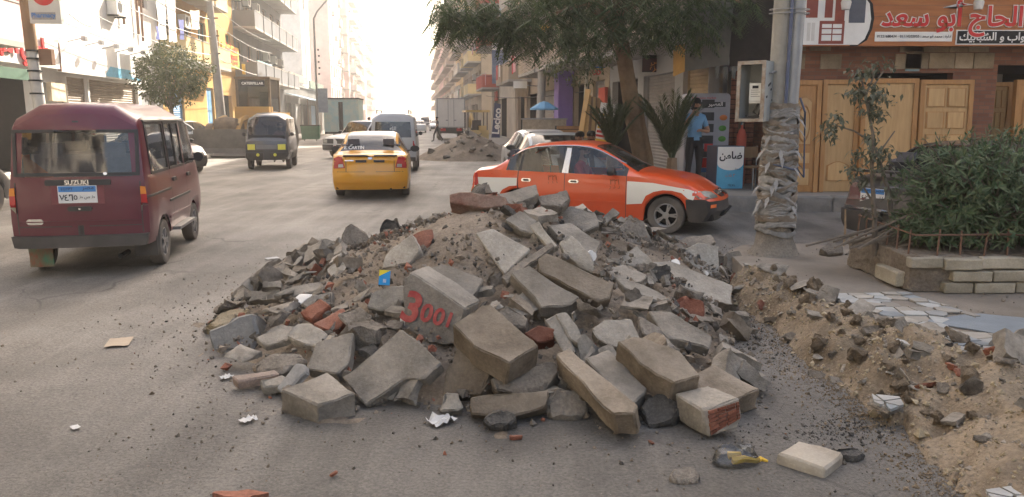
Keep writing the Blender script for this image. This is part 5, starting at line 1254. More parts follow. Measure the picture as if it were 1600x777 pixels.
ts('pointed grey shard standing on the trench lip', [(1330, 514), (1352, 484), (1366, 496), (1360, 516)], (-.2, -.9, .3), .06, K_grey, amp=.01)
ts('stacked broken paving pieces behind the mosaic slab', [(1345, 512), (1400, 505), (1420, 514), (1390, 526), (1350, 524)], (0, -.6, .8), .08, K_rock, amp=.015)
ts('sandy kerb lump under the mosaic slab', [(1332, 526), (1380, 522), (1392, 540), (1350, 545)], (-.1, -.8, .6), .14, K_sand, amp=.02)
ts('ragged asphalt-grey block at the trench rim beyond the slab', [(1570, 560), (1575, 528), (1605, 515), (1640, 540), (1640, 600), (1585, 590)], (-.1, -.9, .4), .2, K_grey, amp=.025)
ts('yellowish stone set in the sand below the ragged rim block', [(1510, 572), (1545, 560), (1585, 585), (1580, 606), (1530, 598)], (-.1, -.85, .5), .14, MC['yellow_stone'], amp=.025)
ts('flat grey piece lying on the sand near the lower corner', [(1520, 672), (1560, 662), (1595, 668), (1590, 682), (1530, 684)], (0, -.4, .9), .05, K_grey, amp=.01)
ts('rounded stone resting on the sand below the flat grey piece', [(1520, 745), (1535, 728), (1562, 732), (1568, 748), (1545, 758)], (0, -.7, .7), .12, K_rock, amp=.02)
slab('concrete_slab', 'pale dusty slab lying alone on the road near the lower edge', [(1213, 716), (1246, 698), (1320, 714), (1289, 742)], (0, -.06, 1), .085, stone('dusty_cream', (.34, .305, .25), (.42, .385, .325), .08, .25), dep=G(1268, 728).y, cat='concrete slab', amp=.007, bevel=.012).location.z += .03
slab('asphalt_lump', 'flat black asphalt lump beside the lone pale slab', [(1292, 712), (1302, 700), (1340, 698), (1353, 710), (1340, 722)], (0, -.4, .9), .05, K_asph, dep=G(1320, 718).y, cat='asphalt lump', amp=.02)
slab('rock', 'lone smooth stone on the road at the bottom edge', [(1045, 748), (1052, 738), (1090, 737), (1098, 748), (1080, 760), (1055, 758)], (0, -.5, .85), .06, K_rock, dep=G(1070, 756).y, cat='rock', amp=.012)
r = random.Random(21)
for _ in range(95):
    s_, t_ = r.random(), r.random() ** .8; p = trench_pt(s_, t_); near = s_ > .6
    if .35 < s_ < .55 and r.random() < .55: continue
    i = r.choices(range(12), WTS)[0]; s = r.choice((.05, .07, .09, .12, .16)) * (1 if near else .8); rn_ = 'trench_concrete_chunk' if i < 6 else None  # the first kinds are the concrete chunks of the pile
    u_ = 800 + p.x / p.y * 1200
    where = 'near the lower corner of the trench' if s_ > .72 else 'below the mosaic slab in the trench' if s_ > .5 else 'on the sandy trench wall' if s_ > .25 else 'where the trench meets the pile'
    drop(i, p.x, p.y, p.z + s * .12, s, slope_normal(lambda x, y: 0, 0, 0), r, .4, nm2=rn_, sub=lambda nm, sz, i=i: f"{sz} {['','oblong ','brownish ','pale ','rough ','flat ','','pale ','','jagged ','',''][i]}{dict(concrete_chunk='grey concrete chunk', paving_shard='flat shard', broken_brick='red brick bit', asphalt_lump='black lump', plaster_chunk='white plaster bit')[nm]} {'high' if t_ > .6 else 'low' if t_ < .3 else 'midway'} {where}")
sp_ = []
for _ in range(3800):
    p = trench_pt(r.random(), r.uniform(-.1, 1)); sp_.append((p.x, p.y, p.z + .003, .003 + r.expovariate(170)))
for _ in range(1100):
    x, y = r.uniform(2.2, 6), r.uniform(5.2, 8.8)
    if noise.noise(V((x * 1.5, y * 1.5, 2))) > -.05: sp_.append((x, y, PZ + .002, .002 + r.expovariate(260)))
edge_ = []
for _ in range(4200):
    p = trench_pt(r.random(), .05); d = abs(r.gauss(0, .16)); edge_.append((p.x - d, p.y - .35 * d, .003 + road_z(p.x - d, p.y), .002 + r.expovariate(330)))
crumbs('spilt_sand', edge_, K_sand, 12)
crumbs('sand_grit', sp_[:2600], MC['yellow_stone'], 8); crumbs('pale_grit', sp_[2600:], K_rock, 9)

cl_ = [chunk_mesh('sand_clod', (1, .8, .6), K_sand, 300 + k, .2, 16) for k in range(3)]
for k in range(46):
    s_, t_ = r.uniform(.1, 1), r.uniform(.15, 1); p = trench_pt(s_, t_); s = r.choice((.05, .07, .1, .15)); o_ = inst(cl_[k % 3], 'sand_clod', None, p + V((0, 0, s * .15)), rot=(r.random(), r.random(), r.uniform(0, 6)), scale=(s, s, s))
    tag(o_, f"{size_word(s * 1.6)} brown clod {'high' if t_ > .7 else 'low' if t_ < .4 else 'midway'} {'near the lower corner of the trench' if s_ > .72 else 'below the mosaic slab' if s_ > .5 else 'on the trench wall' if s_ > .3 else 'where the trench meets the pile'}", 'clod', 'clods of earth along the trench')
for k in range(9):
    s_ = .12 + .1 * k + r.uniform(-.03, .03); p = trench_pt(s_, r.uniform(.75, 1.0)); i = (0, 3, 1, 6, 5, 3, 2, 0, 7)[k]; s = r.uniform(.17, .27)
    drop(i, p.x, p.y, p.z + .04, s, V((-.3, -.4, .85)).normalized(), r, .3, nm2='kerb_fragment', sub=lambda nm, sz, k=k: f"{['first', 'second', 'third', 'fourth', 'fifth', 'sixth', 'seventh', 'eighth', 'ninth'][k]} large kerb fragment along the trench rim, counted from the pile")
# ---- planter
pk, pr_, pd = G(1417, 457, PZ), V((8.5, 6.35, PZ)), 1.25
pw = .31
root = empty('planter', (pk.x, pk.y, PZ), 0, 'low planter of yellowish cut stones and crumbling mud holding the oleander', 'planter')
L_ = pr_.x - pk.x
q = MB(); q.b2((.03, .03, 0), (L_, pd, pw - .01)); me = q.mesh('wall', stone('mud_mortar', (.21, .175, .14), (.31, .27, .22), .25, 1.2, 2.5, rnd=0), ang=0)
bm = bmesh.new(); bm.from_mesh(me); bmesh.ops.subdivide_edges(bm, edges=[e for e in bm.edges], cuts=40, use_grid_fill=True)
for v in bm.verts: v.co += noise.noise_vector(v.co * 5) * .022 + noise.noise_vector(v.co * 17) * .012
bm.to_mesh(me); bm.free(); me.polygons.foreach_set('use_smooth', [True] * len(me.polygons)); inst(me, 'wall', root)
K_lime = stone('limestone_block', (.33, .295, .225), (.43, .39, .31), .1, .4, 4, dk=.3)
def px_x(u): return D(u, 425, pk.y).x - pk.x
rs = random.Random(4)
for a, b, z0, z1, e in ((1420, 1470, .215, .30, .035), (1472, 1530, .20, .295, .055), (1532, 1600, .205, .30, .02), (1604, 1680, .2, .3, .04), (1486, 1546, .105, .19, .055), (1549, 1612, .10, .192, .05), (1615, 1690, .1, .19, .05), (1474, 1519, .0, .09, .045), (1522, 1584, .0, .088, .05), (1588, 1640, 0, .09, .03), (1644, 1700, 0, .09, .05)):
    x0, x1 = px_x(a), px_x(b); q = MB(); q.b2((x0, -e, z0), (x1, .06, z1)); me = q.mesh('stone', K_lime, ang=0); bm = bmesh.new(); bm.from_mesh(me); roughen(bm, .005, rs.randint(0, 90), 1, .008); bm.to_mesh(me); bm.free(); inst(me, 'stone', root)
q = MB(); q.b2((-.04, .12, .02), (.05, .52, .15)); me = q.mesh('stone', K_lime, ang=0); bm = bmesh.new(); bm.from_mesh(me); roughen(bm, .006, 3, 1, .01); bm.to_mesh(me); bm.free(); inst(me, 'stone', root)
q = MB(); q.b2((.12, .12, pw - .03), (L_, pd - .1, pw - .004)); q.build('soil', K_soil, root, ang=0)
# iron bars along its rim
root = empty('rebar_fence', (pk.x, pk.y, PZ + pw), 0, 'low rusty rebar fence along the planter rim', 'fence')
q = MB(); q.tube([(.08, pd * .95, .20), (.08, .10, .165), (L_, .10, .19)], .008, 6); q.tube([(.08, .10, .165), (L_ * .5, .09, .20)], .006, 6); q.build('rail', M_rust, root)
bar_me = None
for i in range(30):
    x, y = (.08, pd * .95 - i * .2) if i < 6 else (.08 + (i - 5) * .20, .10)
    m_ = MB(); hh = .17 + .05 * rs.random(); m_.tube([(0, 0, -.06), (rs.gauss(0, .012), rs.gauss(0, .01), hh)], .008, 6); m_.build('bar', M_rust, root, loc=(x, y, 0))
st = empty('wooden_stake', G(1318, 388, PZ - .03), 0, 'thin wooden stake standing in the dirt by the planter', 'stake'); q = MB(); q.tube([(0, 0, -.03), (.005, 0, .2), (-.01, .005, .45)], [.013, .012, .009], 7); q.build('stick', mat('raw_wood', (.33, .24, .15), .8, .25, 10), st)
for lb, pl_, t_ in (('flat stone lying at the lane edge by the wooden stake', [(1282, 388), (1296, 378), (1318, 382), (1318, 394), (1296, 397)], .1), ('second flat stone at the lane edge nearest the planter', [(1320, 397), (1330, 387), (1358, 390), (1360, 402), (1336, 405)], .1)):
    slab('rock', lb, pl_, (0, -.5, .85), t_, K_rock, dep=G(1320, 396, PZ).y, cat='rock', amp=.02)

# ---- leaves
def leaf_mat(name, c, c2, tr=.25):
    if name in MC: return MC[name]
    m = bpy.data.materials.new(name); MC[name] = m; m.use_nodes = True; t = m.node_tree; N = t.nodes; L = t.links; b = N['Principled BSDF']
    g = N.new('ShaderNodeNewGeometry'); r_ = N.new('ShaderNodeValToRGB'); r_.color_ramp.elements[0].color = (*c, 1); r_.color_ramp.elements[1].color = (*c2, 1); L.new(g.outputs['Random Per Island'], r_.inputs[0])
    L.new(r_.outputs[0], b.inputs['Base Color']); b.inputs['Roughness'].default_value = .55; b.inputs['Specular IOR Level'].default_value = .3
    tl = N.new('ShaderNodeBsdfTranslucent'); L.new(r_.outputs[0], tl.inputs[0]); mx = N.new('ShaderNodeMixShader'); mx.inputs[0].default_value = tr
    L.new(b.outputs[0], mx.inputs[1]); L.new(tl.outputs[0], mx.inputs[2]); L.new(mx.outputs[0], N['Material Output'].inputs['Surface']); return m
def leaf(q, p, d, n, L, w, droop=.25, mi=0):
    d = d.normalized(); s = d.cross(n)
    if s.length < 1e-3: s = d.cross(V((1, 0, .2)))
    s.normalize(); n = s.cross(d); m1 = p + d * L * .45 - V((0, 0, droop * L * .15)); e = p + d * L - V((0, 0, droop * L * .6))
    q.add([p, m1 + s * w / 2 + n * w * .15, e, m1 - s * w / 2 + n * w * .15, m1], [(0, 1, 4), (1, 2, 4), (2, 3, 4), (3, 0, 4)], mi)
def rdir(r): 
    while True:
        v = V((r.uniform(-1, 1), r.uniform(-1, 1), r.uniform(-1, 1)))
        if .05 < v.length < 1: return v.normalized()
L_ole = leaf_mat('oleander_leaf', (.05, .095, .042), (.15, .185, .10)); L_dust = leaf_mat('dusty_leaf', (.075, .085, .055), (.16, .165, .115)); L_ficus = leaf_mat('ficus_leaf', (.045, .06, .022), (.12, .13, .055)); L_poin = leaf_mat('poinciana_leaf', (.045, .075, .032), (.115, .16, .065), .45); L_palm = leaf_mat('palm_leaf', (.05, .075, .035), (.12, .14, .075)); M_bark = mat('bark', (.16, .115, .075), .95, .25, 6, .8, 25, spec=.1, col2=(.26, .19, .125)); M_barkg = mat('bark_grey', (.17, .145, .12), .95, .25, 8, .6, 30, spec=.1)
r = random.Random(9)
root = empty('oleander_bush', (4.4, 7.05, PZ + .28), 0, 'dense dark green oleander bush growing in the stone planter', 'bush'); c0 = root.location
st_ = MB(); q = MB(); ne = 0
blobs = [(4.2, 6.85, 1.14, .58, .6, .47), (4.85, 6.9, 1.15, .75, .65, .50), (3.9, 6.95, 1.02, .42, .5, .46), (5.5, 7.0, 1.13, .75, .65, .52), (4.5, 7.0, 1.24, .85, .5, .42), (5.3, 7.0, 1.24, .8, .5, .42), (4.5, 6.75, .80, .95, .45, .3), (3.75, 6.85, .72, .3, .35, .2)]
for _ in range(2500):
    b = r.choice(blobs); d = rdir(r); k = r.uniform(.55, 1.08) if r.random() < .8 else r.uniform(.2, .6)
    p = V((b[0] + d.x * b[3] * k, b[1] + d.y * b[4] * k, b[2] + d.z * b[5] * k))
    if p.z < .62: p.z = .62 + r.random() * .1
    if p.y > 7.2 and r.random() < .6: continue
    ax = (d + V((0, -.15, .55))).normalized(); f0 = V((p.x, p.y, p.z)) - c0
    if r.random() < .30: st_.tube([(r.gauss(0, .5), r.gauss(0, .1), 0), f0 * .6 + V((0, 0, .1)), f0], [.013, .009, .004], 5)
    for k2 in range(r.randint(6, 10)):
        dd = (ax * r.uniform(.25, .9) + rdir(r) * .85).normalized(); leaf(q, f0 - ax * r.random() * .08, dd, ax, r.choice((.05, .07, .085, .1, .125)) * r.uniform(.85, 1.1), r.uniform(.013, .026), r.uniform(0, .5))
q.build('foliage', L_ole, root, ang=0); st_.build('stems', M_barkg, root)
# ---- the thin dusty tree by the planter
tb0 = G(1372, 384, PZ + .28); Yt = 7.0
root = empty('young_tree', (D(1370, 392, Yt).x, Yt, PZ), 0, 'thin young tree with dusty drooping leaves beside the planter', 'tree'); o_ = root.location
def tp(u, v, dy=0): return D(u, v, Yt + dy) - o_
q = MB()
stems = [[(1368, 400), (1366, 330), (1362, 260), (1364, 210), (1352, 150), (1342, 105)], [(1394, 350), (1388, 300), (1376, 255), (1366, 228)], [(1362, 222), (1335, 205), (1306, 196)], [(1356, 170), (1368, 130), (1380, 112)], [(1364, 250), (1384, 225), (1398, 205)], [(1366, 320), (1345, 285), (1335, 270)], [(1352, 150), (1365, 120), (1362, 100)]]
for k, s_ in enumerate(stems): q.tube([tp(u, v, .05 * k) for u, v in s_], [lerp(.026 if k < 2 else .011, .006, i / (len(s_) - 1)) for i in range(len(s_))], 7)
q.build('trunk', M_barkg, root); q = MB()
for u, v, su, sv, n in ((1345, 112, 20, 12, 60), (1372, 100, 24, 10, 50), (1352, 140, 24, 14, 90), (1372, 150, 22, 14, 80), (1340, 146, 12, 8, 40), (1362, 172, 18, 10, 70), (1300, 192, 14, 10, 40), (1296, 208, 12, 8, 45), (1310, 180, 10, 6, 20), (1360, 215, 14, 18, 45), (1378, 180, 10, 14, 30), (1352, 236, 20, 8, 50), (1372, 262, 22, 14, 70), (1335, 262, 14, 12, 50), (1345, 285, 12, 8, 30), (1385, 240, 14, 14, 50), (1390, 300, 12, 14, 30), (1365, 330, 12, 12, 24)):
    for _ in range(n):
        p = tp(r.gauss(u, su * .6), r.gauss(v, sv * .6), r.gauss(0, .10)); leaf(q, p, V((r.uniform(-1, 1), r.uniform(-1, 1), r.uniform(-.9, .25))), V((0, 0, 1)), r.uniform(.045, .085), r.uniform(.022, .038), .5)
q.build('crown', L_dust, root, ang=0)
# ------------------------------------------------------------------ pavements
M_pave = mat('dusty_paving', (.25, .225, .195), .9, .2, 1.2, .3, 40, spec=.15, col2=(.34, .31, .27)); M_kerb = mat('kerb_concrete', (.21, .20, .185), .9, .25, 3, .4, 30, spec=.15)
def flat(name, pts, z, m, zb=-.05):
    q = MB(); q.prism([V((p.x, p.y, z)) for p in pts], (0, 0, zb - z)); o = q.build(name, m, ang=0)
    bm = bmesh.new(); bm.from_mesh(o.data); bmesh.ops.recalc_face_normals(bm, faces=bm.faces[:]); bm.to_mesh(o.data); bm.free(); return tag(o, kind='structure')
rp = flat('pavement', [V((2.35, 14.05, 0)), V((24, 14.05, 0)), V((24, 16.2, 0)), V((4.3, 17.5, 0)), S(6.6, 250), S(4.2, 250), S(4.2, 15.2)], .28, M_pave)
q = MB(); q.b2((-.58, 0, -.05), (.58, .20, .285)); me = q.mesh('kerb_stone', M_kerb, ang=0); bm = bmesh.new(); bm.from_mesh(me); roughen(bm, .012, 4, 2, .02); bm.to_mesh(me); bm.free()
for i in range(18): inst(me, 'kerb_stone', rp, (2.9 + i * 1.17, 13.88, -.003))
for i in range(26): p = S(4.0, 15.6 + i * 1.17); inst(me, 'kerb_stone', rp, (p.x, p.y, -.003), -pi / 2 + YAW)
lp = flat('pavement', [S(-8.6, 5), S(-8.6, 260), S(-11.4, 260), S(-11.4, 5)], .16, M_pave)

# ------------------------------------------------------------------ the door shop front
def brick_wall_material(name):
    m = bpy.data.materials.new(name); m.use_nodes = True; t = m.node_tree; N = t.nodes; L = t.links; b = N['Principled BSDF']
    tc = N.new('ShaderNodeTexCoord'); sx = N.new('ShaderNodeSeparateXYZ'); cx = N.new('ShaderNodeCombineXYZ'); L.new(tc.outputs['Object'], sx.inputs[0])
    ad = N.new('ShaderNodeMath'); L.new(sx.outputs['X'], ad.inputs[0]); L.new(sx.outputs['Y'], ad.inputs[1]); L.new(ad.outputs[0], cx.inputs['X']); L.new(sx.outputs['Z'], cx.inputs['Y'])
    k = N.new('ShaderNodeTexBrick'); k.inputs['Scale'].default_value = 4.2; k.inputs['Mortar Size'].default_value = .02; k.inputs['Color1'].default_value = (.17, .068, .042, 1); k.inputs['Color2'].default_value = (.25, .115, .07, 1); k.inputs['Mortar'].default_value = (.13, .10, .08, 1); k.inputs['Row Height'].default_value = .3; k.inputs['Brick Width'].default_value = .9
    L.new(cx.outputs[0], k.inputs['Vector']); L.new(k.outputs['Color'], b.inputs['Base Color']); b.inputs['Roughness'].default_value = .85
    bp = N.new('ShaderNodeBump'); bp.inputs['Strength'].default_value = .5; bp.inputs['Distance'].default_value = .01; L.new(k.outputs['Fac'], bp.inputs['Height']); bp.invert = True; L.new(bp.outputs[0], b.inputs['Normal']); return m
for o in shop.children:
    if o.name.startswith('wall'): o.data.materials[0] = brick_wall_material('red_brickwork')
K_facing = stone('facing_stone', (.27, .22, .16), (.36, .30, .22), .1, .3, 3, dk=.05)
rs = random.Random(2)
def facing(x, z, w, h): q = MB(); q.b2((x, -.035, z), (x + w, .02, z + h)); q.build('facing_stone', K_facing, shop, ang=0)
for z in (2.62, 2.96): facing(-.02, z, .34, .28); facing(.62 if z < 2.8 else .40, z, .4, .28)
for i, (x, w) in enumerate(((2.05, .5), (2.2, .35))): facing(x, 2.62 + i * .33, w, .28)
for row in range(2):
    x = 2.25 - .12 * row
    for w in (.45, .5, .36, .4): facing(x, 2.63 + row * .31, w - .02, .29); x += w
M_pine = mat('pine_wood', (.30, .145, .05), .5, .2, 3, .05, 20, col2=(.43, .235, .09), stretch=(6, 6, .7), spec=.4, rnd=.12); M_pine2 = mat('pine_panel', (.40, .25, .11), .55, .15, 3, .05, 20, col2=(.52, .345, .165), stretch=(6, 6, .7), rnd=.1)
def wood_door(label, u0, u1, v0, style, Y=14.72, tilt=.05, vb=299):
    x0, x1 = D(u0, 212, Y).x, D(u1, 212, Y).x; w = x1 - x0; h = D(u0, v0, Y).z - .285
    root = empty('wooden_door', (x0, Y, .285), 0, label, 'door', 'wooden doors for sale'); root.rotation_euler = (-tilt, 0, 0)
    q = MB(); t = .085; q.b2((0, 0, 0), (t, .11, h)); q.b2((w - t, 0, 0), (w, .11, h)); q.b2((t, 0, h - t), (w - t, .11, h)); q.build('door_frame', M_pine, root)
    q = MB(); q.b2((t + .004, .03, .01), (w - t - .004, .075, h - t - .004)); q.build('door_leaf', M_pine2 if style != 'arch' else M_pine, root)
    a, b = t + .05, w - t - .05
    def panel(x0, x1, z0, z1, arch=0, name='panel'):
        n = 10; top = [(lerp(x1, x0, i / n), z1 + arch * sin(pi * i / n)) for i in range(n + 1)]; out = [(x0, z0), (x1, z0)] + top; c = ((x0 + x1) / 2, (z0 + z1) / 2)
        q = MB(); q.prism([V((x, .018, z)) for x, z in out], (0, .02, 0)); q.build('panel_moulding', M_pine, root, ang=0)
        q = MB(); q.prism([V((c[0] + (x - c[0]) * .84, .010, c[1] + (z - c[1]) * .92)) for x, z in out], (0, .02, 0)); q.build('panel', M_pine2, root, ang=0)
    if style == 'arch':
        panel(a + .02, b - .02, h * .42, h * .82, .10); panel(a + .02, b - .02, h * .06, h * .22); panel(a + .02, b - .02, h * .26, h * .36)
        q = MB(); q.lathe([(.10, 0), (.11, -.012), (.12, 0)], n=24, axis='y', cap=False); q.xf(Matrix.Translation((w / 2, .006, h * .62)) @ Matrix.Diagonal((1, 1, 3.0, 1))); q.build('carved_oval', M_pine, root)
    elif style == 'six':
        m_ = (a + b) / 2
        for z0, z1 in ((.06, .27), (.31, .52), (.57, .72), (.76, .93)):
            panel(a, m_ - .02, h * z0, h * z1); panel(m_ + .02, b, h * z0, h * z1)
    else: panel(a, b, h * .10, h * .24, .08)
    return root
wood_door('carved pine door with an oval, standing nearest the utility pole', 1232, 1283, 125, 'arch'); wood_door('wide pine door frame with an arched lower panel, left of the plain one', 1285, 1343, 124, 'plain', 14.78)
wood_door('plain wide pine door half hidden by the young tree', 1346, 1434, 122, 'plain', 14.72); wood_door('panelled pine door beside the dark shop opening', 1437, 1520, 124, 'six', 14.70); wood_door('orange pine door leaning inside the dark shop opening', 1586, 1640, 124, 'arch', 15.0); wood_door('dark pine door far inside the shop opening', 1545, 1580, 128, 'six', 15.6)
M_grain = mat('wood_grain_sign', (.30, .10, .035), .5, .2, 2.2, 0, col2=(.44, .175, .06), stretch=(.6, 1, 7))
SGY = 14.62
def sx(u): return D(u, 40, SGY).x
def sz(v): return D(800, v, SGY).z
root = empty('shop_sign', (sx(1250), SGY, sz(72)), 0, 'wide wood grain shop sign with big red Arabic letters above the doors', 'sign'); ox, oz = root.location.x, root.location.z
def spb(name, u0, u1, v0, v1, d, m, rad=0):
    q = MB(); q.b2((sx(u0) - ox, -d, sz(v1) - oz), (sx(u1) - ox, .0, sz(v0) - oz)); return q.build(name, m, root)
q = MB(); q.b2((0, 0, 0), (7.5, .14, sz(-14) - oz)); q.build('board', M_grain, root)
for k in range(5): q = MB(); z = .12 + k * .2; q.b2((.0, -.004, z), (7.5, .001, z + .008)); q.build('board_groove', M_brown_ if False else M_frame, root)
n = 14; pts = [V((0, -.006, .02)), V((.62, -.006, .02))] + [V((.62 + (sx(1358) - ox - .62) * sin(pi / 2 * i / n) , -.006, .02 + (sz(-14) - oz - .04) * (i / n) ** 1.0)) for i in range(1, n + 1)]
ctr = []; Rr = sz(-14) - oz
q = MB(); q.prism([V((0, -.012, .02)), V((sx(1342) - ox, -.012, .02)), V((sx(1352) - ox, -.012, .12)), V((sx(1358) - ox, -.012, .3)), V((sx(1360) - ox, -.012, .48)), V((sx(1356) - ox, -.012, .75)), V((sx(1340) - ox, -.012, Rr)), V((0, -.012, Rr))], (0, .012, 0)); q.build('picture_panel', M_wt, root, ang=0)
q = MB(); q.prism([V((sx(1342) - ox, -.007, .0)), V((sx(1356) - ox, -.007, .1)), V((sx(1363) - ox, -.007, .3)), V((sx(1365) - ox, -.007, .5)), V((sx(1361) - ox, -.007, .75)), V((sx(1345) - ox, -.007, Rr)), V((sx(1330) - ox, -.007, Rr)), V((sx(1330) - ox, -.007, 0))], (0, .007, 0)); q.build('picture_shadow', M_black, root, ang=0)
M_sred = mat('sign_red_door', (.25, .06, .04), .5, .15); M_sgry = mat('sign_grey_door', (.10, .11, .14), .5, .15)
for u0, u1, v0, v1, m in ((1258, 1276, -10, 28, M_sred), (1287, 1299, -10, 28, M_sred), (1303, 1318, -10, 34, M_sred), (1325, 1350, -10, 36, M_sgry), (1280, 1319, 33, 69, M_sred)): spb('pictured_door', u0, u1, v0, v1, .017, m)
for u0, u1 in ((1284, 1299), (1301, 1315)):
    for v0, v1 in ((38, 44), (46, 53), (55, 64)): spb('pictured_pane', u0, u1, v0, v1, .021, M_wt)
for u0, u1 in ((1261, 1266), (1268, 1273)): spb('pictured_pane', u0, u1, 36, 64, .018, M_framew)
def stext(s, u0, u1, v, m, d, bold=.0, hgt=None, nm='lettering'): return text(s, root, (sx((u0 + u1) / 2) - ox, -d, sz(v) - oz), m, width=(sx(u1) - sx(u0)) if not hgt else None, height=hgt, bold=bold, ex=.004, name=nm)
stext('الحاج أبو سعد', 1374, 1598, 29, M_wt, .008, .055); stext('الحاج أبو سعد', 1376, 1596, 29, M_redp, .016, .025)
spb('phone_strip', 1368, 1489, 50, 65, .012, M_wt); stext('ادارة : محمد ابو سعد : 01114202055 - 01221680434', 1371, 1487, 57.5, C_ink, .0135, .01)
spb('name_strip', 1495, 1640, 47, 70, .010, M_wt); spb('name_strip', 1497, 1638, 48.5, 68.5, .014, M_black); stext('الابواب و الشبابيك', 1500, 1620, 59, M_wt, .0155, .02)
q = MB(); q.lathe([(.0, .10), (.06, .09), (.09, 0), (.07, -.12), (.0, -.13)], n=14); q.bar((0, .3, .15), (0, 0, .1), .02); lb_ = q.build('flood_lamp', M_framew, None, loc=(sx(1309), SGY - .3, sz(8)))
tag(lb_, 'round white flood lamp hanging over the pictured doors of the wood sign', 'lamp', 'flood lamps over the wood sign'); q2 = lb_.copy(); COL.objects.link(q2); q2.location.x = sx(1511); q2['label'] = 'round white flood lamp hanging over the red letters of the wood sign'
q = MB(); q.b2((0, -.012, 0), (.27, .0, .17)); o_ = q.build('wall_plaque', mat('plaque_blue', (.18, .30, .36), .5), None, loc=(sx(1434) + .1, SY - .002, sz(113) + .05)); tag(o_, 'small pale blue plaque on the stone between the doors and the sign', 'plaque')
text('بسم الله', o_, (.135, -.0135, .115), M_redp, width=.2, ex=.001)
# ------------------------------------------------------------------ by the corner
P0 = S(XR, c0)                                         # corner of the grey building
def board(name, label, cat, x, y, z, w, d, h, m, rz=0, group=None):
    root = empty(name, (x, y, z), rz, label, cat, group); return root
root = board('display_cabinet', 'tall grey cabinet printed with fruit pictures behind the standing man', 'display cabinet', D(1070, 200, 16.3).x, 16.3, .28, 0, 0, 0, None)
q = MB(); Wd, Hd = .93, 1.92; pr2 = []
for cx, cz, a0 in ((Wd - .08, .0, None), (Wd - .08, Hd - .08, 0), (.08, Hd - .08, pi / 2)): pr2 += [V((cx + .08 * cos(a0 + pi / 2 * i / 5), 0, cz + .08 * sin(a0 + pi / 2 * i / 5))) for i in range(6)] if a0 is not None else [V((Wd, 0, 0))]
q.prism([V((0, 0, 0))] + pr2, (0, .45, 0)); q.build('body', mat('cabinet_grey', (.34, .34, .37), .45, .08), root, ang=20)
def sq(par, name, x, z, w, h, m, d=.012): q = MB(); q.b2((x, -d, z), (x + w, .002, z + h)); return q.build(name, m, par)
M_or2 = mat('fruit_orange', (.55, .16, .03), .5); M_gr2 = mat('fruit_green', (.10, .28, .04), .5); M_cab = mat('cabinet_shelf_dark', (.05, .05, .05), .6)
for i, (x, z, m) in enumerate(((.80, 1.42, M_or2), (.79, 1.20, M_gr2), (.79, .98, M_gr2), (.76, .78, M_or2), (.62, .56, M_yelp))):
    q = MB(); q.lathe([(.0, -.012), (.05, -.011), (.075, .0)], n=12, axis='y', cap=False); q.xf(Matrix.Diagonal((1.1, 1, .8, 1))); q.build('fruit_picture', m, root, loc=(x, 0, z))
for z in (1.62, 1.36, 1.12, .88, .6): sq(root, 'shelf_picture', .34, z, .26, .17, M_cab)
sq(root, 'header', .05, 1.64, .78, .10, M_cab, .008); text('العصير', root, (.62, -.012, 1.69), M_wt, width=.3, bold=.02, ex=.002); text('fresh juice market', root, (.38, -.003, 1.82), M_redp, width=.5, ex=.002)
sq(root, 'price_card', .42, .72, .18, .16, M_redp, .018); sq(root, 'price_card', .38, .38, .26, .2, M_redp, .018); sq(root, 'price_card', .38, .28, .26, .09, M_bluep, .018)
root = board('box_counter', 'light blue and white advertising box with bold Arabic lettering', 'counter', D(1119, 270, 15.4).x, 15.4, .28, 0, 0, 0, None, radians(9))
q = MB(); q.b2((0, 0, 0), (.58, .5, .86)); q.build('body', mat('counter_dark_side', (.05, .05, .09), .5), root)
M_cy = mat('sky_blue_print', (.09, .36, .55), .5, .08); sq(root, 'front_panel', .012, .012, .555, .836, M_cy, .006)
q = MB(); q.prism([V((.014, -.009, .846)), V((.565, -.009, .846))] + [V((.29 + .2755 * cos(a) , -.009, .52 - .14 * sin(a))) for a in [pi * i / 14 for i in range(15)]], (0, .004, 0)); q.build('white_field', M_wt, root, ang=0)
text('ضامن', root, (.29, -.011, .66), C_ink, width=.48, bold=.03, ex=.002); text('صيانة', root, (.45, -.008, .40), C_ink, width=.12, ex=.002); text('ﺕﺎﻧ ٣', root, (.30, -.008, .28), M_or2, width=.2, ex=.002); text('١٩٤٧٥', root, (.33, -.008, .08), C_ink, width=.15, ex=.002)
M_wood = mat('rough_wood', (.24, .15, .08), .8, .25, 4, .1, 20, stretch=(1, 1, .3))
root = empty('metal_chair', (D(1178, 290, 15.5).x, 15.5, .28), .4, 'worn metal chair standing between the blue box and the utility pole', 'chair')
q = MB(); q.b2((-.2, -.2, .43), (.2, .2, .46)); q.build('seat', M_wood, root); q = MB(); q.b2((-.2, .17, .62), (.2, .2, .84)); q.build('backrest', M_wood, root)
for x in (-.19, .19):
    for y, h in ((-.18, .44), (.19, .86)): q = MB(); q.tube([(x, y, 0), (x, y, h)], .014, 6); q.build('leg', M_metal, root)
root = empty('gas_bottle', (D(1157, 250, 16.2).x, 16.2, .28), 0, 'slim red cylinder standing behind the light blue box', 'cylinder'); q = MB(); q.lathe([(.09, 0), (.10, .05), (.10, 1.05), (.06, 1.17), (.025, 1.2), (.03, 1.27)], n=16); q.build('body', P_red, root); q = MB(); q.lathe([(.04, 0), (.04, .05)], n=10); q.build('valve', C_chr, root, loc=(0, 0, 1.27))
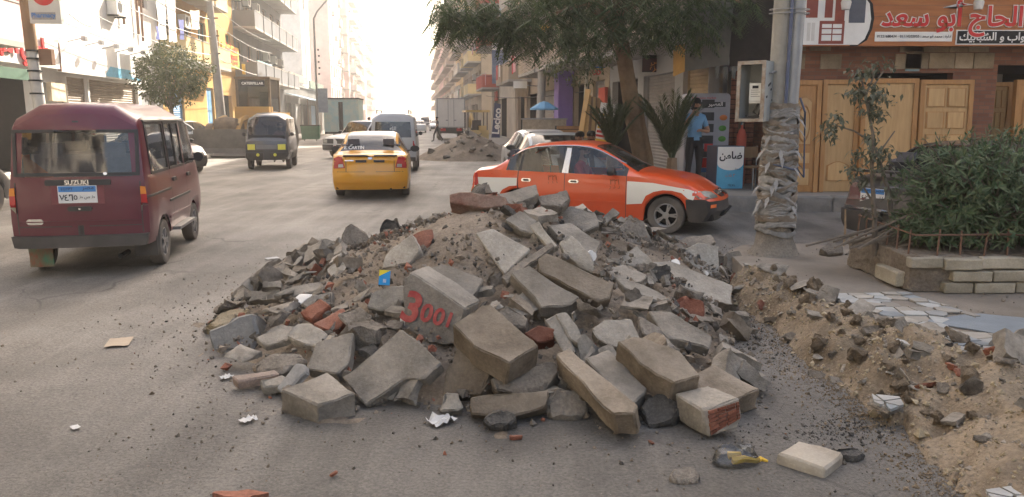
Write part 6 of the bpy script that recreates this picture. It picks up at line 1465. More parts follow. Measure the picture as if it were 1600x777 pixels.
for i, (u, lb) in enumerate(((1139, 'dark red brick pillar just beside the display cabinet'), (1163, 'dark red brick pillar behind the slim red cylinder'))):
    p = D(u, 200, 16.75); root = empty('brick_pillar', (p.x, 16.75, .28), 0, lb, 'pillar', 'brick pillars of the corner shop'); q = MB(); q.b2((0, 0, 0), (.2, .25, 2.4)); q.build('core', P_dark, root)
    for k in range(24):
        for c in range(2): q = MB(); q.b2((.0 + .1 * c + .004, -.02, k * .1 + .006), (.1 + .1 * c - .004, .0, k * .1 + .094)); q.build('brick', K_brick, root, ang=0)
# cloth over the corner shop
def cloth(name, label, pts, m, cat='cloth', nu=10, nv=8, wob=.03, kind=None):
    a, b, c, d = pts; q = MB()
    for j in range(nv + 1):
        for i in range(nu + 1):
            s, t = i / nu, j / nv; p = a.lerp(b, s).lerp(d.lerp(c, s), t); q.v.append(p + V((0, wob * sin(s * 9 + t * 3) * t + .4 * wob * noise.noise(V((s * 4, t * 4, 2))), -.3 * wob * sin(pi * s) * (1 - t))))
    for j in range(nv):
        for i in range(nu): k = j * (nu + 1) + i; q.f.append([k, k + 1, k + nu + 2, k + nu + 1]); q.m.append(0)
    n = len(q.v); q.v += [p + V((0, .006, 0)) for p in q.v]; q.f += [[i + n for i in f][::-1] for f in list(q.f)]; q.m += q.m[:]
    o = q.build(name, m); tag(o, label, cat); return o
M_tarp = mat('dusty_tarp', (.13, .125, .11), .7, .25, 3, .2, 12, col2=(.20, .19, .165)); M_net = mat('dark_shade_net', (.035, .03, .027), .9, .3, 6, .3, 30)
bn = cloth('banner', 'dusty translucent banner with faded letters hanging at the corner shop', [D(1074, -40, 16.2), D(1150, -40, 15.9), D(1138, 101, 15.9), D(1070, 112, 16.2)], M_tarp, 'banner')
for s_, u_, v_, w_, h_ in (('O', 1093, 73, .12, .42), ('LL', 1108, 58, .13, .33), ('Y', 1123, 66, .12, .33)): 
    me = textmesh(s_, w_, h_, .02, .002); me.materials.append(mat('faded_yellow_print', (.20, .19, .10), .8)); p = D(u_, v_, 15.88); inst(me, 'lettering', bn, p, radians(-12))
cloth('shade_net', 'black shade net stretched over the corner shop beside the banner', [D(1142, -30, 16.0), D(1240, -30, 15.0), D(1232, 104, 15.2), D(1140, 104, 16.0)], M_net, 'shade net', wob=.05)
cloth('awning_cloth', 'mustard yellow cloth under the slatted balcony', [D(1052, 72, 18.5), D(1073, 68, 17.6), D(1070, 112, 17.6), D(1052, 120, 18.5)], mat('mustard_cloth', (.42, .24, .05), .8, .15, 4), 'cloth', wob=.01)
for k in range(5):
    p = D(1117 + k * 13, 104, 15.8 - k * .1); o_ = cloth('net_tassel', ['first', 'second', 'third', 'fourth', 'last'][k] + ' hanging rag at the lower hem of the black net, counted from the banner', [p, p + V((.10, 0, 0)), p + V((.08, 0, -.25 - .05 * (k % 2))), p + V((.02, 0, -.22))], M_tarp, 'rag', 3, 3, .02)
root = empty('wall_lantern', D(1041, 62, 18.2), 0, 'old hanging lantern with a dark hood by the slatted balcony', 'lamp'); q = MB(); q.lathe([(.0, .22), (.05, .2), (.18, .05), (.17, .045)], n=14); q.tube([(0, 0, .2), (-.1, .1, .45), (-.3, .3, .5)], .012, 6); q.build('hood', M_black, root); q = MB(); q.lathe([(.06, .05), (.07, -.1), (.04, -.16), (0, -.17)], n=12); q.build('globe', M_framew, root)
q = MB(); q.b2((0, -.06, 0), (.92, 0, 1.0)); p = D(1003, 113, 21.3); root = empty('shop_sign', p, 0, 'dark shop sign with pale lettering above the grey shutters', 'sign'); q.build('board', M_black, root); q = MB(); q.b2((.0, -.07, .02), (.9, -.061, .36)); q.build('name_board', mat('dark_maroon', (.06, .015, .02), .5), root)
text('EL AHMED STORE', root, (.5, -.062, .55), M_wt, width=.6, ex=.002); text('للملابس', root, (.48, -.072, .26), MC['plate_orange'], width=.5, ex=.002); text('الجاهزة', root, (.48, -.072, .1), MC['plate_orange'], width=.55, ex=.002)
q = MB(); q.b2((0, -.05, 0), (.9, 0, 1.0)); root = empty('shop_sign', D(925, 108, 27), 0, 'yellow and blue shop sign half hidden behind the trunk', 'sign'); q.build('board', M_yelp, root); q = MB(); q.b2((.02, -.06, .02), (.88, -.051, .4)); q.build('name_board', M_bluep, root); text('UD', root, (.15, -.052, -.12), M_redp, width=.3, bold=.05, ex=.003)
# ------------------------------------------------------------------ utility pole with the meter box
px_, py_ = G(1207, 398, .2).x, G(1207, 398, .2).y
root = empty('utility_pole', (px_, py_, .16), 0, 'thick utility pole wrapped in torn grey tape beside the trench', 'utility pole')
q = MB(); q.lathe([(.34, -.06), (.27, .04), (.215, .14), (.175, .28), (.16, .4)], n=24, mi=0); q.v = [p + noise.noise_vector(p * 6) * .05 + noise.noise_vector(p * 16) * .02 for p in q.v]; q.build('footing', stone('pole_footing', (.22, .195, .165), (.30, .27, .23), .2, 1.0, rnd=0), root)
q = MB(); q.tube([(-.06, 0, .3), (-.035, .0, 3.2), (-.02, 0, 7.5)], [.10, .095, .08], 18); q.build('concrete_shaft', mat('pole_concrete', (.30, .285, .25), .85, .2, 5, .3, 40), root)
q = MB(); q.tube([(.07, -.03, .3), (.115, -.03, 3.2), (.13, -.03, 7.5)], [.078, .076, .07], 18); q.build('metal_shaft', mat('pole_metal', (.30, .31, .32), .5, .15, 4, .05, metal=.35), root)
M_tape = [mat('tape_grey', (.22, .215, .205), .75, .3, 9, .5, 25), mat('tape_silver', (.28, .275, .265), .55, .3, 9, .5, 25), mat('tape_brown', (.20, .165, .13), .85, .3, 9, .5, 25)]
r = random.Random(12); z = .30
while z < 1.62:
    h = r.uniform(.03, .075); n = 36; q = MB(); tl = r.uniform(-.13, .13); ph = r.uniform(0, 6); rr = lerp(.20, .165, (z - .3) / 1.3) + r.uniform(-.004, .007)
    for k in range(3):
        for i in range(n):
            a = 2 * pi * i / n; rad = rr + .012 * noise.noise(V((cos(a) * 2, sin(a) * 2, z * 9 + k))) + (.005 if k == 1 else -.002) + .008 * noise.noise(V((a * 4, z * 20, k)))
            q.v.append(V((.01 + cos(a) * rad * 1.08, sin(a) * rad, z + h * k / 2 + tl * cos(a + ph) + .022 * noise.noise(V((a * 3, z * 9, k * 5))))))
    for k in range(2):
        for i in range(n): j = (i + 1) % n; q.f.append([k * n + i, k * n + j, (k + 1) * n + j, (k + 1) * n + i]); q.m.append(0)
    q.build('tape_wrap', r.choices(M_tape, (4, 3, 3))[0], root); z += h * .45
q = MB()
for k in range(22): a = r.uniform(3.2, 6.4); z = r.uniform(.6, 1.6); p = V((cos(a) * .18, sin(a) * .18, z)); leaf(q, p, V((cos(a), sin(a), -.8)), V((0, 0, 1)), .14, .05, .6)
q.build('loose_tape_end', M_tape[1], root)
q = MB(); q.tube([(.19 * cos(a) + .01, .19 * sin(a), 1.02 + .03 * sin(2 * a)) for a in [2 * pi * i / 20 for i in range(21)]], .012, 6); q.tube([(.2, -.02, 1.0), (.27, -.06, .9), (.25, -.03, 1.6), (.2, 0, 1.75)], .012, 6); q.tube([(-.0, -.13, 1.6), (.02, -.10, 3), (.06, -.11, 7)], .018, 6); q.build('cable', mat('blue_grey_cable', (.09, .11, .18), .6), root)
for z in (2.62, 2.66): q = MB(); q.tube([(.03 + .21 * cos(a), .12 * sin(a), z) for a in [2 * pi * i / 18 for i in range(19)]], .006, 5); q.build('strap', M_metal, root)
M_box = mat('meter_box_paint', (.33, .35, .34), .6, .15, 3, .1, 30, dust=.25, dz=.6); M_boxr = mat('meter_box_rust', (.25, .17, .11), .8, .35, 14, .2, col2=(.40, .38, .34))
bx = D(1192, 190, py_ - .22); root = empty('meter_box', (bx.x, bx.y, bx.z), radians(-40), 'open pale metal meter box with a white electricity meter strapped to the pole', 'meter box')
w, h, d = .30, .625, .30; t = .018
q = MB(); q.b2((-w, d - t, 0), (0, d, h)); q.b2((-w, 0, 0), (-w + t, d - t, h)); q.b2((-t, 0, 0), (0, d - t, h)); q.b2((-w + t, 0, 0), (-t, d - t, t)); q.b2((-w + t, 0, h - t), (-t, d - t, h)); q.build('box', M_box, root)
q = MB(); q.b2((-w - .004, -.012, -.004), (-w + .035, .004, h + .004)); q.b2((-.035, -.012, -.004), (.004, .004, h + .004)); q.b2((-w + .035, -.012, -.004), (-.035, .004, .03)); q.b2((-w + .035, -.012, h - .035), (-.035, .004, h + .004)); q.build('front_frame', M_boxr, root)
q = MB(); q.b2((-.20, .08, .22), (-.045, .2, .40)); q.build('meter', mat('meter_white', (.68, .69, .66), .4, .05), root); q = MB(); q.b2((-.165, .075, .345), (-.10, .079, .375)); q.build('meter_display', C_ink, root); q = MB(); q.b2((-.195, .07, .19), (-.05, .2, .218)); q.build('meter_terminal', mat('terminal_cover', (.5, .5, .47), .5), root)
for k in range(4): q = MB(); q.b2((-.18, .0765, .325 - k * .022), (-.10 + .02 * (k % 2), .079, .332 - k * .022)); q.build('meter_print', M_metal, root)
q = MB(); q.tube([(-.12, .15, .19), (-.16, .12, .10), (-.08, .1, .05), (-.2, .1, .03), (-.25, .15, .06)], .012, 6); q.tube([(-.07, .15, .19), (-.1, .1, .06), (-.22, .12, .05)], .010, 6); q.build('cable', C_blk, root)
q = MB(); q.tube([(.0, .1, .5), (.03, .1, .5), (.03, .15, .52), (.035, .19, .515)], .012, 6); q.build('latch', M_metal, root)
for y, z, l in ((.09, .37, .06), (.16, .33, .02), (.05, .25, .025), (.2, .22, .02)): q = MB(); q.bar((.002, y, z), (.002, y + l, z + l * .5), .006, .02); q.build('paint_chip', C_ink, root)
q = MB(); q.tube([(-.03, .2, 0), (-.05, .22, -.10), (.02, .25, -.2), (.05, .25, -.1)], .02, 7); q.build('conduit', M_boxr, root)
# ------------------------------------------------------------------ carton, bag, papers
def spot(u, v): p = hit(u, v); return p
p = hit(604, 462) + V((0, -.10, .10)); root = empty('carton', p, .25, 'small bright blue and yellow carton standing on the white chunk', 'carton'); root.rotation_euler = (-.25, .12, .25)
q = MB(); q.b2((-.038, -.018, 0), (.038, .018, .105)); q.build('box', mat('carton_blue', (.02, .28, .62), .45, .05), root); q = MB(); q.prism([V((-.0385, -.0195, .106)), V((.0385, -.0195, .106)), V((-.0385, -.0195, .062))], (0, .03, 0)); q.build('yellow_corner', mat('carton_yellow', (.75, .62, .03), .45), root, ang=0); text('lll', root, (.0, -.0195, .03), M_wt, width=.02, ex=.001)
def paper(label, u, v, s, m, seed, crump=.35, z=.012, cat='paper'):
    r = random.Random(seed); p = G(u, v); q = MB(); n = 6
    for j in range(n + 1):
        for i in range(n + 1): x, y = (i / n - .5) * s, (j / n - .5) * s * .7; q.v.append(V((x, y, z + crump * s * abs(noise.noise(V((x / s * 3, y / s * 3, seed)))))))
    for j in range(n):
        for i in range(n): k = j * (n + 1) + i; q.f.append([k, k + 1, k + n + 2, k + n + 1]); q.m.append(0)
    o = q.build('paper_scrap', m, loc=(p.x, p.y, road_z(p.x, p.y)), ang=20); o.rotation_euler.z = r.uniform(0, 3); return tag(o, label, cat)
M_pap = mat('paper_white', (.50, .50, .49), .8, .1, 8); M_card = mat('cardboard', (.40, .33, .25), .9, .1, 4)
paper('crumpled white paper on the road in front of the pile', 690, 661, .15, M_pap, 3, .5); paper('small white scrap on the road below the lowest grey block', 388, 662, .09, M_pap, 4, .3); paper('flat beige cardboard lying alone on the open road', 186, 537, .24, M_card, 5, .06, cat='cardboard'); paper('tiny white strip on the open road', 118, 669, .06, M_pap, 6, .1); paper('printed packet scrap at the pile edge by the pinkish strip', 354, 594, .08, M_pap, 7, .4); paper('thin white scrap on the road far behind the slate boulder', 425, 405, .16, M_pap, 8, .05)
p = G(1148, 722); root = empty('plastic_bag', (p.x, p.y, 0), .3, 'clear crumpled plastic bag with yellow bits on the road beside the lone slab', 'plastic bag')
q = MB(); n = 16
for j in range(9):
    for i in range(n): a = 2 * pi * i / n; e = pi / 2 * j / 8; v = V((cos(a) * cos(e) * .13, sin(a) * cos(e) * .085, sin(e) * .085 + .004)); q.v.append(v + noise.noise_vector(v * 22) * .03)
for j in range(8):
    for i in range(n): k = (i + 1) % n; q.f.append([j * n + i, j * n + k, (j + 1) * n + k, (j + 1) * n + i]); q.m.append(0)
for v in q.v: v.z = max(.003, v.z)
q.build('film', glass('clear_film', (.86, .88, .88), rough=.12), root); q = MB(); q.tube([(-.03, -.02, .02), (.03, -.04, .03), (.09, -.05, .015), (.13, -.03, .012), (.15, -.06, .01)], [.022, .018, .012, .014, .006], 7); q.tube([(-.04, 0, .04), (.02, -.02, .05)], [.02, .01], 6); q.build('yellow_peel', M_yelp, root)
p = G(700, 0 + 684); 
for i, (u, v, s, lb) in enumerate(((806, 687, .05, 'thin red brick splinter on the road in front of the pile'), (522, 744, .03, 'small red brick crumb on the road near the bottom edge'), (1017, 694, .035, 'orange brick crumb on the road before the brick-cored block'))):
    p = G(u, v); o_ = inst(KINDS[8][1][i % 3], 'broken_brick', None, (p.x, p.y, .012), 1.0 * i, scale=(s * 1.5, s, s)); tag(o_, lb, 'brick')
p = G(375, 776); q = MB(); q.prism([V((.11 * cos(a) * (1 + .3 * sin(3 * a)), .035 * sin(a) * (1 + .25 * cos(5 * a)), .004)) for a in [2 * pi * i / 24 for i in range(24)]], (0, 0, -.02)); o_ = q.build('brick_dust', mat('brick_dust', (.27, .115, .075), .95, .3, 20, .5), loc=(p.x, p.y, .01)); tag(o_, kind='stuff')
# ------------------------------------------------------------------ trees
def frond(q, p, d, L, r, mi=0):
    """a feathery twice-cut leaf"""
    d = d.normalized(); s = d.cross(V((0, 0, 1))); s = s.normalized() if s.length > .05 else V((1, 0, 0)); n = 9
    for i in range(1, n + 1):
        t = i / n; c = p + d * L * t - V((0, 0, L * .28 * t * t)); l = L * .34 * sin(pi * min(1, .25 + .75 * t) * .9) + .02
        for e in (-1, 1):
            tip = c + s * e * l + d * l * .35 - V((0, 0, l * .35)); w = V((0, 0, 1)).cross(s).normalized() * .013
            q.add([c - w, c + w, tip + w * .5, tip - w * .5], [(0, 1, 2, 3)], mi)
r = random.Random(17); TY = 15.4
root = empty('street_tree', (D(1010, 290, TY).x, TY, .28), 0, 'large feathery street tree with a leaning brown trunk behind the orange taxi', 'tree'); o_ = root.location
def tw(u, v, Y=TY): return D(u, v, Y) - o_
q = MB(); tr_ = [(1012, 300), (1004, 245), (992, 190), (981, 130), (972, 75), (966, 40), (968, 0), (972, -60)]; q.tube([tw(u, v) for u, v in tr_], [.22, .19, .17, .155, .145, .13, .11, .09], 14)
q.v = [p + noise.noise_vector(p * 3) * .025 for p in q.v]
q.tube([tw(1014, 300, 15.3), tw(1016, 250, 15.2), tw(1005, 195, 15.3), tw(1000, 150, 15.3)], [.07, .065, .05, .035], 8)
br = [[(968, 50, 15.4), (900, -10, 15.0), (800, -25, 14.5), (715, -10, 14.2)], [(966, 40, 15.4), (930, 0, 14.6), (870, 20, 13.8)], [(968, 20, 15.4), (1040, -20, 15.0), (1110, -15, 14.6), (1160, 5, 14.4)], [(968, 0, 15.4), (1000, -60, 16.5), (1060, -70, 17.5)], [(966, 30, 15.4), (960, -20, 14.2), (1000, -10, 13.2)], [(970, -20, 15.4), (900, -80, 16.4), (820, -90, 17)]]
for b in br: q.tube([tw(*p) for p in b], [lerp(.085, .02, i / (len(b) - 1)) for i in range(len(b))], 8)
q.build('trunk', M_bark, root); q = MB()
BOTTOM = [(680, 20), (692, 62), (705, 40), (722, 48), (745, 42), (760, 52), (780, 60), (800, 62), (815, 78), (830, 84), (850, 78), (870, 72), (900, 84), (930, 78), (955, 66), (985, 62), (1010, 78), (1040, 56), (1070, 60), (1090, 72), (1104, 78), (1120, 52), (1145, 44), (1165, 40), (1180, 12)]
cnt = 0
while cnt < 1650:
    u = r.uniform(676, 1185); bot = interp(BOTTOM, u) - 8; dens = (.6 if u < 800 else (1 if u < 1060 else .6)) * (1 if noise.noise(V((u / 45, 3, 0))) > -.25 else .35)
    if r.random() > dens: continue
    v = bot + r.gauss(0, 7) - abs(r.gauss(0, 1)) * (42 if u > 800 else 26) - (r.random() * 90 if u > 820 and r.random() < .55 else 0)
    Y = r.uniform(13.2, 16.8) if u > 820 else r.uniform(13.6, 15.4); p = tw(u, v, Y); d = V((r.gauss(0, .8), r.gauss(0, .7), r.uniform(-1.3, .1)))
    frond(q, p, d, r.uniform(.25, .46), r); cnt += 1
q.build('crown', L_poin, root, ang=0)
q = MB(); root2 = empty('ficus_tree', (D(918, 200, 21).x, 21, .28), 0, 'slim leafy tree with a pale stem beside the wooden planks', 'tree'); o2 = root2.location
q.tube([D(916, 200, 21) - o2 - V((0, 0, 1.2)), D(915, 150, 21) - o2, D(918, 90, 21) - o2, D(915, 50, 21) - o2], [.06, .05, .045, .03], 8); q.build('trunk', mat('pale_stem', (.42, .38, .30), .8, .2, 6), root2); q = MB()
for cu, cv, su, sv, n in ((890, 90, 22, 14, 420), (865, 108, 14, 12, 220), (915, 105, 16, 16, 300), (940, 95, 14, 10, 200), (900, 125, 14, 10, 120), (905, 70, 26, 14, 300)):
    for _ in range(n): leaf(q, D(r.gauss(cu, su * .6), r.gauss(cv, sv * .6), r.gauss(21, .45)) - o2, rdir(r), V((0, 0, 1)), r.uniform(.08, .13), r.uniform(.04, .06), .4)
q.build('crown', L_ficus, root2, ang=0)
def palm(label, u, vb, Y, n, L, seed):
    r = random.Random(seed); p0 = D(u, vb, Y); root = empty('date_palm', (p0.x, Y, .28), 0, label, 'palm', 'young date palms'); q = MB()
    for k in range(n):
        a = 2 * pi * k / n + r.uniform(-.3, .3); el = r.uniform(1.12, 1.54); l = L * r.uniform(.75, 1.1); pr = None; N = 16; out = V((cos(a) * cos(el), sin(a) * cos(el) * .6, 0)); up = sin(el)
        pts = [out * l * t * (1 + .5 * t) + V((0, 0, p0.z - .28 + l * (up * t - .16 * t ** 3))) for t in [i / N for i in range(N + 1)]]
        q.tube(pts, [lerp(.018, .004, i / N) for i in range(N + 1)], 4)
        for i in range(3, N + 1):
            d = (pts[i] - pts[i - 1]).normalized(); s = d.cross(V((sin(a), -cos(a), .3))).normalized() if True else None; s2 = d.cross(out + V((.01, 0, 0))); s2 = s2.normalized() if s2.length > .01 else V((0, 1, 0)); ll = l * .26 * (1 - .55 * i / N)
            for e in (-1, 1):
                for h_ in (0, .33, .66): leaf(q, pts[i] - d * h_ * l / N, d * .9 + s2 * e * .8 + V((r.gauss(0, .08), r.gauss(0, .08), r.gauss(0, .08))), V((0, 0, 1)), ll * r.uniform(.85, 1.1), .02, .15)
    q.build('fronds', L_palm, root, ang=0); q = MB(); q.lathe([(.10, 0), (.12, .2), (.09, p0.z - .28 + .1)], n=10); q.build('stump', M_bark, root)
palm('young date palm standing just before the leaning tree trunk, over the taxi roof', 957, 240, 14.6, 24, 1.15, 3); palm('young date palm between the leaning trunk and the standing man', 1050, 255, 14.7, 30, 1.45, 5)
# the clipped tree over the road
Yf = 29.5; p0 = D(268, 180, Yf); root = empty('clipped_tree', (p0.x, Yf, .16), 0, 'round clipped tree in front of the sunlit shops', 'tree'); o3 = root.location; q = MB()
q.tube([(0, 0, 0), (.02, 0, 1.2), (0, 0, 2.4)], [.10, .08, .07], 9); 
for k in range(7): a = k * .9; q.tube([(0, 0, 1.8), (cos(a) * .5, sin(a) * .5, 2.6), (cos(a) * .9, sin(a) * .9, 3.1)], [.045, .03, .015], 6)
q.build('trunk', M_barkg, root); q = MB(); cc = D(267, 118, Yf) - o3
for _ in range(6800):
    d = rdir(r); k = r.uniform(.62, 1.0) if r.random() < .85 else r.random(); wob = 1 + .22 * noise.noise(d * 2.2) + .12 * noise.noise(d * 6); p = cc + V((d.x * 1.30, d.y * 1.2, d.z * 1.15)) * k * (1 + .40 * noise.noise(d * 2.2) + .2 * noise.noise(d * 5))
    if noise.noise(p * 2.4) < -.28: continue
    leaf(q, p, d + rdir(r), d, r.uniform(.09, .15), r.uniform(.05, .08), .3)
q.build('crown', L_ficus, root, ang=0)
# ------------------------------------------------------------------ people
def figure(name, label, J, E, mats, loc, rz, skin_m, hair=None, s=1.0, group=None):
    """one continuous body grown over a jointed skeleton; material by the nearest bone"""
    names = list(J); me = bpy.data.meshes.new(name); me.from_pydata([V(J[k][0]) * s for k in names], [(names.index(a), names.index(b)) for a, b, _ in E], [])
    o = bpy.data.objects.new(name, me); COL.objects.link(o); md = o.modifiers.new('skin', 'SKIN'); md.use_smooth_shade = True; sb = o.modifiers.new('sub', 'SUBSURF'); sb.levels = sb.render_levels = 2
    for i, k in enumerate(names):
        rr = J[k][1]; rr = rr if isinstance(rr, tuple) else (rr, rr); me.skin_vertices[0].data[i].radius = (rr[0] * s, rr[1] * s); me.skin_vertices[0].data[i].use_root = (k == 'pelvis')
    dg = bpy.context.evaluated_depsgraph_get(); m2 = bpy.data.meshes.new_from_object(o.evaluated_get(dg)); bpy.data.objects.remove(o); bpy.data.meshes.remove(me)
    m2.name = name; m2.materials.clear(); ms = list(dict.fromkeys(mats[x] for _, _, x in E)); [m2.materials.append(x) for x in ms]; mi = []
    for p in m2.polygons:
        c = p.center; best = None
        for a, b, x in E:
            A, B = V(J[a][0]) * s, V(J[b][0]) * s; t = max(0, min(1, (c - A).dot(B - A) / max(1e-9, (B - A).length_squared))); d = (c - A.lerp(B, t)).length / max(.02, (J[a][1] if not isinstance(J[a][1], tuple) else J[a][1][0]))
            if best is None or d < best[0]: best = (d, x)
        mi.append(ms.index(mats[best[1]]))
    m2.polygons.foreach_set('material_index', mi); m2.polygons.foreach_set('use_smooth', [True] * len(mi)); m2.update()
    ob = inst(m2, name, None, loc, rz); tag(ob, label, 'person', group); h = V(J['head'][0]) * s; f = V(J['nose'][0]) * s - h; f.z = 0; f.normalize(); rt = f.cross(V((0, 0, 1)))
    q = MB()
    for e in (-1, 1): q.lathe([(0, -.012), (.010, -.008), (.012, .0), (.0, .012)], h + f * .088 * s + rt * e * .033 * s + V((0, 0, .012 * s)), 8)
    q.build('eyes', M_black, ob); q = MB(); q.box(h + f * .088 * s + V((0, 0, -.062 * s)), (.045 * s, .014, .012 * s), rz=atan2(rt.y, rt.x)); q.build('mouth', mat('lips', (.25, .09, .07), .6), ob)
    q = MB()
    for e in (-1, 1): q.box(h + rt * e * .083 * s + V((0, 0, -.01 * s)), (.018 * s, .035 * s, .06 * s), rz=atan2(rt.y, rt.x))
    q.build('ears', skin_m, ob)
    if hair is not None:
        q = MB(); q.lathe([(.088 * s, .0), (.099 * s, .03 * s), (.092 * s, .075 * s), (.06 * s, .112 * s), (0, .124 * s)], h - f * .012 * s + V((0, 0, .014 * s)), 16); q.v = [p + noise.noise_vector(p * 30) * .008 for p in q.v]; q.build('hair', hair, ob)
        q = MB(); q.lathe([(.05 * s, -.03 * s), (.062 * s, 0), (.06 * s, .03 * s)], h + f * .035 * s + V((0, 0, -.078 * s)), 14, cap=False); q.build('beard', hair, ob)
    return ob
def hand(J, E, w, d, pre, side, x='skin', curl=.35, s=1.0):
    """palm, four fingers and a thumb beyond the wrist w, along d"""
    d = V(d).normalized(); up = V((0, 0, 1)) if abs(d.z) < .9 else V((0, -1, 0)); sd_ = d.cross(up).normalized() * side; n = sd_.cross(d) * side
    p = V(w) + d * .075; J[pre + 'palm'] = (tuple(p), (.036, .018)); E.append((w_name := pre + 'wrist', pre + 'palm', x))
    for i, l in enumerate((.07, .08, .075, .058)):
        b = p + d * .015 + sd_ * (-.028 + .019 * i); m = b + d * l * .5 - n * curl * l * .25; t = m + d * l * .4 - n * curl * l * .6
        J[f'{pre}k{i}'] = (tuple(b), .0095); J[f'{pre}m{i}'] = (tuple(m), .0085); J[f'{pre}t{i}'] = (tuple(t), .0065); E += [(pre + 'palm', f'{pre}k{i}', x), (f'{pre}k{i}', f'{pre}m{i}', x), (f'{pre}m{i}', f'{pre}t{i}', x)]
    b = V(w) + d * .035 - sd_ * .036; t = b + d * .04 - sd_ * .018; J[pre + 'th'] = (tuple(b), .011); J[pre + 'th2'] = (tuple(t), .008); E += [(pre + 'palm', pre + 'th', x), (pre + 'th', pre + 'th2', x)]
M_skin = mat('skin', (.33, .18, .115), .55, .08, 8, .03, spec=.35); M_hair = mat('dark_hair', (.012, .010, .009), .7, .2, 30, .3, 80); M_shirt = mat('blue_tshirt', (.14, .30, .48), .85, .12, 6, .15, 40); M_trou = mat('black_trousers', (.012, .012, .015), .85, .2, 8, .1); M_shoe = mat('shoe', (.10, .09, .08), .7); M_rshirt = mat('red_shirt', (.36, .012, .03), .8, .12, 6); M_dsh = mat('dark_shirt', (.05, .045, .05), .85, .15); M_psh = mat('pink_shirt', (.45, .20, .20), .85, .1)
def standing(arms):
    J = {'pelvis': ((0, 0, .95), (.155, .115)), 'waist': ((0, .01, 1.08), (.14, .10)), 'chest': ((0, .015, 1.27), (.165, .115)), 'upchest': ((0, .02, 1.40), (.15, .095)), 'neck': ((0, .01, 1.49), .058), 'jaw': ((0, -.015, 1.565), (.062, .068)), 'head': ((0, -.012, 1.635), (.078, .092)), 'crown_': ((0, -.005, 1.70), (.068, .078)), 'nose': ((0, -.115, 1.625), .012)}
    E = [('pelvis', 'waist', 'shirt'), ('waist', 'chest', 'shirt'), ('chest', 'upchest', 'shirt'), ('upchest', 'neck', 'skin'), ('neck', 'jaw', 'skin'), ('jaw', 'head', 'skin'), ('head', 'crown_', 'skin'), ('head', 'nose', 'skin')]
    for sd_, n in ((-1, 'r'), (1, 'l')):
        J.update({n + 'hip': ((.09 * sd_, 0, .90), .098), n + 'thigh': ((.105 * sd_, -.005, .70), .088), n + 'knee': ((.11 * sd_, -.01, .49), .062), n + 'calf': ((.115 * sd_, .015, .33), .058), n + 'ankle': ((.12 * sd_, .03, .085), .042), n + 'foot': ((.13 * sd_, -.09, .04), (.045, .035)), n + 'toe': ((.135 * sd_, -.16, .03), (.04, .025)), n + 'sh': ((.17 * sd_, .02, 1.40), .066)})
        E += [('pelvis', n + 'hip', 'pants'), (n + 'hip', n + 'thigh', 'pants'), (n + 'thigh', n + 'knee', 'pants'), (n + 'knee', n + 'calf', 'pants'), (n + 'calf', n + 'ankle', 'pants'), (n + 'ankle', n + 'foot', 'shoe'), (n + 'foot', n + 'toe', 'shoe'), ('upchest', n + 'sh', 'shirt')]
        el, wr = arms[n]; up = V(J[n + 'sh'][0]).lerp(V(el), .5)
        J.update({n + 'up': (tuple(up), .054), n + 'el': (el, .043), n + 'wrist': (wr, .028)}); E += [(n + 'sh', n + 'up', 'shirt'), (n + 'up', n + 'el', 'skin'), (n + 'el', n + 'wrist', 'skin')]
        hand(J, E, wr, V(wr) - V(el), n, sd_, curl=.7)
    return J, E
J, E = standing({'r': ((-.30, -.06, 1.19), (-.165, -.16, 1.44)), 'l': ((.27, -.03, 1.12), (.03, -.21, 1.15))})
pm = figure('person', 'bearded man in a blue t-shirt and black trousers talking on a phone', J, E, {'skin': M_skin, 'shirt': M_shirt, 'pants': M_trou, 'shoe': M_shoe}, (D(1086, 200, 15.35).x, 15.35, .282), radians(14), M_skin, M_hair, 1.02)
q = MB(); q.box((-.105, -.085, 1.64), (.012, .07, .14), rot=Euler((.3, .15, .2)).to_matrix()); ph_ = q.build('phone', M_black, None); ph_.matrix_world = Matrix.Translation(pm.location) @ Matrix.Rotation(radians(14), 4, 'Z'); tag(ph_, 'dark phone held to the ear of the man in blue', 'phone')
def seated(rot=0):
    J, E = standing({'r': ((-.27, -.10, 1.18), (-.20, -.36, 1.25)), 'l': ((.27, -.10, 1.18), (.20, -.36, 1.25))})
    for n, sd_ in (('r', -1), ('l', 1)): J[n + 'thigh'] = ((.12 * sd_, -.22, .93), .085); J[n + 'knee'] = ((.14 * sd_, -.45, .95), .06); J[n + 'calf'] = ((.14 * sd_, -.50, .75), .055); J[n + 'ankle'] = ((.14 * sd_, -.50, .55), .042); J[n + 'foot'] = ((.14 * sd_, -.60, .50), (.04, .03)); J[n + 'toe'] = ((.14 * sd_, -.67, .49), (.035, .022))
    return J, E
J, E = seated(); tl = Matrix.Rotation(radians(-22), 4, 'Z')
dp = tl @ V((1.86, -.34, 0)); rt_ = tax.root.location
figure('person', 'driver in a red shirt at the wheel of the orange taxi', J, E, {'skin': M_skin, 'shirt': M_rshirt, 'pants': M_trou, 'shoe': M_shoe}, (rt_.x + dp.x, rt_.y + dp.y, -.45), radians(-22) + pi / 2, M_skin, M_hair, 1.0, 'drivers')
gd = gv.root; c_, s_ = cos(gd.rotation_euler.z), sin(gd.rotation_euler.z); dx, dy = 2.28, .34
figure('person', 'driver in a pink shirt behind the window of the silver grey minivan', J, E, {'skin': M_skin, 'shirt': M_psh, 'pants': M_trou, 'shoe': M_shoe}, (gd.location.x + c_ * dx - s_ * dy, gd.location.y + s_ * dx + c_ * dy, -.22), gd.rotation_euler.z + pi / 2, M_skin, M_hair, 1.0, 'drivers')
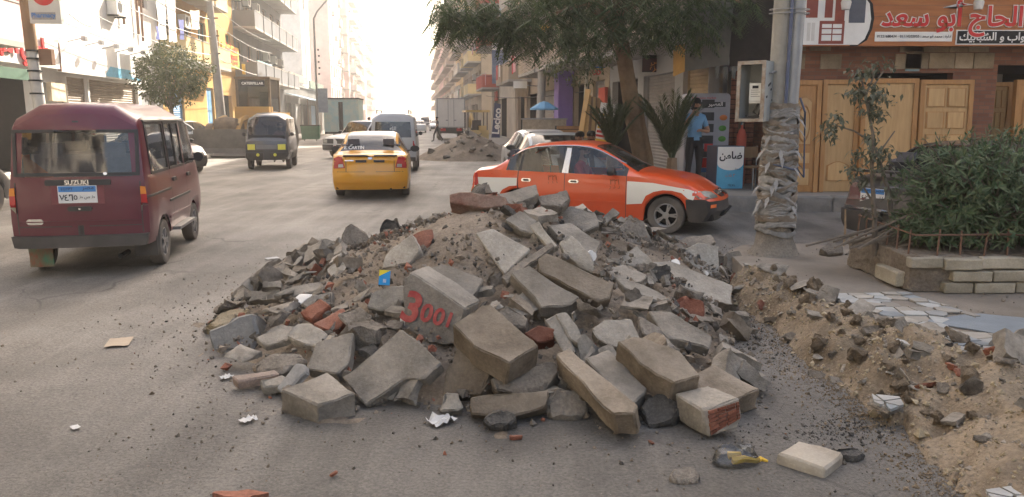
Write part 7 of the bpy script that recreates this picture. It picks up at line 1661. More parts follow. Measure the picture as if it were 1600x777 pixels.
def walking():
    J, E = standing({'r': ((-.24, .10, 1.16), (-.22, .02, .95)), 'l': ((.24, -.06, 1.15), (.22, -.18, .98))})
    J['lthigh'] = ((.10, .08, .71), .085); J['lknee'] = ((.11, .12, .50), .06); J['lcalf'] = ((.11, .24, .36), .055); J['lankle'] = ((.12, .36, .17), .04); J['lfoot'] = ((.12, .30, .07), (.042, .034)); J['ltoe'] = ((.12, .25, .03), (.038, .025)); J['rthigh'] = ((-.10, -.10, .71), .085); J['rknee'] = ((-.11, -.20, .50), .06); J['rcalf'] = ((-.11, -.22, .33), .055); J['rankle'] = ((-.12, -.24, .085), .04); J['rfoot'] = ((-.12, -.35, .04), (.042, .034)); J['rtoe'] = ((-.12, -.42, .03), (.038, .025)); return J, E
J, E = walking()
wp_ = {'skin': M_skin, 'shirt': M_dsh, 'pants': M_trou, 'shoe': M_shoe}
p = D(683, 200, 56); figure('person', 'pedestrian in dark clothes walking past the back of the box truck', J, E, wp_, (p.x, 56, 0), -1.2, M_skin, M_hair, 1.0, 'pedestrians')
J, E = standing({'r': ((-.25, .04, 1.14), (-.23, -.06, .92)), 'l': ((.25, .04, 1.14), (.23, -.06, .92))})
for u, Y, lb, mm, rz in ((577, 47, 'man in a dark shirt standing beside the light blue trailer', M_dsh, .5), (600, 52, 'far figure standing behind the white pickup by the trailer', M_dsh, 2), (906, 15.8, 'man whose head shows just over the taxi roof, nearer the planks', M_rshirt, -.3), (924, 16.2, 'second man showing over the taxi roof, nearer the palm', M_dsh, .4), (868, 33, 'shopper standing by the crates under the purple column', M_psh, 2)):
    p = D(u, 200, Y); figure('person', lb, J, E, {**wp_, 'shirt': mm}, (p.x, Y, -.3 if Y < 20 else (.0 if u < 700 else .28)), rz, M_skin, M_hair, .98, 'pedestrians')
# ------------------------------------------------------------------ the other vehicles
B_lb = paint('pale_blue_grey', (.27, .33, .38), .2, 1.2); B_wh = paint('white', (.68, .68, .66), .15, 1.0); B_nv = paint('near_black', (.02, .022, .028), .25, 1.1); B_pl = paint('dark_maroon', (.05, .02, .03), .25, 1.1)
G_dark = glass('parked_glass', (.22, .25, .26)); SEDAN_G = 'saloon cars'
def simple_front(car, bump=C_blk, plate_c=None):
    if bump: proj(car, 'front_bumper', [(-.82, .22), (.82, .22), (.82, .52), (-.82, .52)], 'front', bump, .03)
    for s_ in (1, -1): proj(car, 'headlight', [(.46 * s_, .56), (.76 * s_, .56), (.74 * s_, .67), (.50 * s_, .66)][::s_], 'front', C_clear, .012)
    proj(car, 'grille', rect(-.4, .4, .57, .65, .01), 'front', C_blk, .012)
    if plate_c: plate(car, 'front', 0, .42, .32, .16, plate_c, '٣٨١', 'ن ق')
def simple_rear(car, plate_c=None, z=.75):
    for s_ in (1, -1): proj(car, 'tail_lamp', [(.50 * s_, z - .09), (.79 * s_, z - .09), (.79 * s_, z + .10), (.50 * s_, z + .10)][::s_], 'rear', C_red, .012)
    if plate_c: plate(car, 'rear', 0, z, .34, .17, plate_c, '١٥٢', 'د و ق')
def sedan(label, at_, local, heading, body, z=0.0, **k):
    root = empty('saloon_car', place(local, at_, heading) + V((0, 0, z)), heading, label, 'car', SEDAN_G); return make_car(sedan_spec(**k), root, body, glassm=G_dark, wheel=k.get('wh', 'steel')) if 'wh' not in k else None
# dark car behind the bush
hd = radians(27); pc = sedan('dark dusty saloon parked behind the young tree and the oleander', (4.42, 10.35), (0, .80), hd, paint('dusty_black', (.02, .021, .024), .3, 1.4))
proj(pc, 'rear_bumper', [(-.84, .22), (.84, .22), (.84, .50), (-.84, .50)], 'rear', C_blk, .07, depth=.06); proj(pc, 'bumper_trim', rect(-.78, .78, .515, .545), 'rear', C_chr, .03)
for s_ in (1, -1): proj(pc, 'tail_lamp', [(.42 * s_, .64), (.80 * s_, .62), (.80 * s_, .84), (.45 * s_, .86)][::s_], 'rear', mat('smoked_lamp', (.12, .05, .05), .2), .012)
plate(pc, 'rear', .32, .70, .36, .19, C_pblue, '٤٢١', 'ا ل ن'); q = MB(); q.b2((.02, -.72, 1.0), (.20, .72, 1.03)); q.build('boot_spoiler', MC['car_paint_dusty_black'], pc.root)
# two cars beyond the taxi
c_ = sedan('silver saloon parked furthest beyond the orange taxi, facing the viewer', (D(848, 210, 20.3).x, 20.3), (2.1, 0), -pi / 2 + YAW + .05, B_sil); simple_front(c_)
c_ = sedan('blue-grey saloon parked right behind the orange taxi, facing the viewer', (D(868, 210, 16.3).x, 16.3), (2.1, 0), -pi / 2 + YAW - .06, B_lb); simple_front(c_)
# far-side cars
c_ = sedan('dark saloon cut by the photo edge beyond the maroon minivan', (D(24, 320, 14.6).x, 14.6), (4.1, -.75), HEAD_ST - .05, B_nv); simple_rear(c_)
c_ = sedan('dark maroon saloon showing its bonnet behind the maroon minivan', (D(290, 262, 23.5).x, 23.5), (4.15, 0), -.75, B_pl); simple_front(c_)
c_ = sedan('white saloon parked in the sun under the clipped tree', (D(296, 195, 38).x, 38), (2.1, 0), -.25, B_wh, .16); simple_front(c_)
# white pickup
def pick_cls(x, j, z):
    if j == 4:
        if 2.55 < x < 3.28: return 'side_glass'
        return 'body'
    if j >= 6:
        if 2.95 < x < 3.45: return 'c_windscreen'
        if 2.28 < x < 2.36: return 'c_rear_glass'
        if j >= 7 and 3.5 < x < 4.6: return 'c_hood'
    if j <= 3 and 2.46 < x < 3.42: return 'door_f'
    return 'body'
pk_spec = sedan_spec(L=4.7, W=1.66, r=.31, ra=.37, ax=(.95, 3.85), sill=.32, zs=.62, wr=.78, cuts=[2.25, 2.28, 2.36, 2.45, 2.46, 2.55, 2.95, 3.28, 3.42, 3.45, 3.5, 4.6], cls=pick_cls, mirror=(3.2, 1.08), dash=3.3, seats=[(2.75, .36, .5), (2.75, -.36, .5)],
    belt=[(0, .90), (2.2, .90), (2.4, .98), (3.5, .96), (4.3, .90), (4.7, .80)], roof=[(0, .91), (2.24, .91), (2.27, 1.0), (2.40, 1.50), (2.6, 1.57), (2.9, 1.56), (3.0, 1.52), (3.48, 1.03), (4.3, .96), (4.62, .90), (4.7, .82)], front=[(.2, .05), (.4, 0), (.8, .02), (.95, .06)], rear=[(.2, 0), (1, 0)], pf=.12, pr=.02)
hd = -pi / 2 - radians(27); root = empty('pickup_truck', place((4.7, 0), (D(524, 235, 32.5).x, 32.5), hd), hd, 'white pickup truck crossing the road beyond the dusty grey minivan', 'pickup')
pu = make_car(pk_spec, root, B_wh, glassm=G_dark, wheel='steel')
proj(pu, 'front_bumper', rect(-.80, .80, .36, .58, .03), 'front', C_blk, .08); proj(pu, 'grille', rect(-.72, .72, .62, .82, .02), 'front', C_blk, .012)
for s_ in (1, -1): proj(pu, 'headlight', [(.44 * s_, .65), (.68 * s_, .65), (.68 * s_, .79), (.44 * s_, .79)][::s_], 'front', C_clear, .02)
plate(pu, 'front', .1, .46, .34, .17, mat('plate_red', (.55, .08, .06), .5), '٦٣١'.replace('٦', '٤'), 'ر ص')
q = MB(); q.b2((.1, -.72, .86), (2.1, .72, .915)); q.build('load_bed_floor', B_wh, root)
# white box truck
bt = D(705, 210, 60); root = empty('box_truck', (bt.x, 60, 0), HEAD_ST, 'white box truck with closed double rear doors parked up the street', 'truck')
q = MB(); q.b2((0, -1.07, .95), (4.2, 1.07, 3.15)); q.build('cargo_box', mat('box_white', (.60, .58, .54), .5, .08, 2), root)
for s_ in (-1, 1):
    q = MB(); q.b2((-.04, min(.03 * s_, 1.0 * s_), 1.02), (-.002, max(.03 * s_, 1.0 * s_), 3.08)); d_ = q.build('rear_door', mat('box_door', (.66, .64, .60), .5, .06, 2), root)
    q = MB(); q.tube([(-.07, .22 * s_, 1.05), (-.07, .22 * s_, 3.05)], .018, 6); q.box((-.07, .3 * s_, 1.5), (.03, .2, .08)); q.build('door_bar', M_metal, d_)
q = MB(); q.b2((-.06, -1.09, .93), (.0, 1.09, 1.0)); q.b2((-.06, -1.09, 3.10), (0, 1.09, 3.17)); q.b2((-.06, -1.09, 1.0), (0, -1.02, 3.1)); q.b2((-.06, 1.02, 1.0), (0, 1.09, 3.1)); q.build('door_surround', M_metal, root)
q = MB(); q.b2((.2, -.5, .55), (5.9, .5, .93)); q.b2((-.02, -.95, .5), (.1, .95, .68)); q.build('chassis', C_under, root)
for s_ in (-1, 1): q = MB(); q.b2((-.06, .62 * s_ - .2, .68), (0, .62 * s_ + .2, .88)); q.build('tail_lamp', C_red, root)
q = MB(); q.b2((4.35, -.95, .6), (5.9, .95, 1.5)); q.add([(4.35, -.92, 1.5), (5.85, -.92, 1.5), (5.45, -.85, 2.3), (4.35, -.85, 2.3), (4.35, .92, 1.5), (5.85, .92, 1.5), (5.45, .85, 2.3), (4.35, .85, 2.3)], [(0, 1, 2, 3), (5, 4, 7, 6), (3, 2, 6, 7), (1, 5, 6, 2), (4, 0, 3, 7)]); q.build('cab', B_wh, root)
for x in (1.0, 5.0):
    for s_ in (-1, 1): q = MB(); q.lathe([(.22, -.12), (.42, -.13), (.45, -.08), (.45, .08), (.42, .13), (.22, .12)], n=20, axis='y'); q.build('wheel', C_tyre, root, loc=(x, s_ * .86, .45))
# loader
ly = paint('loader_yellow', (.55, .28, .03), .45, 3.0); lp_ = D(405, 200, 36.8); hd = -pi / 2 + .02; root = empty('wheel_loader', (lp_.x, 36.8, 0), hd, 'yellow wheel loader with a wide grey bucket on the far side of the road', 'loader')
# local x forward (towards viewer), y to its left
q = MB(); bp_ = [(2.9, .05), (4.0, .02), (4.05, .10), (3.2, .18), (2.95, .55), (3.05, 1.15), (2.95, 1.2), (2.78, .6)]; q.prism([V((x, -1.05 - .9, z)) for x, z in bp_], (0, 2.5, 0)); q.b2((2.9, -1.96, .08), (3.9, -1.93, 1.0)); q.b2((2.9, .56, .08), (3.9, .59, 1.0)); q.build('bucket', mat('worn_bucket', (.14, .125, .11), .7, .25, 3, .3, metal=.2), root)
q = MB(); q.b2((3.02, -1.95, .18), (3.06, .57, 1.2)); q.build('bucket_plate', MC['worn_bucket'], root)
for y in (-1.25, -.25): q = MB(); q.tube([(.9, y, 1.7), (1.9, y, 1.55), (2.9, y, .7)], .13, 6); q.build('lift_arm', ly, root); q = MB(); q.tube([(.6, y + .2, 1.0), (2.4, y + .15, 1.1)], .07, 8); q.build('hydraulic_ram', M_metal, root)
q = MB(); q.b2((1.5, -1.35, .95), (2.3, -.2, 1.45)); q.lathe([(.0, -.5), (.42, -.45), (.5, 0), (.42, .45), (0, .5)], (2.2, -.75, 1.25), 16, 'y'); q.lathe([(.0, -.3), (.5, -.25), (.5, .25), (0, .3)], (1.9, -1.45, .95), 16, 'y'); q.build('linkage', mat('dirty_machinery', (.17, .125, .085), .8, .35, 4, .3), root)
q = MB(); q.b2((-2.6, -.8, 1.0), (.9, .8, 1.95)); q.b2((.3, -.78, 1.95), (.95, .78, 2.2)); q.build('body', ly, root)
q = MB()
for x in (-.9, .6):
    for y in (-.74, .74): q.b2((x - .05, y - .05, 1.95), (x + .05, y + .05, 3.45))
q.b2((-.95, -.8, 2.62), (-.85, .8, 2.68)); q.build('cab_frame', mat('cab_frame_dark', (.13, .085, .045), .7, .3), root)
q = MB(); q.b2((-1.0, -.82, 3.45), (.72, .82, 3.56)); q.build('cab_roof', MC['cab_frame_dark'], root)
q = MB(); q.b2((.6, -.69, 2.0), (.62, .69, 3.44)); q.build('cab_windscreen', glass('cab_glass', (.62, .58, .52)), root); 
for y in (-.755, .755): q = MB(); q.b2((-.85, y - .005, 2.0), (.55, y + .005, 3.44)); q.build('cab_side_glass', MC['cab_glass'], root)
q = MB(); q.b2((.60, -.55, 3.12), (.66, .55, 3.4)); q.build('name_plate', C_ink, root); text('CATERPILLAR', root, (.665, 0, 3.26), M_wt, width=1.0, rz=pi / 2, bold=.03, ex=.004)
q = MB(); q.b2((-.7, .0, 1.95), (-.3, .5, 2.9)); q.build('seat', C_int, root)
for x in (1.0, -1.7):
    for s_ in (-1, 1):
        q = MB(); q.lathe([(.35, -.22), (.68, -.24), (.74, -.14), (.74, .14), (.68, .24), (.35, .22)], n=24, axis='y', cap=False); w_ = q.build('wheel', C_tyre, root, loc=(x, s_ * 1.0, .74)); q = MB(); q.lathe([(.36, -.12), (.2, -.02), (0, -.02)], n=20, axis='y', cap=False); q.lathe([(.36, .12), (.2, .02), (0, .02)], n=20, axis='y', cap=False); q.build('rim', ly, w_)
        q = MB()
        for k in range(16): a = 2 * pi * k / 16; q.box((cos(a) * .745, 0, sin(a) * .745), (.05, .40, .09), rot=Matrix.Rotation(-a, 3, 'Y')); 
        q.build('tread', C_tyre, w_)
# light blue trailer
p = D(507, 200, 58); root = empty('trailer_kiosk', (p.x, 58, .1), YAW * .6, 'light blue box trailer with a dark open doorway beside the low shops', 'trailer')
q = MB(); W_ = 2.55; q.b2((0, 0, .55), (1.05, 3, 2.95)); q.b2((1.4, 0, .55), (W_, 3, 2.95)); q.b2((1.05, 0, 2.75), (1.4, .08, 2.95)); q.b2((1.05, 1.2, .55), (1.4, 3, 2.95)); q.build('body', mat('faded_cyan_panel', (.30, .52, .54), .6, .2, 2.2, .05, col2=(.55, .60, .52)), root)
q = MB(); q.b2((-.06, -.06, 2.95), (W_ + .06, 3.06, 3.05)); q.build('roof', M_black, root); q = MB(); q.b2((0, .1, .40), (W_, 2.9, .55)); q.build('chassis', C_under, root)
q = MB(); q.b2((1.05, .3, .55), (1.4, .4, 2.75)); q.build('doorway', P_dark, root)
for x in (.5, 2.0): q = MB(); q.lathe([(.12, -.09), (.28, -.09), (.30, 0), (.28, .09), (.12, .09)], n=16, axis='x'); q.build('wheel', C_tyre, root, loc=(x, 1.5, .2))
p = D(471, 198, 52); root = empty('rubbish_container', (p.x, 52, .16), YAW, 'green metal rubbish container before the low shops', 'container'); q = MB(); q.box((.55, .4, .55), (1.1, .8, .9), taper=1.12); q.build('body', P_green_ if False else mat('container_green', (.06, .17, .10), .7, .2), root); q = MB(); q.b2((-.08, -.1, 1.0), (1.18, .9, 1.06)); q.build('lid', M_black, root)
for x in (.15, .95): q = MB(); q.lathe([(.0, -.03), (.08, -.03), (.08, .03), (0, .03)], n=10, axis='x'); q.build('wheel', C_blk, root, loc=(x, .1, .08))
# small digger by the second heap
p = D(747, 210, 44); root = empty('mini_digger', (p.x, 44, 0), HEAD_ST + .1, 'small yellow site machine with a canopy behind the second heap', 'digger'); dy_ = paint('digger_yellow', (.50, .34, .10), .35, 2.5)
q = MB(); q.b2((.0, -.62, .55), (.7, .62, 1.0)); q.b2((.1, -.5, 1.0), (.4, -.1, 1.25)); q.b2((-.1, -.6, .5), (.05, -.15, .95)); q.build('counterweight', dy_, root); q = MB(); q.b2((-.3, -.75, .0), (1.2, -.45, .45)); q.b2((-.3, .45, .0), (1.2, .75, .45)); q.build('track', C_tyre, root)
q = MB()
for x in (.1, 1.2):
    for y in (-.55, .55): q.tube([(x, y, .9), (x, y, 2.0)], .03, 6)
q.build('canopy_post', C_blk, root); q = MB(); q.b2((0, -.68, 2.0), (1.35, .68, 2.12)); q.build('canopy', dy_, root); q = MB(); q.b2((.5, -.25, .9), (.9, .25, 1.1)); q.b2((.42, -.25, 1.1), (.55, .25, 1.55)); q.build('seat', C_int, root); q = MB(); q.tube([(1.2, 0, 1.0), (2.2, 0, 1.9), (3.0, 0, 1.0)], .10, 6); q.build('boom', dy_, root)
# far traffic
SRC = {'car': bpy.data.objects[c_.root.name]}
far_l = [('white saloon far up the street beyond the pickup', 'car', 655, 88, HEAD_ST, None), ('far car seen second beyond the pickup, in the haze', 'car', 680, 104, -pi / 2 + YAW, None), ('far minivan in the haze at the middle of the street', 'van', 664, 128, -pi / 2 + YAW, gv2), ('faint far car at the end of the street, nearest the box truck', 'car', 676, 150, -pi / 2 + YAW, None), ('faint far minivan at the end of the street, nearest the sunny side', 'van', 640, 138, HEAD_ST, gv2)]
for lb, kd, u, Y, hd, src in far_l:
    o = copy_tree(src.root if src else SRC['car']); p = D(u, 195, Y); o.location = (p.x, Y, 0); o.rotation_euler.z = hd; o['label'] = lb
# ------------------------------------------------------------------ second heap
hc = D(742, 245, 32.5)
def heap_h(x, y): r_ = hypot((x - hc.x + .2) / 2.35, (y - 32.5) / 2.3); return 1.2 * max(0, 1 - r_) ** .95 + .06 * noise.noise(V((x * 2, y * 2, 3))) - .03
q = MB(); n1 = 50
for j in range(n1 + 1):
    for i in range(n1 + 1): x, y = hc.x + (i / n1 - .5) * 5.2, 32.5 + (j / n1 - .5) * 5.4; h = heap_h(x, y); q.v.append(V((x, y, h + .05 * noise.noise(V((x * 8, y * 8, 1))) if h > -.02 else -.06)))
for j in range(n1):
    for i in range(n1):
        a = j * (n1 + 1) + i; f = [a, a + 1, a + n1 + 2, a + n1 + 1]
        if max(q.v[k].z for k in f) > -.05: q.f.append(f); q.m.append(0)
o_ = q.build('earth_heap', K_soil, ang=50); tag(o_, 'second heap of earth and rubble further up the road', 'earth heap'); r = random.Random(33)
for k in range(46):
    a = r.uniform(pi, 2 * pi); rr = r.uniform(.1, 1.05); x, y = hc.x + 2.0 * rr * cos(a), 32.5 + 2.2 * rr * sin(a); i = r.choice((0, 1, 2, 3, 4, 5, 6, 7)); s = r.uniform(.10, .28)
    side = 'sunny-side flank' if cos(a) < -.4 else 'shop-side flank' if cos(a) > .4 else 'front'; hi = 'high' if rr < .4 else 'low' if rr > .75 else 'half way up'
    drop(i, x, y, max(0, heap_h(x, y)) + .04, s, V((0, 0, 1)), r, .5, nm2='heap_chunk', sub=lambda nm, sz, i=i: f"{sz} {['grey', 'oblong grey', 'brownish', 'pale', 'rough', 'flat rough', 'thin grey', 'thin pale'][i]} piece {hi} on the {side} of the second heap")  # same concrete chunks and paving shards as on the near pile
# ------------------------------------------------------------------ sunny side street things
Yp = 18.5; p = D(62, 160, Yp); root = empty('utility_pole', (p.x, Yp, .16), 0, 'pale concrete pole carrying the pharmacy sign', 'utility pole')
q = MB(); q.tube([(.05, 0, 0), (-.06, 0, 3.1)], [.15, .125], 14); q.build('concrete_shaft', mat('pole_pale', (.48, .46, .42), .8, .15, 5, .2), root); q = MB(); q.tube([(-.06, 0, 3.1), (-.16, 0, 7.5)], [.135, .12], 12); q.build('upper_shaft', M_wood, root)
for z in (2.1, 2.4, 2.62, 2.9, 3.08): q = MB(); q.lathe([(.155, -.02), (.155, .02)], (-.04, 0, z), 14); q.build('band', M_black, root)
q = MB(); q.b2((.12, -.06, 2.75), (.42, .08, 3.12)); q.build('junction_box', P_brown, root)
p = D(50, 37, Yp - .2); root = empty('pharmacy_sign', (p.x, Yp - .2, p.z), 0, 'white pharmacy sign with a red crescent fixed to the pale pole', 'sign'); W_ = D(106, 36, Yp).x - p.x
q = MB(); q.b2((0, -.06, 0), (W_, .06, 1.35)); q.build('panel', mat('sign_cream', (.55, .53, .48), .6, .08, 3), root); q = MB(); q.b2((.05, -.07, .08), (W_ - .12, -.061, .24)); q.build('name_strip', M_metal, root); text('Pharmacy', root, (W_ * .46, -.072, .16), M_bluep, width=W_ * .78, bold=.03, ex=.003)
q = MB(); n = 20; q.prism([V((W_ * .5 + .27 * cos(a), -.065, .66 + .27 * sin(a))) for a in [pi * 1.0 + pi * i / n * 1.0 for i in range(n + 1)]] + [V((W_ * .5 + .19 * cos(a), -.065, .72 + .20 * sin(a))) for a in [2 * pi - pi * i / n for i in range(n + 1)]], (0, .006, 0)); q.build('crescent', M_redp, root, ang=0); text('صيدلية', root, (W_ * .52, -.066, .80), M_bluep, width=.5, ex=.002)
def wallsign(label, u0, u1, v0, v1, m, xs=XL + .25, cat='sign', name='shop_sign', frame=None):
    a, b = ysat(u0, xs, v1), ysat(u1, xs, v1); p = S(xs, a); d = ray(u0, v1); z0 = CH + d.z * p.y / d.y; d = ray(u0, v0); z1 = CH + d.z * p.y / d.y
    root = empty(name, (p.x, p.y, z0), AL, label, cat); q = MB(); q.b2((0, -.08, 0), (b - a, .06, z1 - z0)); q.build('board', m, root); return root, b - a, z1 - z0
root, w, h = wallsign('white shop sign with big red Arabic letters by the pale pole', -30, 90, 42, 92, M_wt); text('حلواني العبد', root, (w * .45, -.09, h * .5), M_redp, width=w * .8, bold=.04, ex=.05); q = MB(); q.b2((w - .06, -.1, -.05), (w, .0, h)); q.build('frame_post', P_brown, root)
root, w, h = wallsign('long blank white sign box over the brown shutters, with a faint blue picture', 92, 216, 62, 112, M_wt); q = MB(); q.prism([V((w * .5, -.085, .12)), V((w * .86, -.085, .12)), V((w * .84, -.085, h * .40)), V((w * .56, -.085, h * .42))], (0, .004, 0)); q.build('blue_picture', mat('pale_cyan_print', (.16, .45, .62), .6), root, ang=0); q = MB(); q.b2((w * .5, -.09, .04), (w, -.086, .14)); q.build('blue_strip', MC['pale_cyan_print'], root)
for k in range(5): q = MB(); q.tube([(w * (.1 + .19 * k), 0, h), (w * (.1 + .19 * k), -.5, h + .12)], .02, 6); q.box((w * (.1 + .19 * k), -.55, h + .1), (.22, .12, .14)); q.build('spot_lamp', M_metal, root)
root, w, h = wallsign('yellow-green shop sign with red lines on the ochre block', 347, 372, 66, 102, M_yelp); q = MB(); q.b2((0, -.09, 0), (w, -.081, h * .4)); q.build('green_field', mat('sign_green', (.22, .42, .06), .6), root)
for k, s_ in enumerate(('مطعم السلام', 'مشويات', 'توصيل للمنازل')): text(s_, root, (w * .5, -.095, h * (.80 - .26 * k)), M_redp, width=w * .75, ex=.01)
wallsign('teal shop board on the grey block beside the loader cab', 402, 424, 94, 112, P_teal); root, w, h = wallsign('small yellow box sign on the grey block over the loader', 380, 400, 100, 116, M_yelp, xs=XL + .5); text('بقالة', root, (w * .5, -.09, h * .4), M_redp, width=w * .6, ex=.01)
wallsign('long green awning board over the open shop at the photo edge', -60, 46, 96, 116, mat('awning_green', (.05, .11, .07), .8, .2), xs=XL + .6, cat='awning', name='awning')
for k, (u0, u1, v) in enumerate(((447, 470, 128), (472, 500, 140))):
    a, b = ysat(u0, XL + .1), ysat(u1, XL + .1); p = S(XL + .1, a); root = empty('awning', (p.x, p.y, 0), AL, ['weathered grey-blue sheet awning nearest the grey block', 'blue sheet awning nearest the street lamp'][k], 'awning'); q = MB(); z = 3.3 - .1 * k; q.prism([V((0, 0, z + .5)), V((b - a, 0, z + .5)), V((b - a, -1.9, z)), V((0, -1.9, z))], (0, 0, -.06)); q.build('sheet', mat('blue_sheet', (.16, .25, .32), .7, .3, 1.5), root, ang=0)
    for x in (.1, b - a - .1): q = MB(); q.tube([(x, -1.8, .16), (x, -1.8, z)], .04, 6); q.build('post', M_rust, root)
p = D(346, 190, 37); root = empty('utility_pole', (p.x, 37, .16), 0, 'tall weathered concrete pole with wires before the ochre block', 'utility pole'); q = MB(); q.tube([(.05, 0, 0), (-.1, 0, 4), (-.3, 0, 9)], [.24, .19, .13], 12); q.build('shaft', P_conc, root); q = MB()
for z in (4.5, 5.3, 6.1, 6.9): q.bar((-.35, 0, z), (.15, 0, z), .06)
q.build('cross_arm', M_rust, root)
def wire(label, a, b, sag, r_, m=None, group='wires strung along the sunny side'):
    q = MB(); a, b = V(a), V(b); q.tube([a.lerp(b, i / 12) - V((0, 0, sag * 4 * (i / 12) * (1 - i / 12))) for i in range(13)], r_, 4); return tag(q.build('overhead_wire', m or M_black), label, 'wire', group)
M_wire = mat('wire_pale', (.45, .44, .42), .6)
for k, z in enumerate((4.4, 5.2, 6.0, 6.8)):
    nm_ = ['lowest', 'second lowest', 'second highest', 'highest'][k]
    wire(f'{nm_} pale wire running from the weathered pole towards the viewer', (p.x - .2, 37, z + .2), (D(150, 100, 24).x, 24, z + .4), .25, .018, M_wire); wire(f'{nm_} pale wire running from the weathered pole up the street', (p.x - .2, 37, z + .2), (D(425, 100, 56).x, 56, z + .2), .3, .018, M_wire)
wire('black wire sagging from the pharmacy sign to the shops', D(108, 22, 18.3), D(150, 42, 27), .1, .014)
wire('thin wire crossing the shaded side above the blue umbrella', D(760, 150, 60), D(1000, 128, 24), .3, .02); wire('second thin wire crossing the shaded side above the blue umbrella', D(745, 118, 62), D(990, 60, 24), .4, .02)
# laundry on the white block
for k, (u0, u1, v0, v1, c, lb) in enumerate(((248, 262, -5, 62, (.75, .75, .74), 'long white sheet drying nearest the round tree, on the white block'), (264, 278, -10, 66, (.76, .74, .72), 'second long white sheet drying beside the striped cloth'), (281, 289, 30, 62, (.10, .12, .30), 'navy striped cloth drying on the line'), (299, 313, 16, 46, (.74, .70, .60), 'cream cloth drying on the ochre block balcony'), (245, 250, 40, 62, (.12, .14, .35), 'narrow dark blue cloth drying on the line'))):
    xs_ = XL + 1.5; a, b = ysat(u0, xs_, v1), ysat(u1, xs_, v1); A, B_ = S(xs_, a), S(xs_, b)
    def zz(p, v): d = ray(700, v); return CH + d.z / d.y * p.y
    cloth('drying_cloth', lb, [V((A.x, A.y, zz(A, v0))), V((B_.x, B_.y, zz(B_, v0))), V((B_.x, B_.y, zz(B_, v1))), V((A.x, A.y, zz(A, v1)))], mat('laundry_%d' % k, c, .9, .08, 6), 'laundry', 8, 6, .12)
p = D(497, 195, 56); root = empty('street_lamp', (p.x, 56, .16), YAW, 'tall thin street lamp with a bent arm over the trailer', 'street lamp'); q = MB(); q.tube([(0, 0, 0), (0, 0, 8.4), (.25, 0, 8.9), (1.25, 0, 10.0)], [.09, .065, .055, .05], 8); q.build('post', M_metal, root); q = MB(); q.box((1.45, 0, 10.1), (.55, .18, .1), rot=Matrix.Rotation(-.5, 3, 'Y')); q.build('lamp_head', M_metal, root); q = MB(); q.b2((.08, -.05, 1.9), (.75, .05, 3.6)); q.build('grey_board', mat('blue_grey_board', (.22, .27, .33), .6), root)
for k in range(5): q = MB(); q.box((.22 + .04 * (k % 2), 0, 4.6 + k * .42), (.12, .12, .12)); q.build('insulator', M_black, root)
p = S(-13.15, 99.2, 6.5); root = empty('church_cross', p, AL, 'long grey cross with a ringed head on the white tower', 'cross'); q = MB(); q.b2((-.12, -.15, 0), (.12, -.02, 5.0)); q.b2((-.12, -.15, 5.8), (.12, -.02, 8.2)); q.build('shaft', mat('cross_grey', (.42, .42, .40), .6), root); q = MB(); q.tube([(.55 * cos(a), -.08, 9.2 + 1.0 * sin(a)) for a in [2 * pi * i / 18 for i in range(19)]], .10, 6); q.build('ring', MC['cross_grey'], root)
# ------------------------------------------------------------------ shaded side street things
p = D(843, 205, 32); root = empty('utility_pole', (p.x, 32, .28), 0, 'grey concrete pole beside the blue umbrella', 'utility pole'); q = MB(); q.tube([(0, 0, 0), (.08, 0, 3.0), (.12, 0, 6.2)], [.19, .16, .13], 12); q.build('shaft', P_conc, root); q = MB(); q.tube([(0, -.05, 4.6), (.3, -.3, 5.0), (.1, -.9, 5.0)], .03, 6); q.lathe([(.0, .1), (.22, .0), (.24, -.1), (.0, -.16)], (.1, -.9, 4.95), 12); q.build('lamp_arm', M_yelp, root)
p = D(850, 205, 29); root = empty('parasol', (p.x, 29, .28), 0, 'blue market umbrella over a stall on the shaded pavement', 'umbrella'); q = MB(); q.lathe([(.0, 2.02), (.16, 1.98), (.52, 1.76), (.53, 1.70)], n=8, cap=False); q.build('canopy', mat('umbrella_blue', (.12, .30, .48), .7, .12, 3), root, ang=10); q = MB(); q.tube([(0, 0, 0), (0, 0, 2.05)], .025, 8); q.build('pole', M_metal, root)
root = empty('market_stall', (p.x - .8, 28.6, .28), 0, 'glass-fronted stall cabinet standing under the blue umbrella', 'stall'); q = MB(); q.b2((0, 0, .55), (1.6, .7, 1.35)); q.build('glass_case', mat('stall_case', (.36, .30, .22), .4, .3, 6), root); q = MB(); q.b2((-.05, -.05, 1.35), (1.65, .75, 1.4)); q.b2((-.05, -.05, .5), (1.65, .75, .55)); q.build('shelf', M_metal, root)
for x in (0, 1.6):
    for y in (0, .7): q = MB(); q.tube([(x, y, 0), (x, y, .5)], .025, 6); q.build('leg', M_metal, root)
def crate(lb, u, v, Y, w, h, m):
    p = D(u, v, Y); root = empty('crate', (p.x, Y, p.z), YAW, lb, 'crate', 'crates on the shaded pavement'); n = 5; q = MB(); q.b2((.02, .02, .01), (w - .02, .5, h - .01)); q.build('inside', P_dark, root)
    for k in range(n): q = MB(); q.b2((0, -.01, h * k / n + .01), (w, .02, h * (k + 1) / n - .012)); q.build('slat', m, root)
M_crate = mat('crate_wood', (.36, .20, .09), .8, .2, 6)
p0z = .28
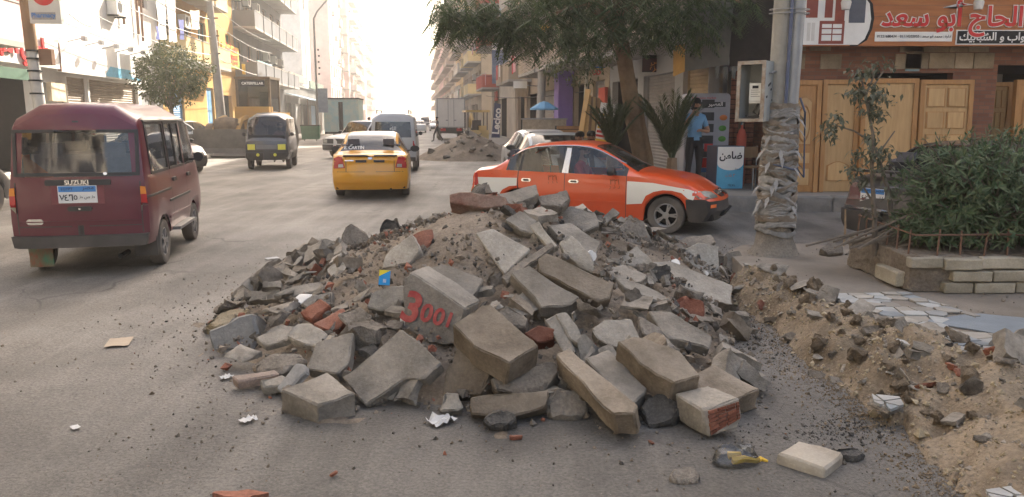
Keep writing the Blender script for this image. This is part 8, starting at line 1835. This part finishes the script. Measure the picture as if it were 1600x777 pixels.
for lb, u, Y, z, w, h in (('big wooden crate below the purple column', 868, 27, .0, 1.0, .62), ('wooden crate stacked second, above the big crate', 870, 27.2, .64, .9, .5), ('smaller wooden crate beside the planks', 890, 25, .0, .8, .55), ('flat wooden crate on the smaller crate', 893, 25.1, .57, .6, .3), ('grey-green crate next to the stall', 806, 33, .1, .95, .6)):
    pp = D(u, 200, Y); root = None; p_ = (pp.x, Y, .28 + z)
    root = empty('crate', p_, YAW, lb, 'crate', 'crates on the shaded pavement'); q = MB(); q.b2((.02, .02, .01), (w - .02, .5, h - .01)); q.build('inside', P_dark, root); mm = M_crate if u != 806 else mat('crate_green', (.13, .19, .14), .8)
    for k in range(4): q = MB(); q.b2((0, -.01, h * k / 4 + .012), (w, .02, h * (k + 1) / 4 - .012)); q.build('slat', mm, root)
q = MB(); pp = S(XR - .35, ysat(880, XR - .35)); root = empty('purple_column', (pp.x, pp.y, .28), AL, 'purple painted column of the shop beneath the jutting floor', 'column'); q.b2((-.5, -.3, 0), (.5, .3, 3.3)); q.build('shaft', P_purple, root); q = MB(); q.prism([V((-.5, -.3, 3.3)), V((.5, -.3, 3.3)), V((.5, -.3, 2.4)), V((-.9, -.3, 3.3))], (0, .6, 0)); q.build('bracket', P_purple, root, ang=0)
for k, (u0, v0, u1, v1, w, m, lb) in enumerate(((907, 214, 919, 140, .13, mat('plank_yellow', (.50, .31, .12), .7, .15, 4), 'thick yellow beam leaning highest of the stacked timber'), (915, 216, 921, 150, .09, MC['plank_yellow'], 'second yellow beam leaning against the first'), (920, 216, 925, 152, .08, M_wood, 'brown plank standing next to the yellow beams'), (926, 216, 928, 153, .09, MC['plank_yellow'], 'yellowish plank in the middle of the stacked timber'), (931, 216, 931, 153, .07, M_wood, 'thin brown plank in the middle of the timber'), (936, 216, 935, 154, .09, M_crate, 'reddish plank near the red striped sign'), (941, 214, 938, 158, .06, M_wood, 'last brown plank beside the red striped sign'))):
    Y = 19.6 + .05 * k; a, b = D(u0, v0, Y - .3), D(u1, v1, Y + .2); a.z = max(a.z, .28); root = empty('timber_plank', a, 0, lb, 'plank', 'timber leaning by the shops'); q = MB(); q.bar((0, 0, 0), b - a, w, .05); q.build('board', m, root)
p = D(928, 222, 18.6); root = empty('striped_sign', p, radians(-12), 'leaning red and white striped sign beside the palms', 'sign'); root.rotation_euler = (0, .16, radians(-12)); q = MB(); q.b2((0, 0, 0), (.36, .04, .95)); q.build('board', M_wt, root)
for k in range(7): q = MB(); q.b2((.02, -.006, .04 + k * .1), (.34, .0, .095 + k * .1)); q.build('stripe', M_redp if k % 3 else M_yelp, root)
p = D(768, 190, 52); root = empty('flag_banner', (p.x, 52, .28), 0, 'tall navy flag banner with white lettering by the second heap', 'banner'); q = MB(); q.prism([V((0, 0, .1)), V((.55, 0, .1)), V((.62, 0, 2.3)), V((.2, 0, 2.4))], (0, .03, 0)); q.build('cloth', mat('navy_cloth', (.03, .045, .12), .8), root, ang=0); text('Lecico', root, (.34, -.012, 1.2), M_wt, width=1.7, bold=.03, rot=(0, -pi / 2 + .09, 0), ex=.004); q = MB(); q.tube([(-.02, 0, 0), (.0, 0, 1.2), (.18, 0, 2.45)], .02, 6); q.build('mast', M_metal, root)
p = S(XR - 1.4, ysat(769, XR - 1.4), 0); root = empty('hanging_banner', (p.x, p.y, 3.9), 0, 'blue picture banner hanging high on the block with red balconies', 'banner'); q = MB(); q.b2((0, 0, 0), (1.05, .04, 2.6)); q.build('cloth', mat('banner_blue', (.08, .12, .22), .7, .4, 3, col2=(.22, .26, .34)), root); q = MB(); q.b2((0, -.006, 2.15), (1.05, 0, 2.6)); q.build('header', M_wt, root); text('سيراميك', root, (.52, -.008, 2.38), M_bluep, width=.8, ex=.004)
q = MB(); p = D(802, 138, 40); root = empty('shop_sign', (p.x, 40, p.z), 0, 'small white box sign on a bracket near the blue umbrella', 'sign'); q.b2((0, 0, 0), (.7, .2, .35)); q.build('board', M_wt, root); q = MB(); q.bar((.7, .1, .15), (2.6, .3, .05), .06); q.build('bracket', M_metal, root)
# boards and red panels along the shaded shops
for k, (u, Y, w, h, m, lb) in enumerate(((776, 58, 1.6, .7, P_red, 'red shop board beyond the navy flag banner'), (822, 39, 2.0, .8, mat('worn_board', (.30, .24, .18), .8, .3, 3), 'worn brown board above the stall'), (944, 23.5, .9, 1.0, P_red, 'red metal door panel between the palms and the timber'))):
    z = (3.0, 2.9, .3)[k]; p = S(XR - .1, ysat(u, XR - .1)); root = empty('shop_board', (p.x, p.y, z), ARt, lb, 'board'); q = MB(); q.b2((-w / 2, -.1, 0), (w / 2, 0, h if k < 2 else 2.4)); q.build('board', m, root)
# washing and clutter along the shaded balconies
r = random.Random(77); WN = ['red', 'white', 'navy', 'sky blue', 'pink', 'mustard', 'grey', 'green']; WCOL = [(.40, .05, .05), (.70, .70, .68), (.04, .06, .18), (.22, .40, .55), (.55, .28, .30), (.50, .33, .08), (.25, .25, .25), (.08, .25, .12)]
for k in range(26):
    ysx = r.choice((39, 47, 56, 62, 68, 78, 84, 88, 93, 98, 108, 115)) + r.uniform(-2, 2); fl = r.randint(0, 3); z = 4.0 + 3.1 * fl + .85; p = S(XR - 1.45, ysx, z); i = k % 8; w = r.uniform(.5, 1.1); h = r.uniform(.5, 1.0); a, b = p, p + SD * w
    cloth('drying_cloth', f"{['', 'long ', 'small ', 'faded '][k // 8]}{WN[i]} cloth on {['first', 'second', 'third', 'top'][fl]} floor of the shaded row {'near the blue umbrella' if ysx < 52 else 'near the navy flag' if ysx < 72 else 'above the box truck' if ysx < 95 else 'deep in the haze'}", [V(a), V(b), V(b) - V((0, 0, h)), V(a) - V((0, 0, h))], mat('washing_%d' % i, WCOL[i], .9, .1, 6), 'laundry', 6, 4, .06)
# more of the sunny side's clutter
wallsign('maroon fascia board high on the first white block by the pharmacy sign', 8, 46, -20, 22, mat('maroon_fascia', (.20, .04, .05), .7), cat='board', name='fascia_board')
wallsign('pink painted panel beside the pharmacy sign', 30, 50, 24, 46, P_pink, cat='board', name='wall_panel', xs=XL + .06)
wallsign('pale shop board on the low grey row, half way along', 452, 480, 112, 124, P_tan); wallsign('dull green shop board at the end of the low grey row', 484, 504, 126, 138, mat('dull_green', (.10, .16, .12), .7)); wallsign('dark shop board under the jutting balconies of the grey block', 428, 444, 104, 118, P_brown)
wallsign('torn advert poster on the first brown roller shutter', 78, 100, 128, 158, mat('advert_cream', (.62, .52, .36), .7, .3, 3), xs=XL + .02, cat='poster', name='poster')
for k, (u, v0, v1) in enumerate(((226, -20, 60), (232, -20, 70), (205, 0, 45))):
    xs_ = XL + .12; p = S(xs_, ysat(u, xs_)); z = CH + (184 - v1) / 1200 * p.y; q = MB(); q.tube([(p.x, p.y, z), (p.x + .05, p.y, z + 4)], .05, 6); tag(q.build('drain_pipe', P_brown), f"{['thick', 'second', 'third'][k]} brown drain pipe on the white block above the shutters", 'pipe')
# ------------------------------------------------------------------ haze
hz = MB(); hz.b2((-150, -30, -1.2), (130, 420, 44))
HM = bpy.data.materials.new('haze_air'); HM.use_nodes = True; t = HM.node_tree
for n in list(t.nodes): t.nodes.remove(n)
o_ = t.nodes.new('ShaderNodeOutputMaterial'); pv = t.nodes.new('ShaderNodeVolumePrincipled')
pv.inputs['Color'].default_value = (.95, .93, .90, 1); pv.inputs['Density'].default_value = .0019; pv.inputs['Anisotropy'].default_value = .55
t.links.new(pv.outputs[0], o_.inputs['Volume'])
tag(hz.build('haze', HM, ang=0), kind='stuff')
